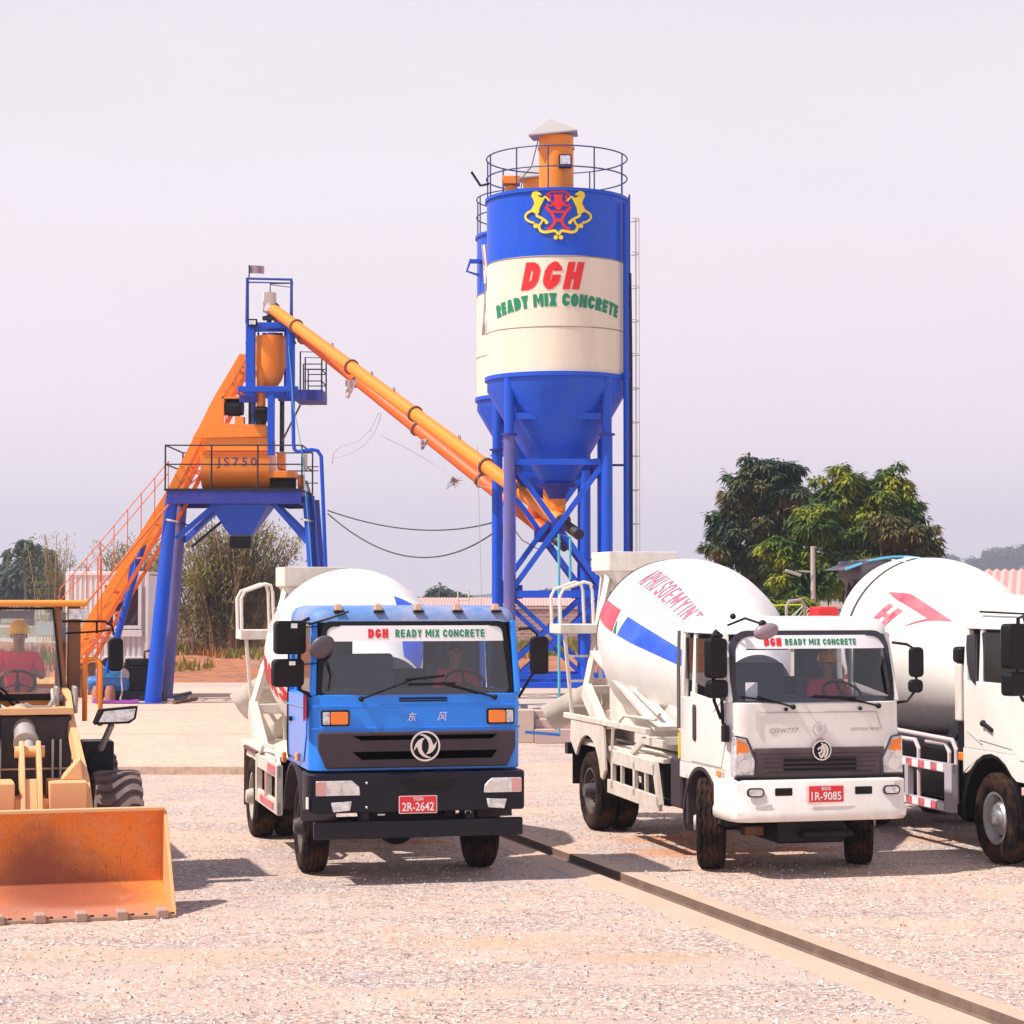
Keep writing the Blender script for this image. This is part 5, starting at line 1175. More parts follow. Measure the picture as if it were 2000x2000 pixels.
def ladder_rear(par,x,y,zt,zb,w=.45,depth=.6,m=M_whdirty,rail=.72,lean=.18):
    e=bpy.data.objects.new('ladder',None); col.objects.link(e); e.parent=par; e.location=(0,0,0)
    st=MB(); 
    for xx in(x,x+w): st.beam((xx,y,zt),(xx+lean,y+.0,zb),.045,.05)
    obj('stile',st,m,e,bev=.008)
    for k in range(int((zt-zb)/.36)):
        z=zt-.34*(k+1)
        if z>zb+.03: f=(zt-z)/(zt-zb)*lean; obj('rung',MB().beam((x+f,y,z),(x+w+f,y,z),.05,.03),m,e)
    obj('step_platform',MB().b2(x-.08,x+w+.05,y-.08,y+depth,zt-.03,zt+.1),m,e,bev=.01)
    hr=MB()
    for yy in(y-.02,y+depth-.05):
        hr.tube([(x-.06,yy,zt+.1),(x-.07,yy,zt+rail-.2),(x-.02,yy,zt+rail-.1),(x+w*.6,yy,zt+rail),(x+w*.78,yy,zt+rail-.02),(x+w*.85,yy,zt+rail-.12),(x+w*.9,yy,zt+.1)],.023,8)
    obj('handrail',hr,m,e)
    return e
def hopper(par,x,y,z,w,m=M_whdirty,dark=None):
    mb=MB(); 
    def rg(wx,wy,zz,dx=0,dy=0): return [(x+dx-wx,y+dy-wy,zz),(x+dx+wx,y+dy-wy,zz),(x+dx+wx,y+dy+wy,zz),(x+dx-wx,y+dy+wy,zz)]
    mb.loft([rg(w*.4,.2,z-.75,0,-.25),rg(w*.9,.4,z-.28),rg(w,.45,z-.26),rg(w,.45,z),rg(w-.03,.42,z),rg(w*.85,.38,z-.25),rg(w*.35,.15,z-.7,0,-.25)],cap=False)
    h=obj('hopper',mb,m,par,bev=.008); 
    s=MB()
    for sx in(-1,1): s.beam((x+sx*(w*.8),y-.1,z-.3),(x+sx*.85,y-.5,z-1.9),.09).beam((x+sx*(w*.8),y+.2,z-.3),(x+sx*.5,y+.35,z-1.6),.07)
    s.beam((x-.85,y-.5,z-1.9),(x-.85,y-1.9,.98),.12,.22).beam((x+.85,y-.5,z-1.9),(x+.85,y-1.9,.98),.12,.22).beam((x-.85,y-.5,z-1.9),(x+.85,y-.5,z-1.9),.1,.12).beam((x-.8,y-.5,z-1.95),(x-.5,y-.3,.98),.1)
    obj('drum_support',s,m,par,bev=.01)
    return h
def chute(par,x,y,z,m=M_whdirty,L_=1.5,az=-60,dip=25,r=.27):
    d=V(cos(R(dip))*sin(R(az)),cos(R(dip))*cos(R(az)),-sin(R(dip))); sd=d.cross(V(0,0,1)).normalized(); up=sd.cross(d)
    def ringp(t,rr): return [Vector((x,y,z))+d*t+(sd*cos(R(a))+up*sin(R(a)))*rr for a in range(160,381,20)]
    mb=MB(); A_=[ringp(0,r*1.25),ringp(L_,r)]; B_=[ringp(0,r*1.25-.02),ringp(L_,r-.02)]
    n=len(A_[0]); mb.add(A_[0]+A_[1]+B_[0]+B_[1],[(i,i+1,n+i+1,n+i) for i in range(n-1)]+[(2*n+i,3*n+i,3*n+i+1,2*n+i+1) for i in range(n-1)]+[(i,2*n+i,2*n+i+1,i+1) for i in range(n-1)]+[(n+i,n+i+1,3*n+i+1,3*n+i) for i in range(n-1)])
    c=obj('discharge_chute',mb,m,par); obj('chute_strut',MB().cone((x,y-.3,z-.9),Vector((x,y,z))+d*L_*.6-up*r,.03,n=8),m,c); return c
def fueltank(par,x0,x1,y0,y1,z0,z1,m): return obj('fuel_tank',MB().b2(x0,x1,y0,y1,z0,z1),m,par,bev=.06,seg=3)
# ================================================================ BLUE TRUCK
bt=thing('mixer_truck','bright blue cabbed concrete mixer truck with white drum','mixer truck',(-1.32,24.6,0),R(14),'concrete mixer trucks')
wb=3.75
chassis(bt,5.1); axle(bt,0); axle(bt,wb)
wheel(bt,-.97,0,steer=R(-1),rimm=M_rimk,side=-1,zig=False,deep=False); wheel(bt,.97,0,steer=R(-1),rimm=M_rimk,side=1,zig=False,deep=False)
wheel(bt,-1.05,wb,rimm=M_rimw,side=-1,zig=False,dual=True); wheel(bt,1.05,wb,rimm=M_rimw,side=1,zig=False,dual=True)
W=1.17; yf=-1.2; yft=-1.08
cab=cab_shell(bt,W,.55,yf,yft,1.22,2.04,2.82,3.0,M_truckblue,M_roofdust,arch=None,rear_win=True)
YB=screen(cab,1.10,1.03,yf-.005,yft-.02,1.98,2.83,.09,.17,[('D6H',.1,.22,-.42,M_red,.26),('READY MIX CONCRETE',.085,1.0,.27,M_green,.2)],bw=.055)
obj('side_window',MB().prism([(-1.0,2.06),(.25,2.06),(.25,2.8),(-.92,2.8)],'x',-W+.045,-W+.05).prism([(-1.0,2.06),(.25,2.06),(.25,2.8),(-.92,2.8)],'x',W-.05,W-.045),G_side,cab,recalc=False)
for s in(-1,1):
    dr=obj('door',MB().prism([(-.78,1.3),(.38,1.3),(.38,2.02),(-.98,2.02),(-.98,1.62)],'x',*(sorted((s*(W+.001),s*(W+.014))))),M_truckblue,cab,bev=.006)
    obj('door_handle',MB().box((s*(W+.03),.15,1.72),(.03,.16,.05)),M_black,dr,bev=.01)
    obj('door_seam',MB().tube([(s*(W+.004),.40,2.8),(s*(W+.016),.41,1.5),(s*(W+.016),.36,1.32),(s*(W+.016),.3,1.28)],.014,6),M_black,dr)
obj('crease_line',MB().cone((-W-.016,-1.05,1.9),(-W-.016,.38,1.88),.012,n=6).cone((W+.016,-1.05,1.9),(W+.016,.38,1.88),.012,n=6),M_truckblue,cab)
obj('front_crease',MB().b2(-W+.02,W-.02,yf-.012,yf+.002,1.665,1.685).b2(-W+.03,W-.03,yf-.008,yf+.002,1.9,1.93),M_truckblue,cab,bev=.005)
# grey grille panel
gp_=obj('grille_panel',MB().prism([(-1.09,1.64),(1.09,1.64),(1.09,1.45),(1.0,1.25),(-1.0,1.25),(-1.09,1.45)],'y',yf-.05,yf+.01),M_greyp,cab,bev=.02,seg=3)
for zz,hh in((1.575,.05),(1.385,.085)):
    obj('grille_slot',MB().prism([(-.72,zz+hh/2),(.88,zz+hh/2),(.82,zz-hh/2),(-.62,zz-hh/2)],'y',yf-.053,yf-.0505).b2(-.6,.78,yf-.06,yf-.054,zz-.006,zz+.004),mat('slot_shade_black',(.0,.0,.0),1,spec=0),gp_)  # raised plates, painted black for the shade inside the slots
# emblem: ring with two curved swallows
def emb(par,c,r):
    e=obj('emblem',finish_flat(disc(0,0,r,40,r*.88),lambda x,o,z:(x,-o,z),.02,0),M_chrome,par,smooth=0,loc=c)
    mb=MB(); pts=[(325,1480),(345,1380),(380,1270),(450,1180),(540,1120),(650,1100),(590,1170),(560,1280),(560,1400),(600,1500),(660,1570),(740,1620),(830,1640),(770,1665),(680,1650),(590,1610),(520,1550),(470,1470),(440,1380),(430,1340),(380,1400)]
    for s in(1,-1): mb.join(poly2([(s*(u-660)/425*r,-s*(v-1330)/425*r) for u,v in pts]))
    obj('emblem_field',finish_flat(disc(0,0,r*.88,40),lambda x,o,z:(x,-o+.001,z),.003,0),M_black,e,smooth=0)
    obj('emblem_mark',finish_flat(mb,lambda x,o,z:(x,-o-.002,z),.015,0),M_chrome,e,smooth=0); return e
emb(gp_,(.075,yf-.055,1.48),.165)
for s,x in(('东',-.06),('风',.27)):
    text_part(cab,s,.095,None,(x,yf-.012,1.795),M_chrome,0,.25,name='character_badge')
obj('cowl_vent',MB().b2(-.2,.33,yf-.02,yf-.005,1.985,2.005).b2(-.2,.33,yf-.02,yf-.005,1.96,1.975),M_black,cab)
for s,x in((-1,-.9),(1,.93)):
    ts=obj('turn_signal',MB().prism(rrect(.31,.17,.02,3,x,1.79),'y',yf-.02,yf+.005),M_black,cab,bev=.008)
    obj('amber_lens',MB().prism(rrect(.19,.135,.015,3,x-s*.035*1.2,1.79),'y',yf-.032,yf-.0205),M_amber,ts,bev=.006)
    obj('clear_lens',MB().prism(rrect(.075,.135,.012,3,x+s*.1,1.79),'y',yf-.03,yf-.0205),M_lens,ts,bev=.005)
# marker lamps
for k in range(5):
    x=-.84+.44*k; ml=obj('roof_marker_lamp',MB().loft([[(x-.045,yft+.02,2.945),(x+.045,yft+.02,2.945),(x+.045,yft+.14,2.96),(x-.045,yft+.14,2.96)],[(x-.03,yft+.05,3.02),(x+.03,yft+.05,3.02),(x+.03,yft+.12,3.02),(x-.03,yft+.12,3.02)]]),mat('dusty_amber',(.5,.3,.2),.5),cab,bev=.012)
    obj('lamp_base',MB().b2(x-.055,x+.055,yft+.0,yft+.15,2.925,2.945),M_black,ml)
# bumper
bp_=obj('bumper',MB().loft([[V(x,y,z) for x,y in [(-1.19,-.75),(-1.2,-1.2),(-1.16,-1.33),(1.16,-1.33),(1.2,-1.2),(1.19,-.75)]] for z in(.78,1.2)]),M_navy,bt,bev=.025,seg=3)
obj('bumper_recess',MB().prism([(-.2,1.13),(.42,1.13),(.34,1.0),(-.12,1.0)],'y',-1.336,-1.331),M_black,bp_,bev=.003)
obj('bumper_bolt',sum((),()) or (lambda mb:[mb.sph((x,-1.335,z),.016) for x in(-.58,.82) for z in(1.1,.84)] and mb)(MB()),M_chrome,bp_)
for s in(-1,1):
    x0=s*1.13; x1=s*.66 if s<0 else s*.72
    hl=obj('headlight',MB().prism([(x0,1.13),(x1+s*.08,1.13),(x1,1.06),(x1-s*.01,.97),(x0,.97)],'y',-1.352,-1.331),M_lens,bp_,bev=.01)
    obj('indicator_lens',MB().b2(min(x0,x0-s*.11),max(x0,x0-s*.11),-1.357,-1.3525,.98,1.12),mat('pinkish_lens',(.7,.35,.33),.2,coat=.5),hl)
    obj('lamp_reflector',MB().cone((x0-s*.21,-1.358,1.05),(x0-s*.21,-1.3525,1.05),.055,n=18).cone((x0-s*.34,-1.358,1.05),(x0-s*.34,-1.3525,1.05),.05,n=18),M_chrome,hl)
    fx_=s*.86
    obj('fog_light',MB().prism([(fx_-s*-.0+s*.11,.9),(fx_-s*.12,.91),(fx_-s*.1,.81),(fx_+s*.08,.795)],'y',-1.35,-1.331),M_lens,bp_,bev=.008)
obj('bumper_marker',MB().b2(-1.215,-1.2,-1.3,-1.2,.83,.95),M_wtext,bp_)
plate(bp_,(-.02,-1.345,.86),'YGN','2R-2642')
ub_=obj('underrun_bar',MB().b2(-1.14,1.16,-1.3,-1.22,.5,.69),M_navy,bt,bev=.015); obj('bar_bracket',MB().b2(-.62,-.54,-1.25,-1.0,.6,.95).b2(.54,.62,-1.25,-1.0,.6,.95),M_dark,ub_)
obj('tow_hook',MB().tube([(-.45,-1.25,.72),(-.45,-1.3,.76),(-.38,-1.3,.76),(-.38,-1.25,.72)],.015).tube([(.52,-1.25,.72),(.52,-1.3,.78),(.58,-1.3,.78),(.58,-1.25,.72)],.015),M_chrome,bt)
obj('radiator_block',MB().b2(-.35,.35,-.95,.6,.55,1.2).b2(-.5,.5,-.9,-.85,.6,1.1),M_black,bt,bev=.02)
for s in(-1,1):
    fender(bt,s*.8,s*1.19,0,.55,.66,M_greyp,8,172)
    obj('fender_lamp',MB().box((s*1.2,-.45,1.33),(.03,.14,.09)),M_amber,cab,bev=.01)
    obj('mud_skirt',MB().b2(min(s*.85,s*1.18),max(s*.85,s*1.18),-.76,-.72,.75,1.2),M_greyp,bt,bev=.01)
obj('fender_amber_lamp',MB().box((-1.2,.6,1.25),(.05,.08,.12)),M_amber,bt,bev=.015)
# mirrors
for s in(-1,1):
    if s<0:
        obj('mirror_arm',MB().tube([(-W-.0,-1.06,2.86),(-W-.1,-1.15,2.82),(-W-.12,-1.16,2.4),(-W-.11,-1.15,2.1),(-W+.03,-1.1,2.02)],.022,8),M_black,cab)
        mirror_box(cab,(-W-.22,-1.15,2.66),.34,.36,.14,R(8),bolt=True); mirror_box(cab,(-W-.24,-1.15,2.28),.34,.3,.14,R(8),bolt=True)
    else:
        obj('mirror_arm',MB().tube([(W,-1.05,2.74),(W+.12,-1.1,2.75),(W+.2,-1.12,2.68),(W+.18,-1.12,2.3),(W,-1.05,1.98)],.016,8),M_black,cab)
        mirror_box(cab,(W+.22,-1.12,2.45),.2,.42,.12,R(-5))
obj('round_mirror',MB().sph((0,0,0),.15,sc=(1,.35,.8)),mat('mirror_back_grey',(.09,.07,.09),.4),cab,loc=(-1.08,-1.42,2.56)).rotation_euler=(R(20),R(-35),0)
obj('round_mirror_arm',MB().tube([(-W+.0,-1.1,2.8),(-1.0,-1.3,2.86),(-.78,-1.35,2.94)],.012).tube([(-1.08,-1.4,2.48),(-1.0,-1.32,2.38),(-.96,-1.26,2.26),(-.98,-1.24,2.1)],.01),M_black,cab)
obj('lower_mirror',MB().sph((0,0,0),.13,sc=(.7,.3,1)),M_black,cab,loc=(-.95,-1.02,2.2))
for x0,x1,x2 in((-.52,.02,-.2),(.85,.3,.02)): pass
wiper(cab,(-.62,yf-.03,1.995),(-.0,yf-.02,2.22),(-.12,yf-.025,2.2),(.3,yf-.02,2.24)); wiper(cab,(.86,yf-.03,2.0),(.28,yf-.02,2.16),(-.1,yf-.025,2.15),(.42,yf-.02,2.155))
obj('red_ribbon',MB().grid(lambda u,v:(-W-.03-.03*sin(u*5),-1.12+.14*u,2.02-.22*v+.05*sin(u*9+v*3)),8,6),mat('red_ribbon_cloth',(.6,.05,.12),.8),cab)
seat(cab,.62,-.25,1.68,.5,.66); seat(cab,-.42,-.22,1.9,.78,.55,False); seat(cab,-.8,-.0,1.9,.34,.78,False); steering(cab,(.64,-.72,2.14))
person('driver in a pink red shirt at the wheel of the blue truck',bt.matrix_world@V(0,0,0) if 0 else (Matrix.Translation((-1.32,24.6,0))@Matrix.Rotation(R(14),4,'Z'))@V(.62,-.3,1.76),R(14),hat=None,group='seated drivers')
# drum and rear
prof=[(0,.5),(.15,.55),(1.15,1.08),(2.0,1.12),(2.45,1.1),(3.6,.62),(3.75,.6)]
d,P=make_drum(bt,prof,(0,.85,1.9),(0,4.55,2.66),seam=2.85)
f=on_drum(P,2.0,R(-8),1.1)
obj('lettering',finish_flat(blocktext('ENHIORS',.34,2.0,t=.2,gap=.2),f,.004,.12,.08),M_red,d,smooth=0)
obj('decal_stripe',MB().join(MB().grid(lambda u,v:P(.1+1.0*u,R(118)+.5*v-.2*u,.006),12,10)),M_bluedec,d)
obj('decal_scuff',finish_flat(text('DGH',.3,.6,bold=.02,shear=.3),on_drum(P,2.3,R(24),1.1),.003,.1,.08),mat('faded_decal',(.66,.6,.62),.5),d,smooth=0)
hopper(bt,-.2,5.2,3.5,.42,M_whdirty)
ladder_rear(bt,-1.12,4.9,2.55,1.15,w=.42,depth=.5,lean=.12)
chute(bt,-.55,5.2,2.05,L_=.75,az=-70,dip=30,r=.3); chute(bt,-.3,5.1,1.6,L_=.75,az=-75,dip=40,r=.22)
obj('deck_plate',MB().b2(-1.15,1.15,1.6,5.0,1.14,1.17).b2(-1.17,-1.1,1.6,5.0,1.0,1.172).b2(1.1,1.17,1.6,5.0,1.0,1.172),M_whdirty,bt,bev=.01)
sg=guard(bt,[((-1.2,.95,.62),(-1.2,2.9,.62)),((-1.2,.95,1.05),(-1.2,2.9,1.05))],.16,M_whdirty); obj('guard_post',MB().b2(-1.235,-1.165,.95,1.1,.55,1.12).b2(-1.235,-1.165,1.9,2.02,.7,1.0).b2(-1.235,-1.165,2.8,2.92,.55,1.12),M_whdirty,sg)
obj('guard_marking',MB().b2(-1.236,-1.229,1.15,1.8,1.0,1.1).b2(-1.242,-1.236,1.95,2.0,.68,.98).b2(-1.236,-1.229,1.3,2.5,.58,.66),M_redw,sg)
obj('guard_frame',MB().beam((-1.2,1.0,1.12),(-1.2,1.35,1.3),.04).beam((-1.2,1.35,1.3),(-1.2,2.4,1.28),.04).beam((-1.2,2.4,1.28),(-1.2,2.8,1.1),.04),M_whdirty,sg)
obj('water_tank',MB().cone((-.75,1.15,1.35),(.6,1.15,1.35),.2,n=20),M_whdirty,bt)
obj('mudguard',MB().b2(-1.2,-.85,wb+.62,wb+.65,.35,1.12).b2(-1.21,-.8,wb-.64,wb+.64,1.1,1.139),mat('rust_brown_rubber',(.14,.06,.04),.8),bt)
# ================================================================ WHITE TRUCK (centre)
wr=Matrix.Translation((3.15,24.9,0))@Matrix.Rotation(R(14),4,'Z')
wt=thing('mixer_truck','white cabbed mixer truck in the middle with red and blue drum stripe','mixer truck',(3.15,24.9,0),R(14),'concrete mixer trucks')
wb=4.25; chassis(wt,5.2,M_whdirty); axle(wt,0); axle(wt,wb)
wheel(wt,-.9,0,w=.3,steer=R(-21),rimm=M_rimw,side=-1,deep=False); wheel(wt,.9,0,w=.3,steer=R(-21),rimm=M_rimw,side=1,deep=False)
wheel(wt,-1.0,wb,w=.26,rimm=M_rimk,side=-1,dual=True); wheel(wt,1.0,wb,w=.26,rimm=M_rimk,side=1,dual=True)
W=1.02; yf=-1.0; yft=-.78
cab=cab_shell(wt,W,.78,yf,yft,.98,1.93,2.68,2.87,M_white,M_white,arch=(0,.5,.64),corner=.2,rear_win=True)
YW=screen(cab,.98,.95,yf-.015,yft-.03,1.86,2.72,.2,.15,[('D6H',.09,.2,-.47,M_red,.27),('READY MIX CONCRETE',.07,.85,.1,M_green,.22)],bw=.06,cur=.11,frame=mat('screen_surround_dark',(.03,.025,.04),.3))
obj('side_window',MB().prism([(-.78,1.98),(.3,2.1),(.3,2.62),(-.62,2.62)],'x',-W+.045,-W+.05).prism([(.42,2.12),(.68,2.14),(.68,2.62),(.42,2.62)],'x',-W+.045,-W+.05).prism([(-.78,1.98),(.3,2.1),(.3,2.62),(-.62,2.62)],'x',W-.05,W-.045),G_side,cab,recalc=False)
for s in(-1,1):
    dr=obj('door',MB().prism([(-.7,1.2),(.34,1.2),(.34,2.0),(-.8,1.92),(-.84,1.5)],'x',*(sorted((s*(W+.001),s*(W+.012))))),M_white,cab,bev=.005)
    obj('door_handle',MB().prism(rrect(.1,.42,.04,3,.18,1.65),'x',*(sorted((s*(W+.012),s*(W+.03))))),M_greyp,dr,bev=.01)
obj('rear_edge_trim',MB().tube([(-W-.005,.76,2.7),(-W-.012,.77,2.3),(-W-.012,.77,1.55)],.022,6),mat('trim_grey',(.12,.11,.11),.6),cab)
obj('yellow_reflector',MB().b2(-W-.015,-W-.001,.745,.785,1.2,1.5),M_yellow,cab)
# belt strip under the screen and seams
obj('hood_seam',MB().tube([(-.72,yf-.012,1.62),(-.72,yf-.012,1.84),(-.66,yf-.012,1.82),(.7,yf-.012,1.815),(.76,yf-.012,1.62)],.006,5),M_gtext,cab)
obj('nozzle',MB().sph((-.38,yf-.02,1.855),.022).sph((.5,yf-.02,1.855),.022),M_black,cab)
gr=obj('grille',MB().prism([(-.76,1.43),(.78,1.43),(.74,1.1),(-.74,1.1)],'y',yf-.035,yf+.005),mat('grille_brown_grey',(.075,.05,.055),.45,dirt=.2),cab,bev=.012)
sb=MB()
for k in range(5): sb.b2(-.7+.02*k,.72-.02*k,yf-.046,yf-.036,1.36-.05*k,1.375-.05*k)
obj('grille_bar',sb,M_greyp,gr,bev=.003); obj('grille_mesh',MB().b2(-.42,.44,yf-.041,yf-.0355,1.17,1.33),M_black,gr)
lb=obj('emblem',finish_flat(disc(0,0,.105,36),lambda x,o,z:(x,-o,z),.012,0),M_black,gr,smooth=0,loc=(.02,yf-.05,1.4))
obj('emblem_ring',finish_flat(disc(0,0,.112,36,.098),lambda x,o,z:(x,-o-.002,z),.018,0),M_chrome,lb,smooth=0)
mb=MB()
for st_,w_ in(([(-.05,.01),(-.02,.03),(0,.02),(-.01,-.02),(-.045,-.03)],.02),([(0,.06),(.03,.02),(.02,-.04),(-.02,-.08)],.03),([(.03,.07),(.065,.02),(.06,-.04),(.03,-.08)],.022),([(-.01,.085),(.03,.05),(.05,0)],.014),([(-.035,-.045),(-.02,-.06),(0,-.05)],.016)): mb.join(ribbon(st_,w_))
obj('lion_head',finish_flat(mb,lambda x,o,z:(x,-o-.013,z),.008,0),M_chrome,lb,smooth=0)
text_part(cab,'CDW777',.055,.34,(-.4,yf-.006,1.62),M_gtext,.01,.2,1.1); text_part(cab,'SINOTRUK WUXI',.035,.34,(.56,yf-.006,1.625),M_gtext,0,0)
cr=MB()
for s in(-1,1): cr.join(ribbon([(s*.055,.055),(s*.078,0),(s*.055,-.05),(s*.01,-.075)],.016))
cr.join(poly2([(-.03,.04),(.03,.04),(.035,.0),(0,-.045),(-.035,0)])); cr.join(ribbon([(-.03,.075),(.03,.075)],.012))
obj('crest_badge',finish_flat(cr,lambda x,o,z:(x,-o,z),.003,0),mat('crest_grey',(.6,.53,.53),.5),cab,smooth=0,loc=(.02,yf-.006,1.63))
text_part(cab,'CLUB',.02,None,(.02,yf-.006,1.535),M_gtext,0); text_part(cab,'CDWM',.022,None,(.02,yf-.006,1.51),M_redw,.02)
for s in(-1,1):
    hl=obj('headlight',MB().prism([(s*.99,1.56),(s*.86,1.53),(s*.75,1.3),(s*.76,1.13),(s*1.0,1.13)],'y',yf-.05,yf+.12),M_lens,cab,bev=.02,seg=3)
    obj('headlight_surround',MB().tube([(s*.99,yf-.052,1.57),(s*.855,yf-.052,1.54),(s*.74,yf-.052,1.3),(s*.75,yf-.052,1.12),(s*.99,yf-.052,1.12)],.012,6),M_greyp,hl)
    obj('amber_lens',MB().prism([(s*.97,1.53),(s*.87,1.5),(s*.82,1.4),(s*.97,1.36)],'y',yf-.056,yf-.0515),M_amber,hl)
    obj('reflector',MB().cone((s*.88,yf-.058,1.24),(s*.88,yf-.0515,1.24),.07,n=20).cone((s*.93,yf-.058,1.35),(s*.93,yf-.0515,1.35),.04,n=16),M_chrome,hl)
# bumper
pl_=[(-1.06,-.5),(-1.06,-.95),(-1.0,-1.12),(-.85,-1.18),(.85,-1.18),(1.0,-1.12),(1.06,-.95),(1.06,-.5)]
def sc(k,dy=0): return [(x*k,y*k+dy) for x,y in pl_]
bw_=obj('bumper',MB().loft([[V(x,y,z) for x,y in q] for q,z in((sc(.97),.63),(sc(1.0),.67),(sc(1.005),.74),(sc(.985),.79),(sc(.985),1.06),(sc(.97),1.09))]),M_white,wt,bev=.012)
obj('bumper_gap',MB().b2(-.98,.98,-1.1,-1.0,1.085,1.11),M_black,bw_)
for s in(-1,1):
    fl_=obj('fog_light',MB().prism(rrect(.2,.1,.045,4,s*.8,.96),'y',-1.185,-1.165),M_greyp,bw_); obj('fog_lens',MB().prism(rrect(.16,.07,.03,4,s*.8,.96),'y',-1.192,-1.1855),M_lens,fl_)
    obj('bumper_slot',MB().prism(rrect(.2,.085,.012,3,s*.47,.96),'y',-1.172,-1.158),M_black,bw_)
plate(bw_,(.02,-1.18,.93),'BGO','1R-9085')
obj('engine_sump',MB().b2(-.4,.4,-.8,.7,.35,.9).b2(-.15,.45,-.95,-.8,.42,.5),M_black,wt,bev=.03)
obj('front_cross_member',MB().b2(-.62,.62,-.35,-.2,.4,.5),M_rust,wt)
for s in(-1,1):
    fender(wt,s*.72,s*1.03,0,.52,.6,M_greyp,-15,175,.04); obj('fender_apron',MB().b2(min(s*.72,s*1.02),max(s*.72,s*1.02),.5,.56,.45,1.05),M_greyp,wt,bev=.02)
    obj('side_marker',MB().box((s*(W+.012),-.62,1.13),(.02,.12,.07)),M_amber,cab,bev=.01)
obj('step_well',MB().b2(-1.0,-.8,-.7,-.3,.55,.95),M_black,wt,bev=.02)
# mirrors
obj('mirror_arm',MB().tube([(-W,-.72,2.66),(-W-.12,-.85,2.72),(-W-.17,-.88,2.66),(-W-.15,-.88,1.95),(-W-.05,-.82,1.75)],.02,8),M_black,cab)
mirror_box(cab,(-W-.13,-.88,2.42),.24,.44,.13,R(15)); mirror_box(cab,(-W-.12,-.88,2.08),.24,.2,.13,R(15))
obj('mirror_bracket',MB().tube([(-W-.05,-.85,1.95),(-W-.02,-.8,1.7),(-W+.0,-.9,1.62)],.02).b2(-W-.06,-W+.0,-.95,-.85,1.5,1.68),M_black,cab)
obj('mirror_arm',MB().tube([(W,-.72,2.58),(W+.12,-.85,2.56),(W+.22,-.88,2.5),(W+.22,-.88,2.05),(W+.12,-.85,1.92),(W,-.8,1.9)],.016,8),M_black,cab)
mirror_box(cab,(W+.22,-.88,2.36),.16,.34,.1,R(-8)); mirror_box(cab,(W+.21,-.88,2.09),.16,.15,.1,R(-8))
obj('round_mirror',MB().sph((0,0,0),.15,sc=(1,.5,.6)),mat('pink_grey_mirror',(.28,.2,.25),.3),cab,loc=(-.68,-1.2,2.72)).rotation_euler=(R(15),R(-15),0)
obj('round_mirror_arm',MB().tube([(-.98,-.8,2.78),(-.85,-1.0,2.86),(-.72,-1.18,2.8)],.014).sph((-.94,-.86,2.88),.035).sph((-.72,-1.2,2.8),.045),M_black,cab)
obj('sticker',MB().b2(-.82,-.68,-.93,-.925,1.95,2.15),M_wtext,cab).rotation_euler=(R(0),0,0)
obj('door_sticker',MB().prism([(-.72,1.93),(-.55,2.05),(-.3,1.95),(-.45,1.8)],'x',-W-.02,-W-.0145),M_wtext,cab)
wiper(cab,(-.3,yf-.03,1.88),(-.72,yf-.02,2.0),(-.9,yf+.03,2.0),(-.45,yf-.01,1.93)); wiper(cab,(.72,yf-.02,1.88),(.3,yf-.02,1.98),(-.05,yf-.02,2.0),(.45,yf-.02,1.97))
seat(cab,.5,-.05,1.54,.5,.66); seat(cab,-.35,-.05,1.78,.85,.55,False); steering(cab,(.5,-.5,2.0))
obj('sun_visor',MB().b2(-.7,-.2,yft+.14,yft+.16,2.5,2.62),M_inter,cab)
person('driver in a pink red shirt and orange helmet in the white cab',wr@V(.48,-.1,1.62),R(14),hat=M_hatO,group='seated drivers')
prof=[(0,.45),(.15,.5),(1.7,1.1),(2.3,1.17),(2.7,1.15),(3.45,1.0),(4.1,.62),(4.2,.6)]
d,P=make_drum(wt,prof,(0,.95,1.95),(0,5.1,2.76),seam=3.45)
obj('lettering',finish_flat(blocktext('APHU SOEMYINT',.32,1.45,t=.13,gap=.2),on_drum(P,1.72,R(56),1.15),.004,.12,.08),mat('dull_red_letters',(.5,.1,.2),.5),d,smooth=0)
obj('small_lettering',finish_flat(text('Co., Ltd. admix',.1,1.0),on_drum(P,1.6,R(38),1.15),.003,.12,.08),mat('faint_grey_letters',(.6,.55,.57),.5),d,smooth=0)
def dstrip(t0,t1,p0,p1,sk0,sk1): return MB().grid(lambda u,v:P((t0+sk0*v)*(1-u)+(t1+sk1*v)*u,p0+(p1-p0)*v,.006),16,5)
obj('decal_stripe',dstrip(3.33,2.3,R(13),R(28),0,0),M_pink,d); obj('decal_stripe',dstrip(2.12,.45,R(13),R(27),-.1,.1),M_bluedec,d); obj('decal_chip',dstrip(2.26,2.16,R(13),R(21),0,.08),M_green,d)
hopper(wt,-.1,5.5,3.72,.5,M_whdirty)
ladder_rear(wt,-1.22,5.15,2.62,1.35,w=.46,depth=.5,lean=.12,rail=.68)
chute(wt,-.45,5.5,1.9,L_=1.0,az=-60,dip=25,r=.28)
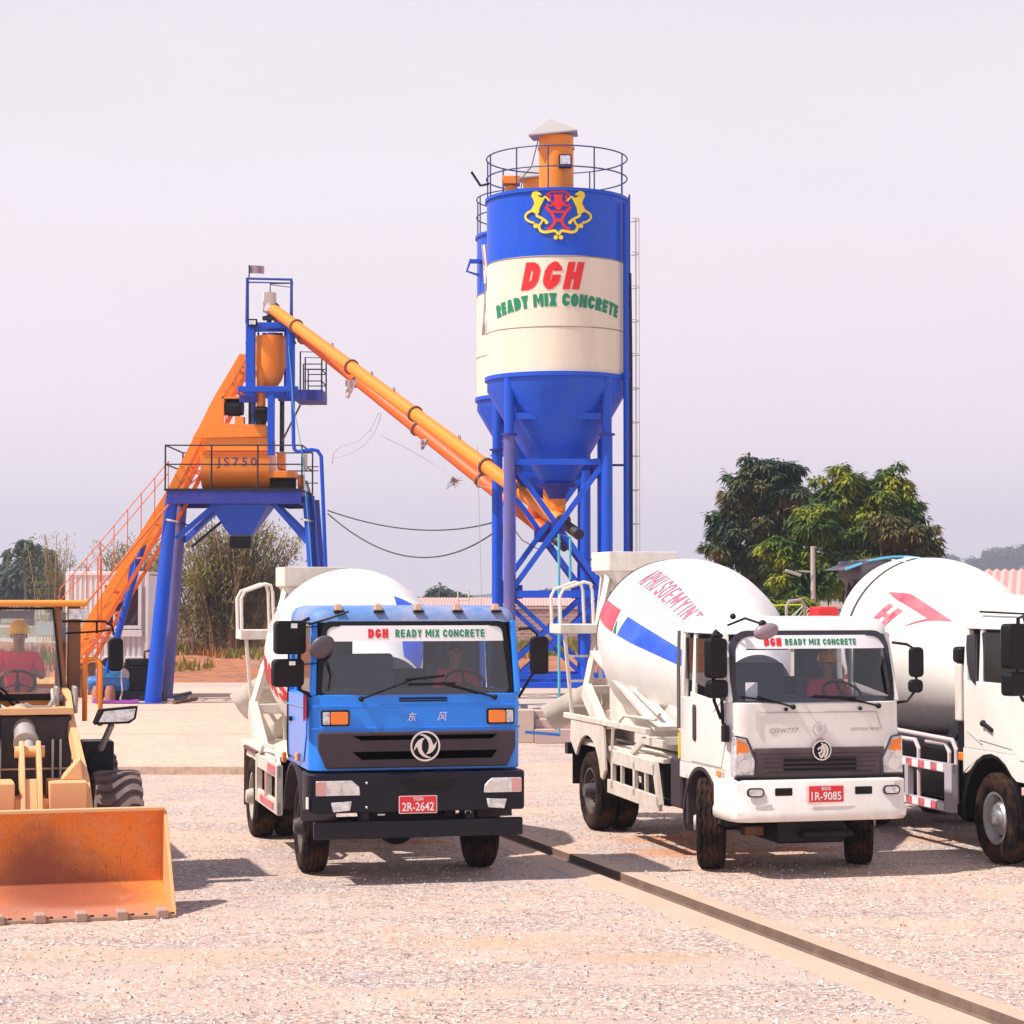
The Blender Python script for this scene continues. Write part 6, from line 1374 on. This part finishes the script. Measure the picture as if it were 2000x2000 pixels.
# rear body
obj('rear_fender',MB().prism([(wb-.85,.85),(wb-.75,1.42),(wb+.8,1.42),(wb+.85,1.15)]+[(wb+.66*cos(R(a)),.55+.7*sin(R(a))) for a in range(35,166,10)]+[(wb-.66,.75),(wb-.72,.72)],'x',-1.16,-1.12).b2(-1.119,-.72,wb-.8,wb+.8,1.38,1.42),M_whdirty,wt,bev=.01)
obj('rear_fender',MB().b2(.72,1.16,wb-.8,wb+.8,1.36,1.42),M_whdirty,wt,bev=.01)
obj('deck_beam',MB().b2(-1.17,1.17,1.5,1.62,1.3,1.4).b2(-1.17,-1.1,1.62,5.4,1.425,1.5).b2(1.1,1.17,1.62,5.4,1.3,1.38).b2(-1.09,1.09,1.2,5.1,1.1,1.16),M_whdirty,wt,bev=.01)
obj('drum_ramp',MB().prism([(1.3,1.2),(1.3,1.5),(4.1,2.5),(4.6,2.5),(4.6,1.2)],'x',-.74,-.66).prism([(1.3,1.2),(1.3,1.5),(4.1,2.5),(4.6,2.5),(4.6,1.2)],'x',.66,.74).beam((-.95,1.5,1.5),(-.95,4.3,2.35),.3,.06).tube([(-1.0,1.6,1.66),(-1.02,2.8,1.98),(-1.0,4.1,2.4)],.03),M_whdirty,wt,bev=.01)
sg=guard(wt,[((-1.12,1.2,.62),(-1.12,3.35,.66)),((-1.12,1.35,1.03),(-1.12,3.2,1.05))],.17,M_whdirty)
obj('guard_post',MB().beam((-1.12,1.2,.6),(-1.12,1.4,1.08),.05,.12).beam((-1.12,2.2,.64),(-1.12,2.2,1.04),.05,.08).beam((-1.12,2.75,.64),(-1.12,2.75,1.04),.04,.05).beam((-1.12,1.75,.64),(-1.12,1.75,1.04),.04,.05).beam((-1.12,3.15,.64),(-1.12,3.15,1.15),.05,.08),M_whdirty,sg)
obj('guard_frame',MB().beam((-1.1,1.1,1.34),(-1.1,1.9,1.34),.05,.08).beam((-1.1,1.9,1.34),(-1.1,2.35,1.17),.05,.08).beam((-1.1,2.35,1.17),(-1.1,2.4,1.0),.05,.08).tube([(-1.14,1.3,1.62),(-1.14,2.6,1.6),(-1.14,3.1,1.4),(-1.14,3.15,1.15)],.02),M_whdirty,sg)
obj('battery_box',MB().b2(-1.02,-.5,.75,1.15,.6,1.2),M_greyp,wt,bev=.04); fueltank(wt,-1.0,-.5,1.4,2.4,.65,1.1,M_black)
obj('rear_mudflap',MB().b2(-1.15,-.75,wb+.72,wb+.75,.55,1.2),M_black,wt); obj('tail_lamp_box',MB().b2(-1.2,-1.05,wb+.8,wb+.95,.95,1.1),M_black,wt)
# ================================================================ THIRD TRUCK (right edge)
rr_=Matrix.Translation((6.72,25.35,0))@Matrix.Rotation(R(14),4,'Z')
rt=thing('mixer_truck','white mixer truck at the right edge with red arrow on its drum','mixer truck',(6.72,25.35,0),R(14),'concrete mixer trucks')
wb=4.4; chassis(rt,6.3,M_dark,1.0); axle(rt,0); axle(rt,wb); axle(rt,wb+1.3)
wheel(rt,-1.02,0,w=.3,r=.53,rimm=M_silver,side=-1,zig=False,deep=False); wheel(rt,1.02,0,w=.3,r=.53,rimm=M_silver,side=1,zig=False,deep=False)
for yy in(wb,wb+1.3):
    for s in(-1,1): wheel(rt,s*1.05,yy,w=.28,rimm=M_rimk,side=s,zig=False,dual=True)
W=1.2; yf=-1.35; yft=-1.2
cab=cab_shell(rt,W,.72,yf,yft,1.0,2.1,2.72,2.93,M_white,M_white,arch=(0,.53,.74),corner=.2)
screen(cab,1.12,1.08,yf-.01,yft-.02,1.98,2.75,.12,.02,[],bw=.06)
obj('side_window',MB().prism([(-1.1,2.12),(.28,2.12),(.28,2.68),(-1.02,2.68)],'x',-W+.045,-W+.05).prism([(-1.1,2.12),(.28,2.12),(.28,2.68),(-1.02,2.68)],'x',W-.05,W-.045),G_side,cab,recalc=False)
obj('rear_side_window',MB().prism([(.35,2.66),(.58,2.64),(.6,2.5),(.58,2.3),(.5,2.12),(.36,2.05)],'x',-W-.008,-W+.02),mat('black_window',(.012,.01,.02),.1,spec=.8),cab,bev=.004)
obj('roof_edge',MB().tube([(-W+.03,-1.1,2.9),(-W+.03,.3,2.92)],.012),M_black,cab)
dr=obj('door',MB().prism([(-1.1,1.25),(-.75,1.25),(-.55,1.36),(.28,1.42),(.32,2.08),(-1.15,2.08)],'x',-W-.012,-W-.001),M_white,cab,bev=.005)
obj('door_handle',MB().tube([(-W-.03,.12,1.62),(-W-.04,.02,1.6),(-W-.03,-.1,1.55)],.025).sph((-W-.03,.12,1.62),.04),M_black,dr)
obj('door_scuff',MB().cone((-W-.014,.6,1.52),(-W-.014,.2,1.38),.006,n=4),M_gtext,dr)
obj('roof_deflector',MB().loft([[V(x,y,z) for x,y in q] for q,z in(([(-1.05,-.9),(1.05,-.9),(1.05,.6),(-1.05,.6)],2.92),([(-1.0,-.5),(1.0,-.5),(1.0,.5),(-1.0,.5)],3.12))]),M_white,cab,bev=.04,seg=3)
obj('air_intake',MB().b2(-W+.0,-W+.2,.78,.95,1.6,2.3),M_whdirty,rt,bev=.03); obj('intake_cap',MB().b2(-W-.02,-W+.2,.76,.97,2.3,2.5),M_black,rt,bev=.05,seg=3)
obj('intake_bracket',MB().b2(-W+.02,-W+.1,.74,.9,1.2,1.6),M_black,rt,bev=.01)
for s in(-1,1):
    fender(rt,s*.8,s*1.19,0,.53,.7,M_black,-5,185,.05)
fender(rt,-1.24,-1.19,0,.53,.72,M_white,20,150,.1,'fender_rim') if 0 else None
obj('amber_marker',MB().box((-1.19,.78,1.19),(.04,.12,.1)),M_amber,rt,bev=.015)
obj('step',MB().b2(-1.2,-.9,-1.1,-.75,.86,.95),mat('pinkish_step',(.6,.4,.36),.6),rt,bev=.01)
bw_=obj('bumper',MB().b2(-1.2,1.2,-1.5,-1.0,.55,1.05),M_white,rt,bev=.06,seg=3); obj('fog_lens',MB().b2(-1.1,-.7,-1.512,-1.502,.75,.9),M_lens,bw_)
obj('side_scoop',MB().b2(-W-.02,-W-.001,-1.15,-.9,1.24,1.26).b2(-W-.02,-W-.001,-1.2,-1.1,1.45,1.6),M_greyp,cab)
obj('mirror_arm',MB().tube([(-W,-.9,2.78),(-W-.1,-1.05,2.88),(-W-.25,-1.2,2.86),(-W-.27,-1.2,2.1),(-W-.15,-1.1,1.95),(-W,-1.0,1.92)],.022,8),M_black,cab)
mirror_box(cab,(-W-.27,-1.15,2.55),.3,.5,.16,R(20)); mirror_box(cab,(-W-.27,-1.15,2.13),.3,.26,.16,R(20))
prof=[(0,.4),(.15,.45),(2.2,1.13),(2.7,1.2),(3.1,1.2),(4.0,1.05),(4.7,.55),(4.8,.5)]
d,P=make_drum(rt,prof,(.12,1.35,1.86),(.12,6.1,2.78),seam=3.35)
obj('decal_arrow',finish_flat(poly2([(x*.8,z) for x,z in [(-.85,-.04),(-.34,.10),(.78,.14),(.42,-.07),(0,-.375),(.34,-.07),(-.54,-.075)]]),on_drum(P,2.0,R(44),1.2),.004,.08,.08),M_pink,d,smooth=0)
dk=mat('dark_brown_letters',(.2,.12,.14),.5)
obj('lettering',finish_flat(blocktext('H',.34,.34,t=.2,shear=.5),on_drum(P,2.4,R(28),1.2),.003,.1,.1),M_redw,d,smooth=0)
obj('lettering',finish_flat(text('eino',.12,.6,shear=.2),on_drum(P,2.45,R(17),1.2),.003,.1,.1),dk,d,smooth=0)
obj('decal_bar',finish_flat(poly2([(-.05,-.14),(.05,-.12),(.16,.12),(.13,.12)]),on_drum(P,2.95,R(15),1.2),.003,.1,.1),dk,d,smooth=0)
obj('front_decal',finish_flat(poly2([(-.1,-.25),(.12,-.3),(.08,.3),(-.02,.42),(-.14,.1)]),on_drum(P,.45,R(0),1.0),.003,.1,.1),M_pink,d,smooth=0)
hs=MB()
for k in(1,-1): hs.tube([P(3.9-3.2*i/16,R(78)-k*R(5)-.25*i/16,.012) for i in range(17)],.012,5)
obj('drum_hose',hs,mat('pale_blue_hose',(.45,.6,.66),.5),d)
# rear hopper dark with pale blue edge, red tank and ladder rails
hp=hopper(rt,.25,6.55,3.62,.42,mat('dark_navy_paint',(.03,.03,.07),.5,dirt=.4))
obj('hopper_cover',MB().grid(lambda u,v:(-.4+1.3*u,6.15+.9*v,3.4+.27*sin(PI*(.1+.6*u))),12,3),MATS['dark_navy_paint'],hp); obj('cover_edge',MB().tube([(-.42+1.32*k/12,6.12,3.41+.27*sin(PI*(.1+.6*k/12))) for k in range(13)],.022,6),mat('pale_blue_edge',(.1,.4,.6),.4),hp)
obj('rear_water_tank',MB().b2(-.88,-.58,6.0,6.4,2.35,2.95),M_red,rt,bev=.03)
obj('rear_ladder_rail',MB().tube([(-1.22,6.4,2.4),(-1.22,6.4,2.95),(-1.18,6.4,3.03),(-1.0,6.4,3.05),(-.94,6.4,2.97),(-.94,6.4,2.4)],.025,8).tube([(-1.2,6.4,2.72),(-.96,6.4,2.72)],.02,8).b2(-1.3,-.9,6.3,6.8,2.3,2.36),M_grey,rt)
# side guard
sg=guard(rt,[((-1.2,.95,1.02),(-1.2,3.6,1.02)),((-1.2,1.0,.55),(-1.2,3.6,.55))],.12,mat('lilac_grey_steel',(.5,.45,.52),.5,dirt=.3)); 
obj('guard_post',MB().b2(-1.24,-1.165,.95,1.15,.5,1.08).b2(-1.24,-1.165,2.2,2.3,.6,1.0),MATS['lilac_grey_steel'],sg)
for z in(1.02,.55):
    for k in range(12): obj('red_marking' if k%2 else 'white_marking',MB().b2(-1.232,-1.2265,1.2+.18*k,1.38+.18*k,z-.045,z+.045),M_redw if k%2 else M_wtext,sg)
obj('guard_hoops',MB().tube([(-1.15,1.0,.6),(-1.15,1.0,1.25),(-1.15,1.1,1.36),(-1.15,3.2,1.4)],.028,8).tube([(-1.12,1.25,.6),(-1.12,1.25,1.2),(-1.12,1.35,1.3),(-1.12,1.9,1.3)],.028,8).tube([(-1.18,2.0,.6),(-1.18,2.0,1.2),(-1.18,2.1,1.3),(-1.18,3.4,1.3)],.028,8),mat('pale_pink_tube',(.62,.52,.53),.4),sg)
obj('equipment_box',MB().b2(-1.0,-.45,1.3,3.3,.6,1.25).b2(-1.05,-.5,.8,1.1,.5,1.2),M_black,rt,bev=.04)
obj('drum_cradle',MB().beam((-.7,.95,1.5),(-.7,1.6,1.05),.12).beam((-.75,1.2,1.9),(-.6,2.4,1.1),.14,.2).b2(-1.0,1.0,1.0,6.2,1.2,1.3),M_dark,rt,bev=.01)
obj('rear_mudguard',MB().b2(-1.2,-.75,wb-.7,wb+2.0,1.13,1.17),M_black,rt)
# ================================================================ WHEEL LOADER
LX,LY=-5.16,22.9; LR=R(16)
lm=Matrix.Translation((LX,LY,0))@Matrix.Rotation(LR,4,'Z')
ld=thing('wheel_loader','yellow orange wheel loader with its bucket lowered at the left edge','wheel loader',(LX,LY,0),LR)
def ltyre(x,y):
    e=bpy.data.objects.new('wheel',None); col.objects.link(e); e.parent=ld; e.location=(x,y,.62)
    r,w=.62,.46; mb=MB(); M=Matrix.Rotation(PI/2,4,'Y')
    mb.lathe([(r-.09,-w*.5),(r-.06,-w*.46),(r-.045,-w*.3),(r-.04,0),(r-.045,w*.3),(r-.06,w*.46),(r-.09,w*.5)],48,M)
    for s in(-1,1): mb.lathe([(r-.09,s*w*.5),(r-.2,s*w*.56),(.34,s*w*.5),(.31,s*w*.4)],48,M)
    n=22
    for k in range(n):
        a=2*PI*k/n; seg=[]
        for j in range(9):
            u=-1+2*j/8; aa=a+.13*sin(u*PI*.9)+.05*u; x_=u*w*.53
            r1=r-.03*max(0,abs(u)-.7)*2
            for (rr,da) in((r1-.07,-.075),(r1,-.06),(r1,.06),(r1-.07,.075)): seg.append((x_,rr*sin(aa+da),rr*cos(aa+da)))
        mb.add(seg,[(j*4+i,j*4+(i+1)%4,(j+1)*4+(i+1)%4,(j+1)*4+i) for j in range(8) for i in range(4)]+[(3,2,1,0),(32,33,34,35)])
    obj('tyre',mb,mat('loader_tyre_dusty',(.13,.09,.085),.9,dirt=.7,dcol=(.36,.25,.22),dscale=5),e,smooth=30)
    obj('rim',MB().lathe([(.33,-.2),(.3,-.1),(.2,0),(.1,.05),(.1,.15),(0,.15)],32,M).lathe([(.33,.2),(.3,.12),(.2,.1),(.1,.18),(0,.18)],32,M),M_yorange,e)
for x in(-.95,.95):
    for y in(0,2.6): ltyre(x,y)
obj('axle',MB().cone((-.8,0,.62),(.8,0,.62),.14,n=16).cone((-.8,2.6,.62),(.8,2.6,.62),.14,n=16),M_grime,ld)
obj('front_frame',MB().b2(-.62,.46,-.25,.9,.55,1.85).b2(-.5,.5,.9,1.6,.6,1.1),M_grime,ld,bev=.03)
rb_=MB()
for x in(-.36,-.28,.26,.34): rb_.b2(x-.012,x+.012,-.31,-.251,.95,1.6)
obj('frame_rib',rb_,M_grey,ld)
obj('frame_ledge',MB().b2(-.75,.47,-.33,.2,1.86,1.93).b2(-.62,.46,-.262,-.252,1.28,1.3),M_peach,ld,bev=.01)
# rear body
obj('engine_cover',MB().b2(-.65,.65,2.1,3.9,1.1,2.1),M_yorange,ld,bev=.08,seg=3); obj('rear_frame',MB().b2(-.55,.55,1.2,3.8,.6,1.1),M_grime,ld,bev=.03)
# cab
cbx=MB()
xa,xb=-.86,.46; y0,y1=.35,1.75; z0,z1=1.95,2.98
cabl=bpy.data.objects.new('cab',None); col.objects.link(cabl); cabl.parent=ld
obj('cab_base',MB().b2(xa,xb,y0,y1,1.3,2.06),M_yorange,cabl,bev=.02)
obj('cab_roof',MB().b2(xa-.12,xb+.2,y0-.15,y1+.1,2.99,3.06),M_yorange,cabl,bev=.03)
pi=MB().beam((xb+.08,y0+.25,2.0),(xb+.08,y0+.25,2.99),.14,.12).beam((xb-.02,y0+.02,1.95),(xb-.12,y0+.05,2.99),.05,.05).beam((xa,y0,2.0),(xa+.06,y0+.05,2.99),.07).beam((xa,y1,2.0),(xa,y1,2.99),.08).beam((xb,y1,2.0),(xb,y1,2.99),.08)
obj('cab_pillar',pi,mat('pillar_brown',(.28,.12,.05),.5,dirt=.5,dcol=(.1,.06,.06)),cabl,bev=.015)
obj('windscreen_frame',MB().tube([(xa+.05,y0-.01,2.02),(xb-.06,y0-.01,2.02),(xb-.16,y0+.03,2.97),(xa+.08,y0+.03,2.97)],.018,6,closed=True).b2(xa+.03,xb-.08,y0-.03,y0,1.98,2.05),M_black,cabl)
gl=MB().add([(xa+.05,y0-.005,2.03),(xb-.07,y0-.005,2.03),(xb-.16,y0+.035,2.96),(xa+.08,y0+.035,2.96)],[(0,1,2,3)])
gl.add([(xb-.03,y0+.03,2.05),(xb+.03,y0+.2,2.05),(xb+.03,y0+.2,2.95),(xb-.1,y0+.06,2.95)],[(0,1,2,3)])
obj('windscreen',gl,G_loader,cabl,smooth=0,recalc=False)
obj('side_glass',MB().add([(xb+.02,y0+.35,2.08),(xb+.02,y1-.1,2.08),(xb+.02,y1-.1,2.92),(xb+.02,y0+.35,2.92)],[(0,1,2,3)]).add([(xa+.1,y1,2.08),(xb-.1,y1,2.08),(xb-.1,y1,2.92),(xa+.1,y1,2.92)],[(0,1,2,3)]),G_loader,cabl,smooth=0,recalc=False)
obj('sun_visor',MB().add([(xa+.1,y0+.06,2.86),(.1,y0+.06,2.86),(.1,y0+.08,2.95),(xa+.1,y0+.08,2.95)],[(0,1,2,3)]),mat('visor_film',(.2,.17,.2),.5),cabl,smooth=0)
obj('window_sticker',MB().b2(.12,.3,y0+.015,y0+.02,2.68,2.83),mat('sticker_pale_blue',(.55,.68,.72),.5),cabl)
obj('corner_lamp',MB().b2(xb-.0,xb+.2,y0-.1,y0-.02,2.85,2.97),M_lens,cabl,bev=.01)
obj('mirror_arm',MB().tube([(xb-.06,y0+.05,2.83),(xb+.38,y0-.1,2.83),(xb+.46,y0-.1,2.78),(xb+.48,y0-.1,2.68)],.014,6).tube([(xb-.02,y0+.05,2.7),(xb+.3,y0-.1,2.72),(xb+.45,y0-.1,2.74)],.012,6).tube([(xb+.3,y0-.05,2.83),(xb+.3,y0-.05,2.7)],.012,6),M_black,cabl)
mirror_box(cabl,(xb+.5,y0-.1,2.47),.16,.36,.08)
obj('grab_handle',MB().tube([(xb+.18,y0-.02,1.75),(xb+.18,y0-.02,2.38),(xb+.2,y0-.04,2.42),(xb+.3,y0-.08,2.42),(xb+.34,y0-.1,2.36),(xb+.34,y0-.1,1.7)],.028,8),M_orange,cabl)
wiper(cabl,(.0,y0-.06,1.9),(-.75,y0-.04,2.55),(-.1,y0-.05,1.92),(-.8,y0-.04,2.6))
obj('cab_seat',MB().b2(-.32,.22,1.1,1.5,1.75,1.95).b2(-.3,.2,1.45,1.6,1.95,2.45),M_seat,cabl,bev=.04); steering(cabl,(-.05,.72,2.16),.19,40)
obj('cab_rear_panel',MB().b2(xa+.05,xb-.05,y1-.03,y1-.005,2.06,2.1),M_yorange,cabl)
person('loader operator in a pink red shirt and yellow helmet',lm@V(-.02,1.12,1.96),LR,hat=M_hatY,group='seated drivers')
# headlamp, fenders
lp=obj('front_lamp',MB().loft([[(.78,-.1,1.9),(1.17,-.1,1.93),(1.15,-.1,1.79),(1.08,-.1,1.74),(.7,-.1,1.73)],[(.76,.1,1.89),(1.13,.1,1.92),(1.11,.1,1.79),(1.05,.1,1.75),(.7,.1,1.74)]]),M_black,ld,bev=.012); obj('lamp_lens',MB().prism([(.81,1.875),(1.14,1.9),(1.12,1.8),(1.06,1.765),(.75,1.76)],'y',-.112,-.1015),M_lens,lp)
obj('lamp_stalk',MB().beam((.9,.0,1.73),(.8,.2,1.45),.05),M_grey,ld)
obj('tool_box',MB().b2(.66,1.0,.75,1.2,1.02,1.5).cone((.82,.7,1.25),(.82,.749,1.25),.12,n=18),M_navy,ld,bev=.02)
obj('fender',MB().b2(.66,1.2,.55,1.5,.92,.96).b2(.66,1.18,.53,.549,.55,.96).b2(-1.3,-.66,.55,1.5,.92,.96),M_black,ld,bev=.015)
# arms: from pivot high on the frame down to the bucket
for s in(-1,1):
    ar=MB(); x=s*.5
    secs=[(.28,2.03,.42,.09),(.05,1.98,.44,.1),(-.3,1.68,.46,.13),(-.7,1.3,.52,.17),(-1.0,1.0,.56,.24),(-1.2,.75,.58,.2),(-1.36,.5,.58,.12)]
    ar.loft([[(s*xx-.035,yy-hh*.6,zz-hh),(s*xx+.035,yy-hh*.6,zz-hh),(s*xx+.035,yy+hh*.6,zz+hh),(s*xx-.035,yy+hh*.6,zz+hh)] for yy,zz,xx,hh in secs]); x=s*.42
    am=obj('lift_arm',ar,M_peach,ld,bev=.012)
    obj('pivot_ear',MB().b2(x-.12,x-.075,-.02,.45,1.85,2.14).b2(x+.075,x+.12,-.02,.45,1.85,2.14).cone((x-.14,.2,2.0),(x+.14,.2,2.0),.05,n=14),M_grey,am,bev=.02)
obj('cross_beam',MB().b2(-.55,-.17,-1.15,-.6,.86,1.22).b2(.17,.55,-1.15,-.6,.86,1.22).b2(-.17,.17,-1.1,-.62,.88,1.05).prism([(.3,1.221),(.53,1.221),(.5,1.45)],'y',-.9,-.65),M_peach,ld,bev=.015)
obj('beam_underside',MB().b2(-.5,.5,-1.12,-.62,.7,.858).prism([(.25,.6),(.5,.5),(.5,.72),(.35,.72)],'y',-1.35,-1.2),M_yorange,ld,bev=.01)
rk=MB()
for x in(-.085,.085): rk.prism([(-.6,1.5),(-.72,1.62),(-.88,1.5),(-1.15,1.05),(-1.36,.5),(-1.3,.35),(-1.15,.5),(-.95,.9),(-.7,1.2)],'x',x-.025,x+.025)
rk.prism([(-.98,1.25),(-1.14,.98),(-1.33,.52),(-1.3,.45),(-1.05,.8),(-.9,1.15)],'x',-.059,.059)
bk=obj('bell_crank',rk,M_peach,ld,bev=.01); obj('pin_boss',MB().cone((-.24,-.9,1.08),(-.17,-.9,1.08),.14,n=18).cone((.17,-.9,1.08),(.24,-.9,1.08),.14,n=18).cone((-.15,-.68,1.5),(.15,-.68,1.5),.06,n=12),M_peach,bk)
obj('tilt_cylinder',MB().cone((0,-.68,1.5),(0,-.42,1.62),.06,n=16).cone((-.02,-.45,1.6),(-.05,.1,1.86),.115,n=20).cone((-.02,-.45,1.6),(-.03,-.52,1.57),.13,n=20),M_grey,ld)
hz_=MB()
hz_.tube([(-.33,.1,2.05),(-.33,-.05,1.98),(-.2,-.2,1.9),(-.05,-.25,1.9),(.05,-.25,1.92)],.025,8).tube([(.28,.1,2.1),(.28,-.05,2.0),(.22,-.2,1.93),(.05,-.25,1.93),(-.03,-.25,1.97)],.025,8)
obj('hydraulic_hose',hz_,M_grey,ld); obj('black_hose',MB().tube([(-.4,.2,2.02),(-.3,-.1,2.0),(-.28,-.33,1.85),(-.3,-.36,1.5)],.018,6),M_black,ld)
# bucket
rust=ground_mat('worn_bucket_paint',[(.9,.27,.03),(.85,.27,.05),(.75,.34,.15),(.45,.14,.05),(.9,.36,.1)],1.1,70,.2,stain=[(.05,-1.5,.45,.5,(.08,.05,.08)),(.05,-1.5,.9,.9,(.35,.1,.05)),(0,-2.15,1.8,.5,(.4,.17,.13)),(.5,-1.7,.9,.4,(.3,.08,.04))],fs=.15,scratch=True)
BW=1.27; yb0=-1.45
prof_in=[(-1.52,.93),(-1.45,.86),(-1.42,.65),(-1.46,.38),(-1.6,.18),(-1.85,.08),(-2.35,.035)]
prof_out=[(-2.35,.0),(-1.85,.03),(-1.56,.13),(-1.41,.37),(-1.38,.65),(-1.4,.88),(-1.48,.97),(-1.53,.97)]
bu=obj('bucket',MB().prism(prof_in+prof_out,'x',-BW,BW),rust,ld,smooth=60)
sp=[(-1.53,.97),(-1.57,.94),(-2.3,.12),(-2.38,.02),(-2.3,-.0),(-1.85,.03),(-1.56,.13),(-1.41,.37),(-1.38,.65),(-1.4,.88),(-1.48,.97)]
obj('bucket_side',MB().prism(sp,'x',BW+.001,BW+.035).prism(sp,'x',-BW-.035,-BW-.001),mat('bucket_side_paint',(.85,.36,.14),.5,dirt=.4,dcol=(.55,.3,.2)),bu,bev=.006)
obj('bucket_rim',MB().b2(-BW,BW,-1.6,-1.52,.95,.99),M_peach,bu,bev=.01)
obj('cutting_edge',MB().b2(-BW-.02,BW+.02,-2.46,-2.34,.0,.035),mat('worn_edge_steel',(.45,.28,.2),.5,metal=.3,dirt=.6,dcol=(.2,.12,.1),dscale=8),bu,bev=.006)
tt=MB()
for k in range(7):
    x=-BW+.12+k*.385; tt.b2(x-.055,x+.055,-2.5,-2.3,-.0,.09)
obj('edge_tooth_adapter',tt,mat('tooth_steel',(.42,.27,.22),.6,dirt=.6),bu,bev=.015)
bolt=MB()
for k in range(20): bolt.cone((-BW+.1+.128*k,-2.4,.035),(-BW+.1+.128*k,-2.4,.05),.02,n=8)
obj('edge_bolt',bolt,M_grime,bu)
ld_rot=None
# ================================================================ LIGHT, SKY, HAZE, CAMERA
SUN_EL=R(56); SUN_AZ=R(-72)   # azimuth measured from -Y ... see direction below
sd=V(-.93*cos(SUN_EL),-.37*cos(SUN_EL),sin(SUN_EL)).normalized()   # towards the sun: left and a little behind the camera
sl_=bpy.data.lights.new('sun','SUN'); sl_.energy=5.0; sl_.angle=R(1.0); sl_.color=(1,.93,.84)
so=bpy.data.objects.new('sun',sl_); col.objects.link(so); so.rotation_euler=(-sd).to_track_quat('-Z','Y').to_euler(); so.location=(0,0,60)
w=bpy.data.worlds.new('World'); scn.world=w; w.use_nodes=True; nt=w.node_tree; nt.nodes.clear(); N=nt.nodes.new; L=nt.links
out=N('ShaderNodeOutputWorld'); bg=N('ShaderNodeBackground'); sky=N('ShaderNodeTexSky'); sky.sky_type='NISHITA'; sky.sun_disc=False; sky.sun_elevation=SUN_EL; sky.sun_rotation=math.atan2(sd.x,sd.y); sky.dust_density=6; sky.air_density=1.5
tc=N('ShaderNodeTexCoord'); sx=N('ShaderNodeSeparateXYZ'); L.new(tc.outputs['Generated'],sx.inputs[0])
cr=N('ShaderNodeValToRGB'); L.new(sx.outputs[2],cr.inputs[0]); e=cr.color_ramp.elements
K=1/.1
def c4(c): return (c[0],c[1],c[2],1)
e[0].position=0.0; e[0].color=c4((.9,.8,.88)); e[1].position=.30; e[1].color=c4((.76,.72,.77))
q=e.new(.09); q.color=c4((.90,.79,.87)); q=e.new(.2); q.color=c4((.84,.77,.83)); q=e.new(.5); q.color=c4((.5,.5,.6)); q=e.new(.85); q.color=c4((.3,.34,.5))
sc=N('ShaderNodeVectorMath'); sc.operation='SCALE'; sc.inputs['Scale'].default_value=10.0; L.new(cr.outputs[0],sc.inputs[0])
nz=N('ShaderNodeTexNoise'); nz.inputs['Scale'].default_value=2.2; nz.inputs['Detail'].default_value=4; mp=N('ShaderNodeMapping'); mp.inputs['Scale'].default_value=(1,1,3.5); L.new(tc.outputs['Generated'],mp.inputs[0]); L.new(mp.outputs[0],nz.inputs[0])
mr=N('ShaderNodeMapRange'); mr.inputs[3].default_value=.91; mr.inputs[4].default_value=1.09; L.new(nz.outputs[0],mr.inputs[0])
s2=N('ShaderNodeVectorMath'); s2.operation='SCALE'; L.new(sc.outputs[0],s2.inputs[0]); L.new(mr.outputs[0],s2.inputs['Scale'])
mx=N('ShaderNodeMix'); mx.data_type='RGBA'; mx.inputs[0].default_value=.9; L.new(sky.outputs[0],mx.inputs[6]); L.new(s2.outputs[0],mx.inputs[7])
L.new(mx.outputs[2],bg.inputs[0]); bg.inputs[1].default_value=.1; L.new(bg.outputs[0],out.inputs[0])
# haze
hm=bpy.data.materials.new('haze_air'); hm.use_nodes=True; nt=hm.node_tree; nt.nodes.clear(); pv=nt.nodes.new('ShaderNodeVolumePrincipled'); o_=nt.nodes.new('ShaderNodeOutputMaterial'); nt.links.new(pv.outputs[0],o_.inputs['Volume'])
pv.inputs['Color'].default_value=(.78,.80,.95,1); pv.inputs['Density'].default_value=HAZE; pv.inputs['Anisotropy'].default_value=.2
if HAZE>0:
    tag(obj('haze',MB().b2(-700,700,-28,1750,-1.5,70),hm,smooth=0),kind='stuff')
cam=bpy.data.cameras.new('camera'); co=bpy.data.objects.new('camera',cam); col.objects.link(co); co.location=(0,0,CH); co.rotation_euler=(PI/2+PIT,0,0)
cam.sensor_width=36; cam.lens=36*FP/2000; cam.clip_end=5000; scn.camera=co
scn.view_settings.view_transform='Standard'; scn.view_settings.look='None'; scn.view_settings.gamma=1; scn.view_settings.use_curve_mapping=False; scn.view_settings.exposure=EXPO
scn.cycles.max_bounces=6; scn.cycles.transparent_max_bounces=12; scn.cycles.volume_bounces=0
scn.cycles.use_denoising=True
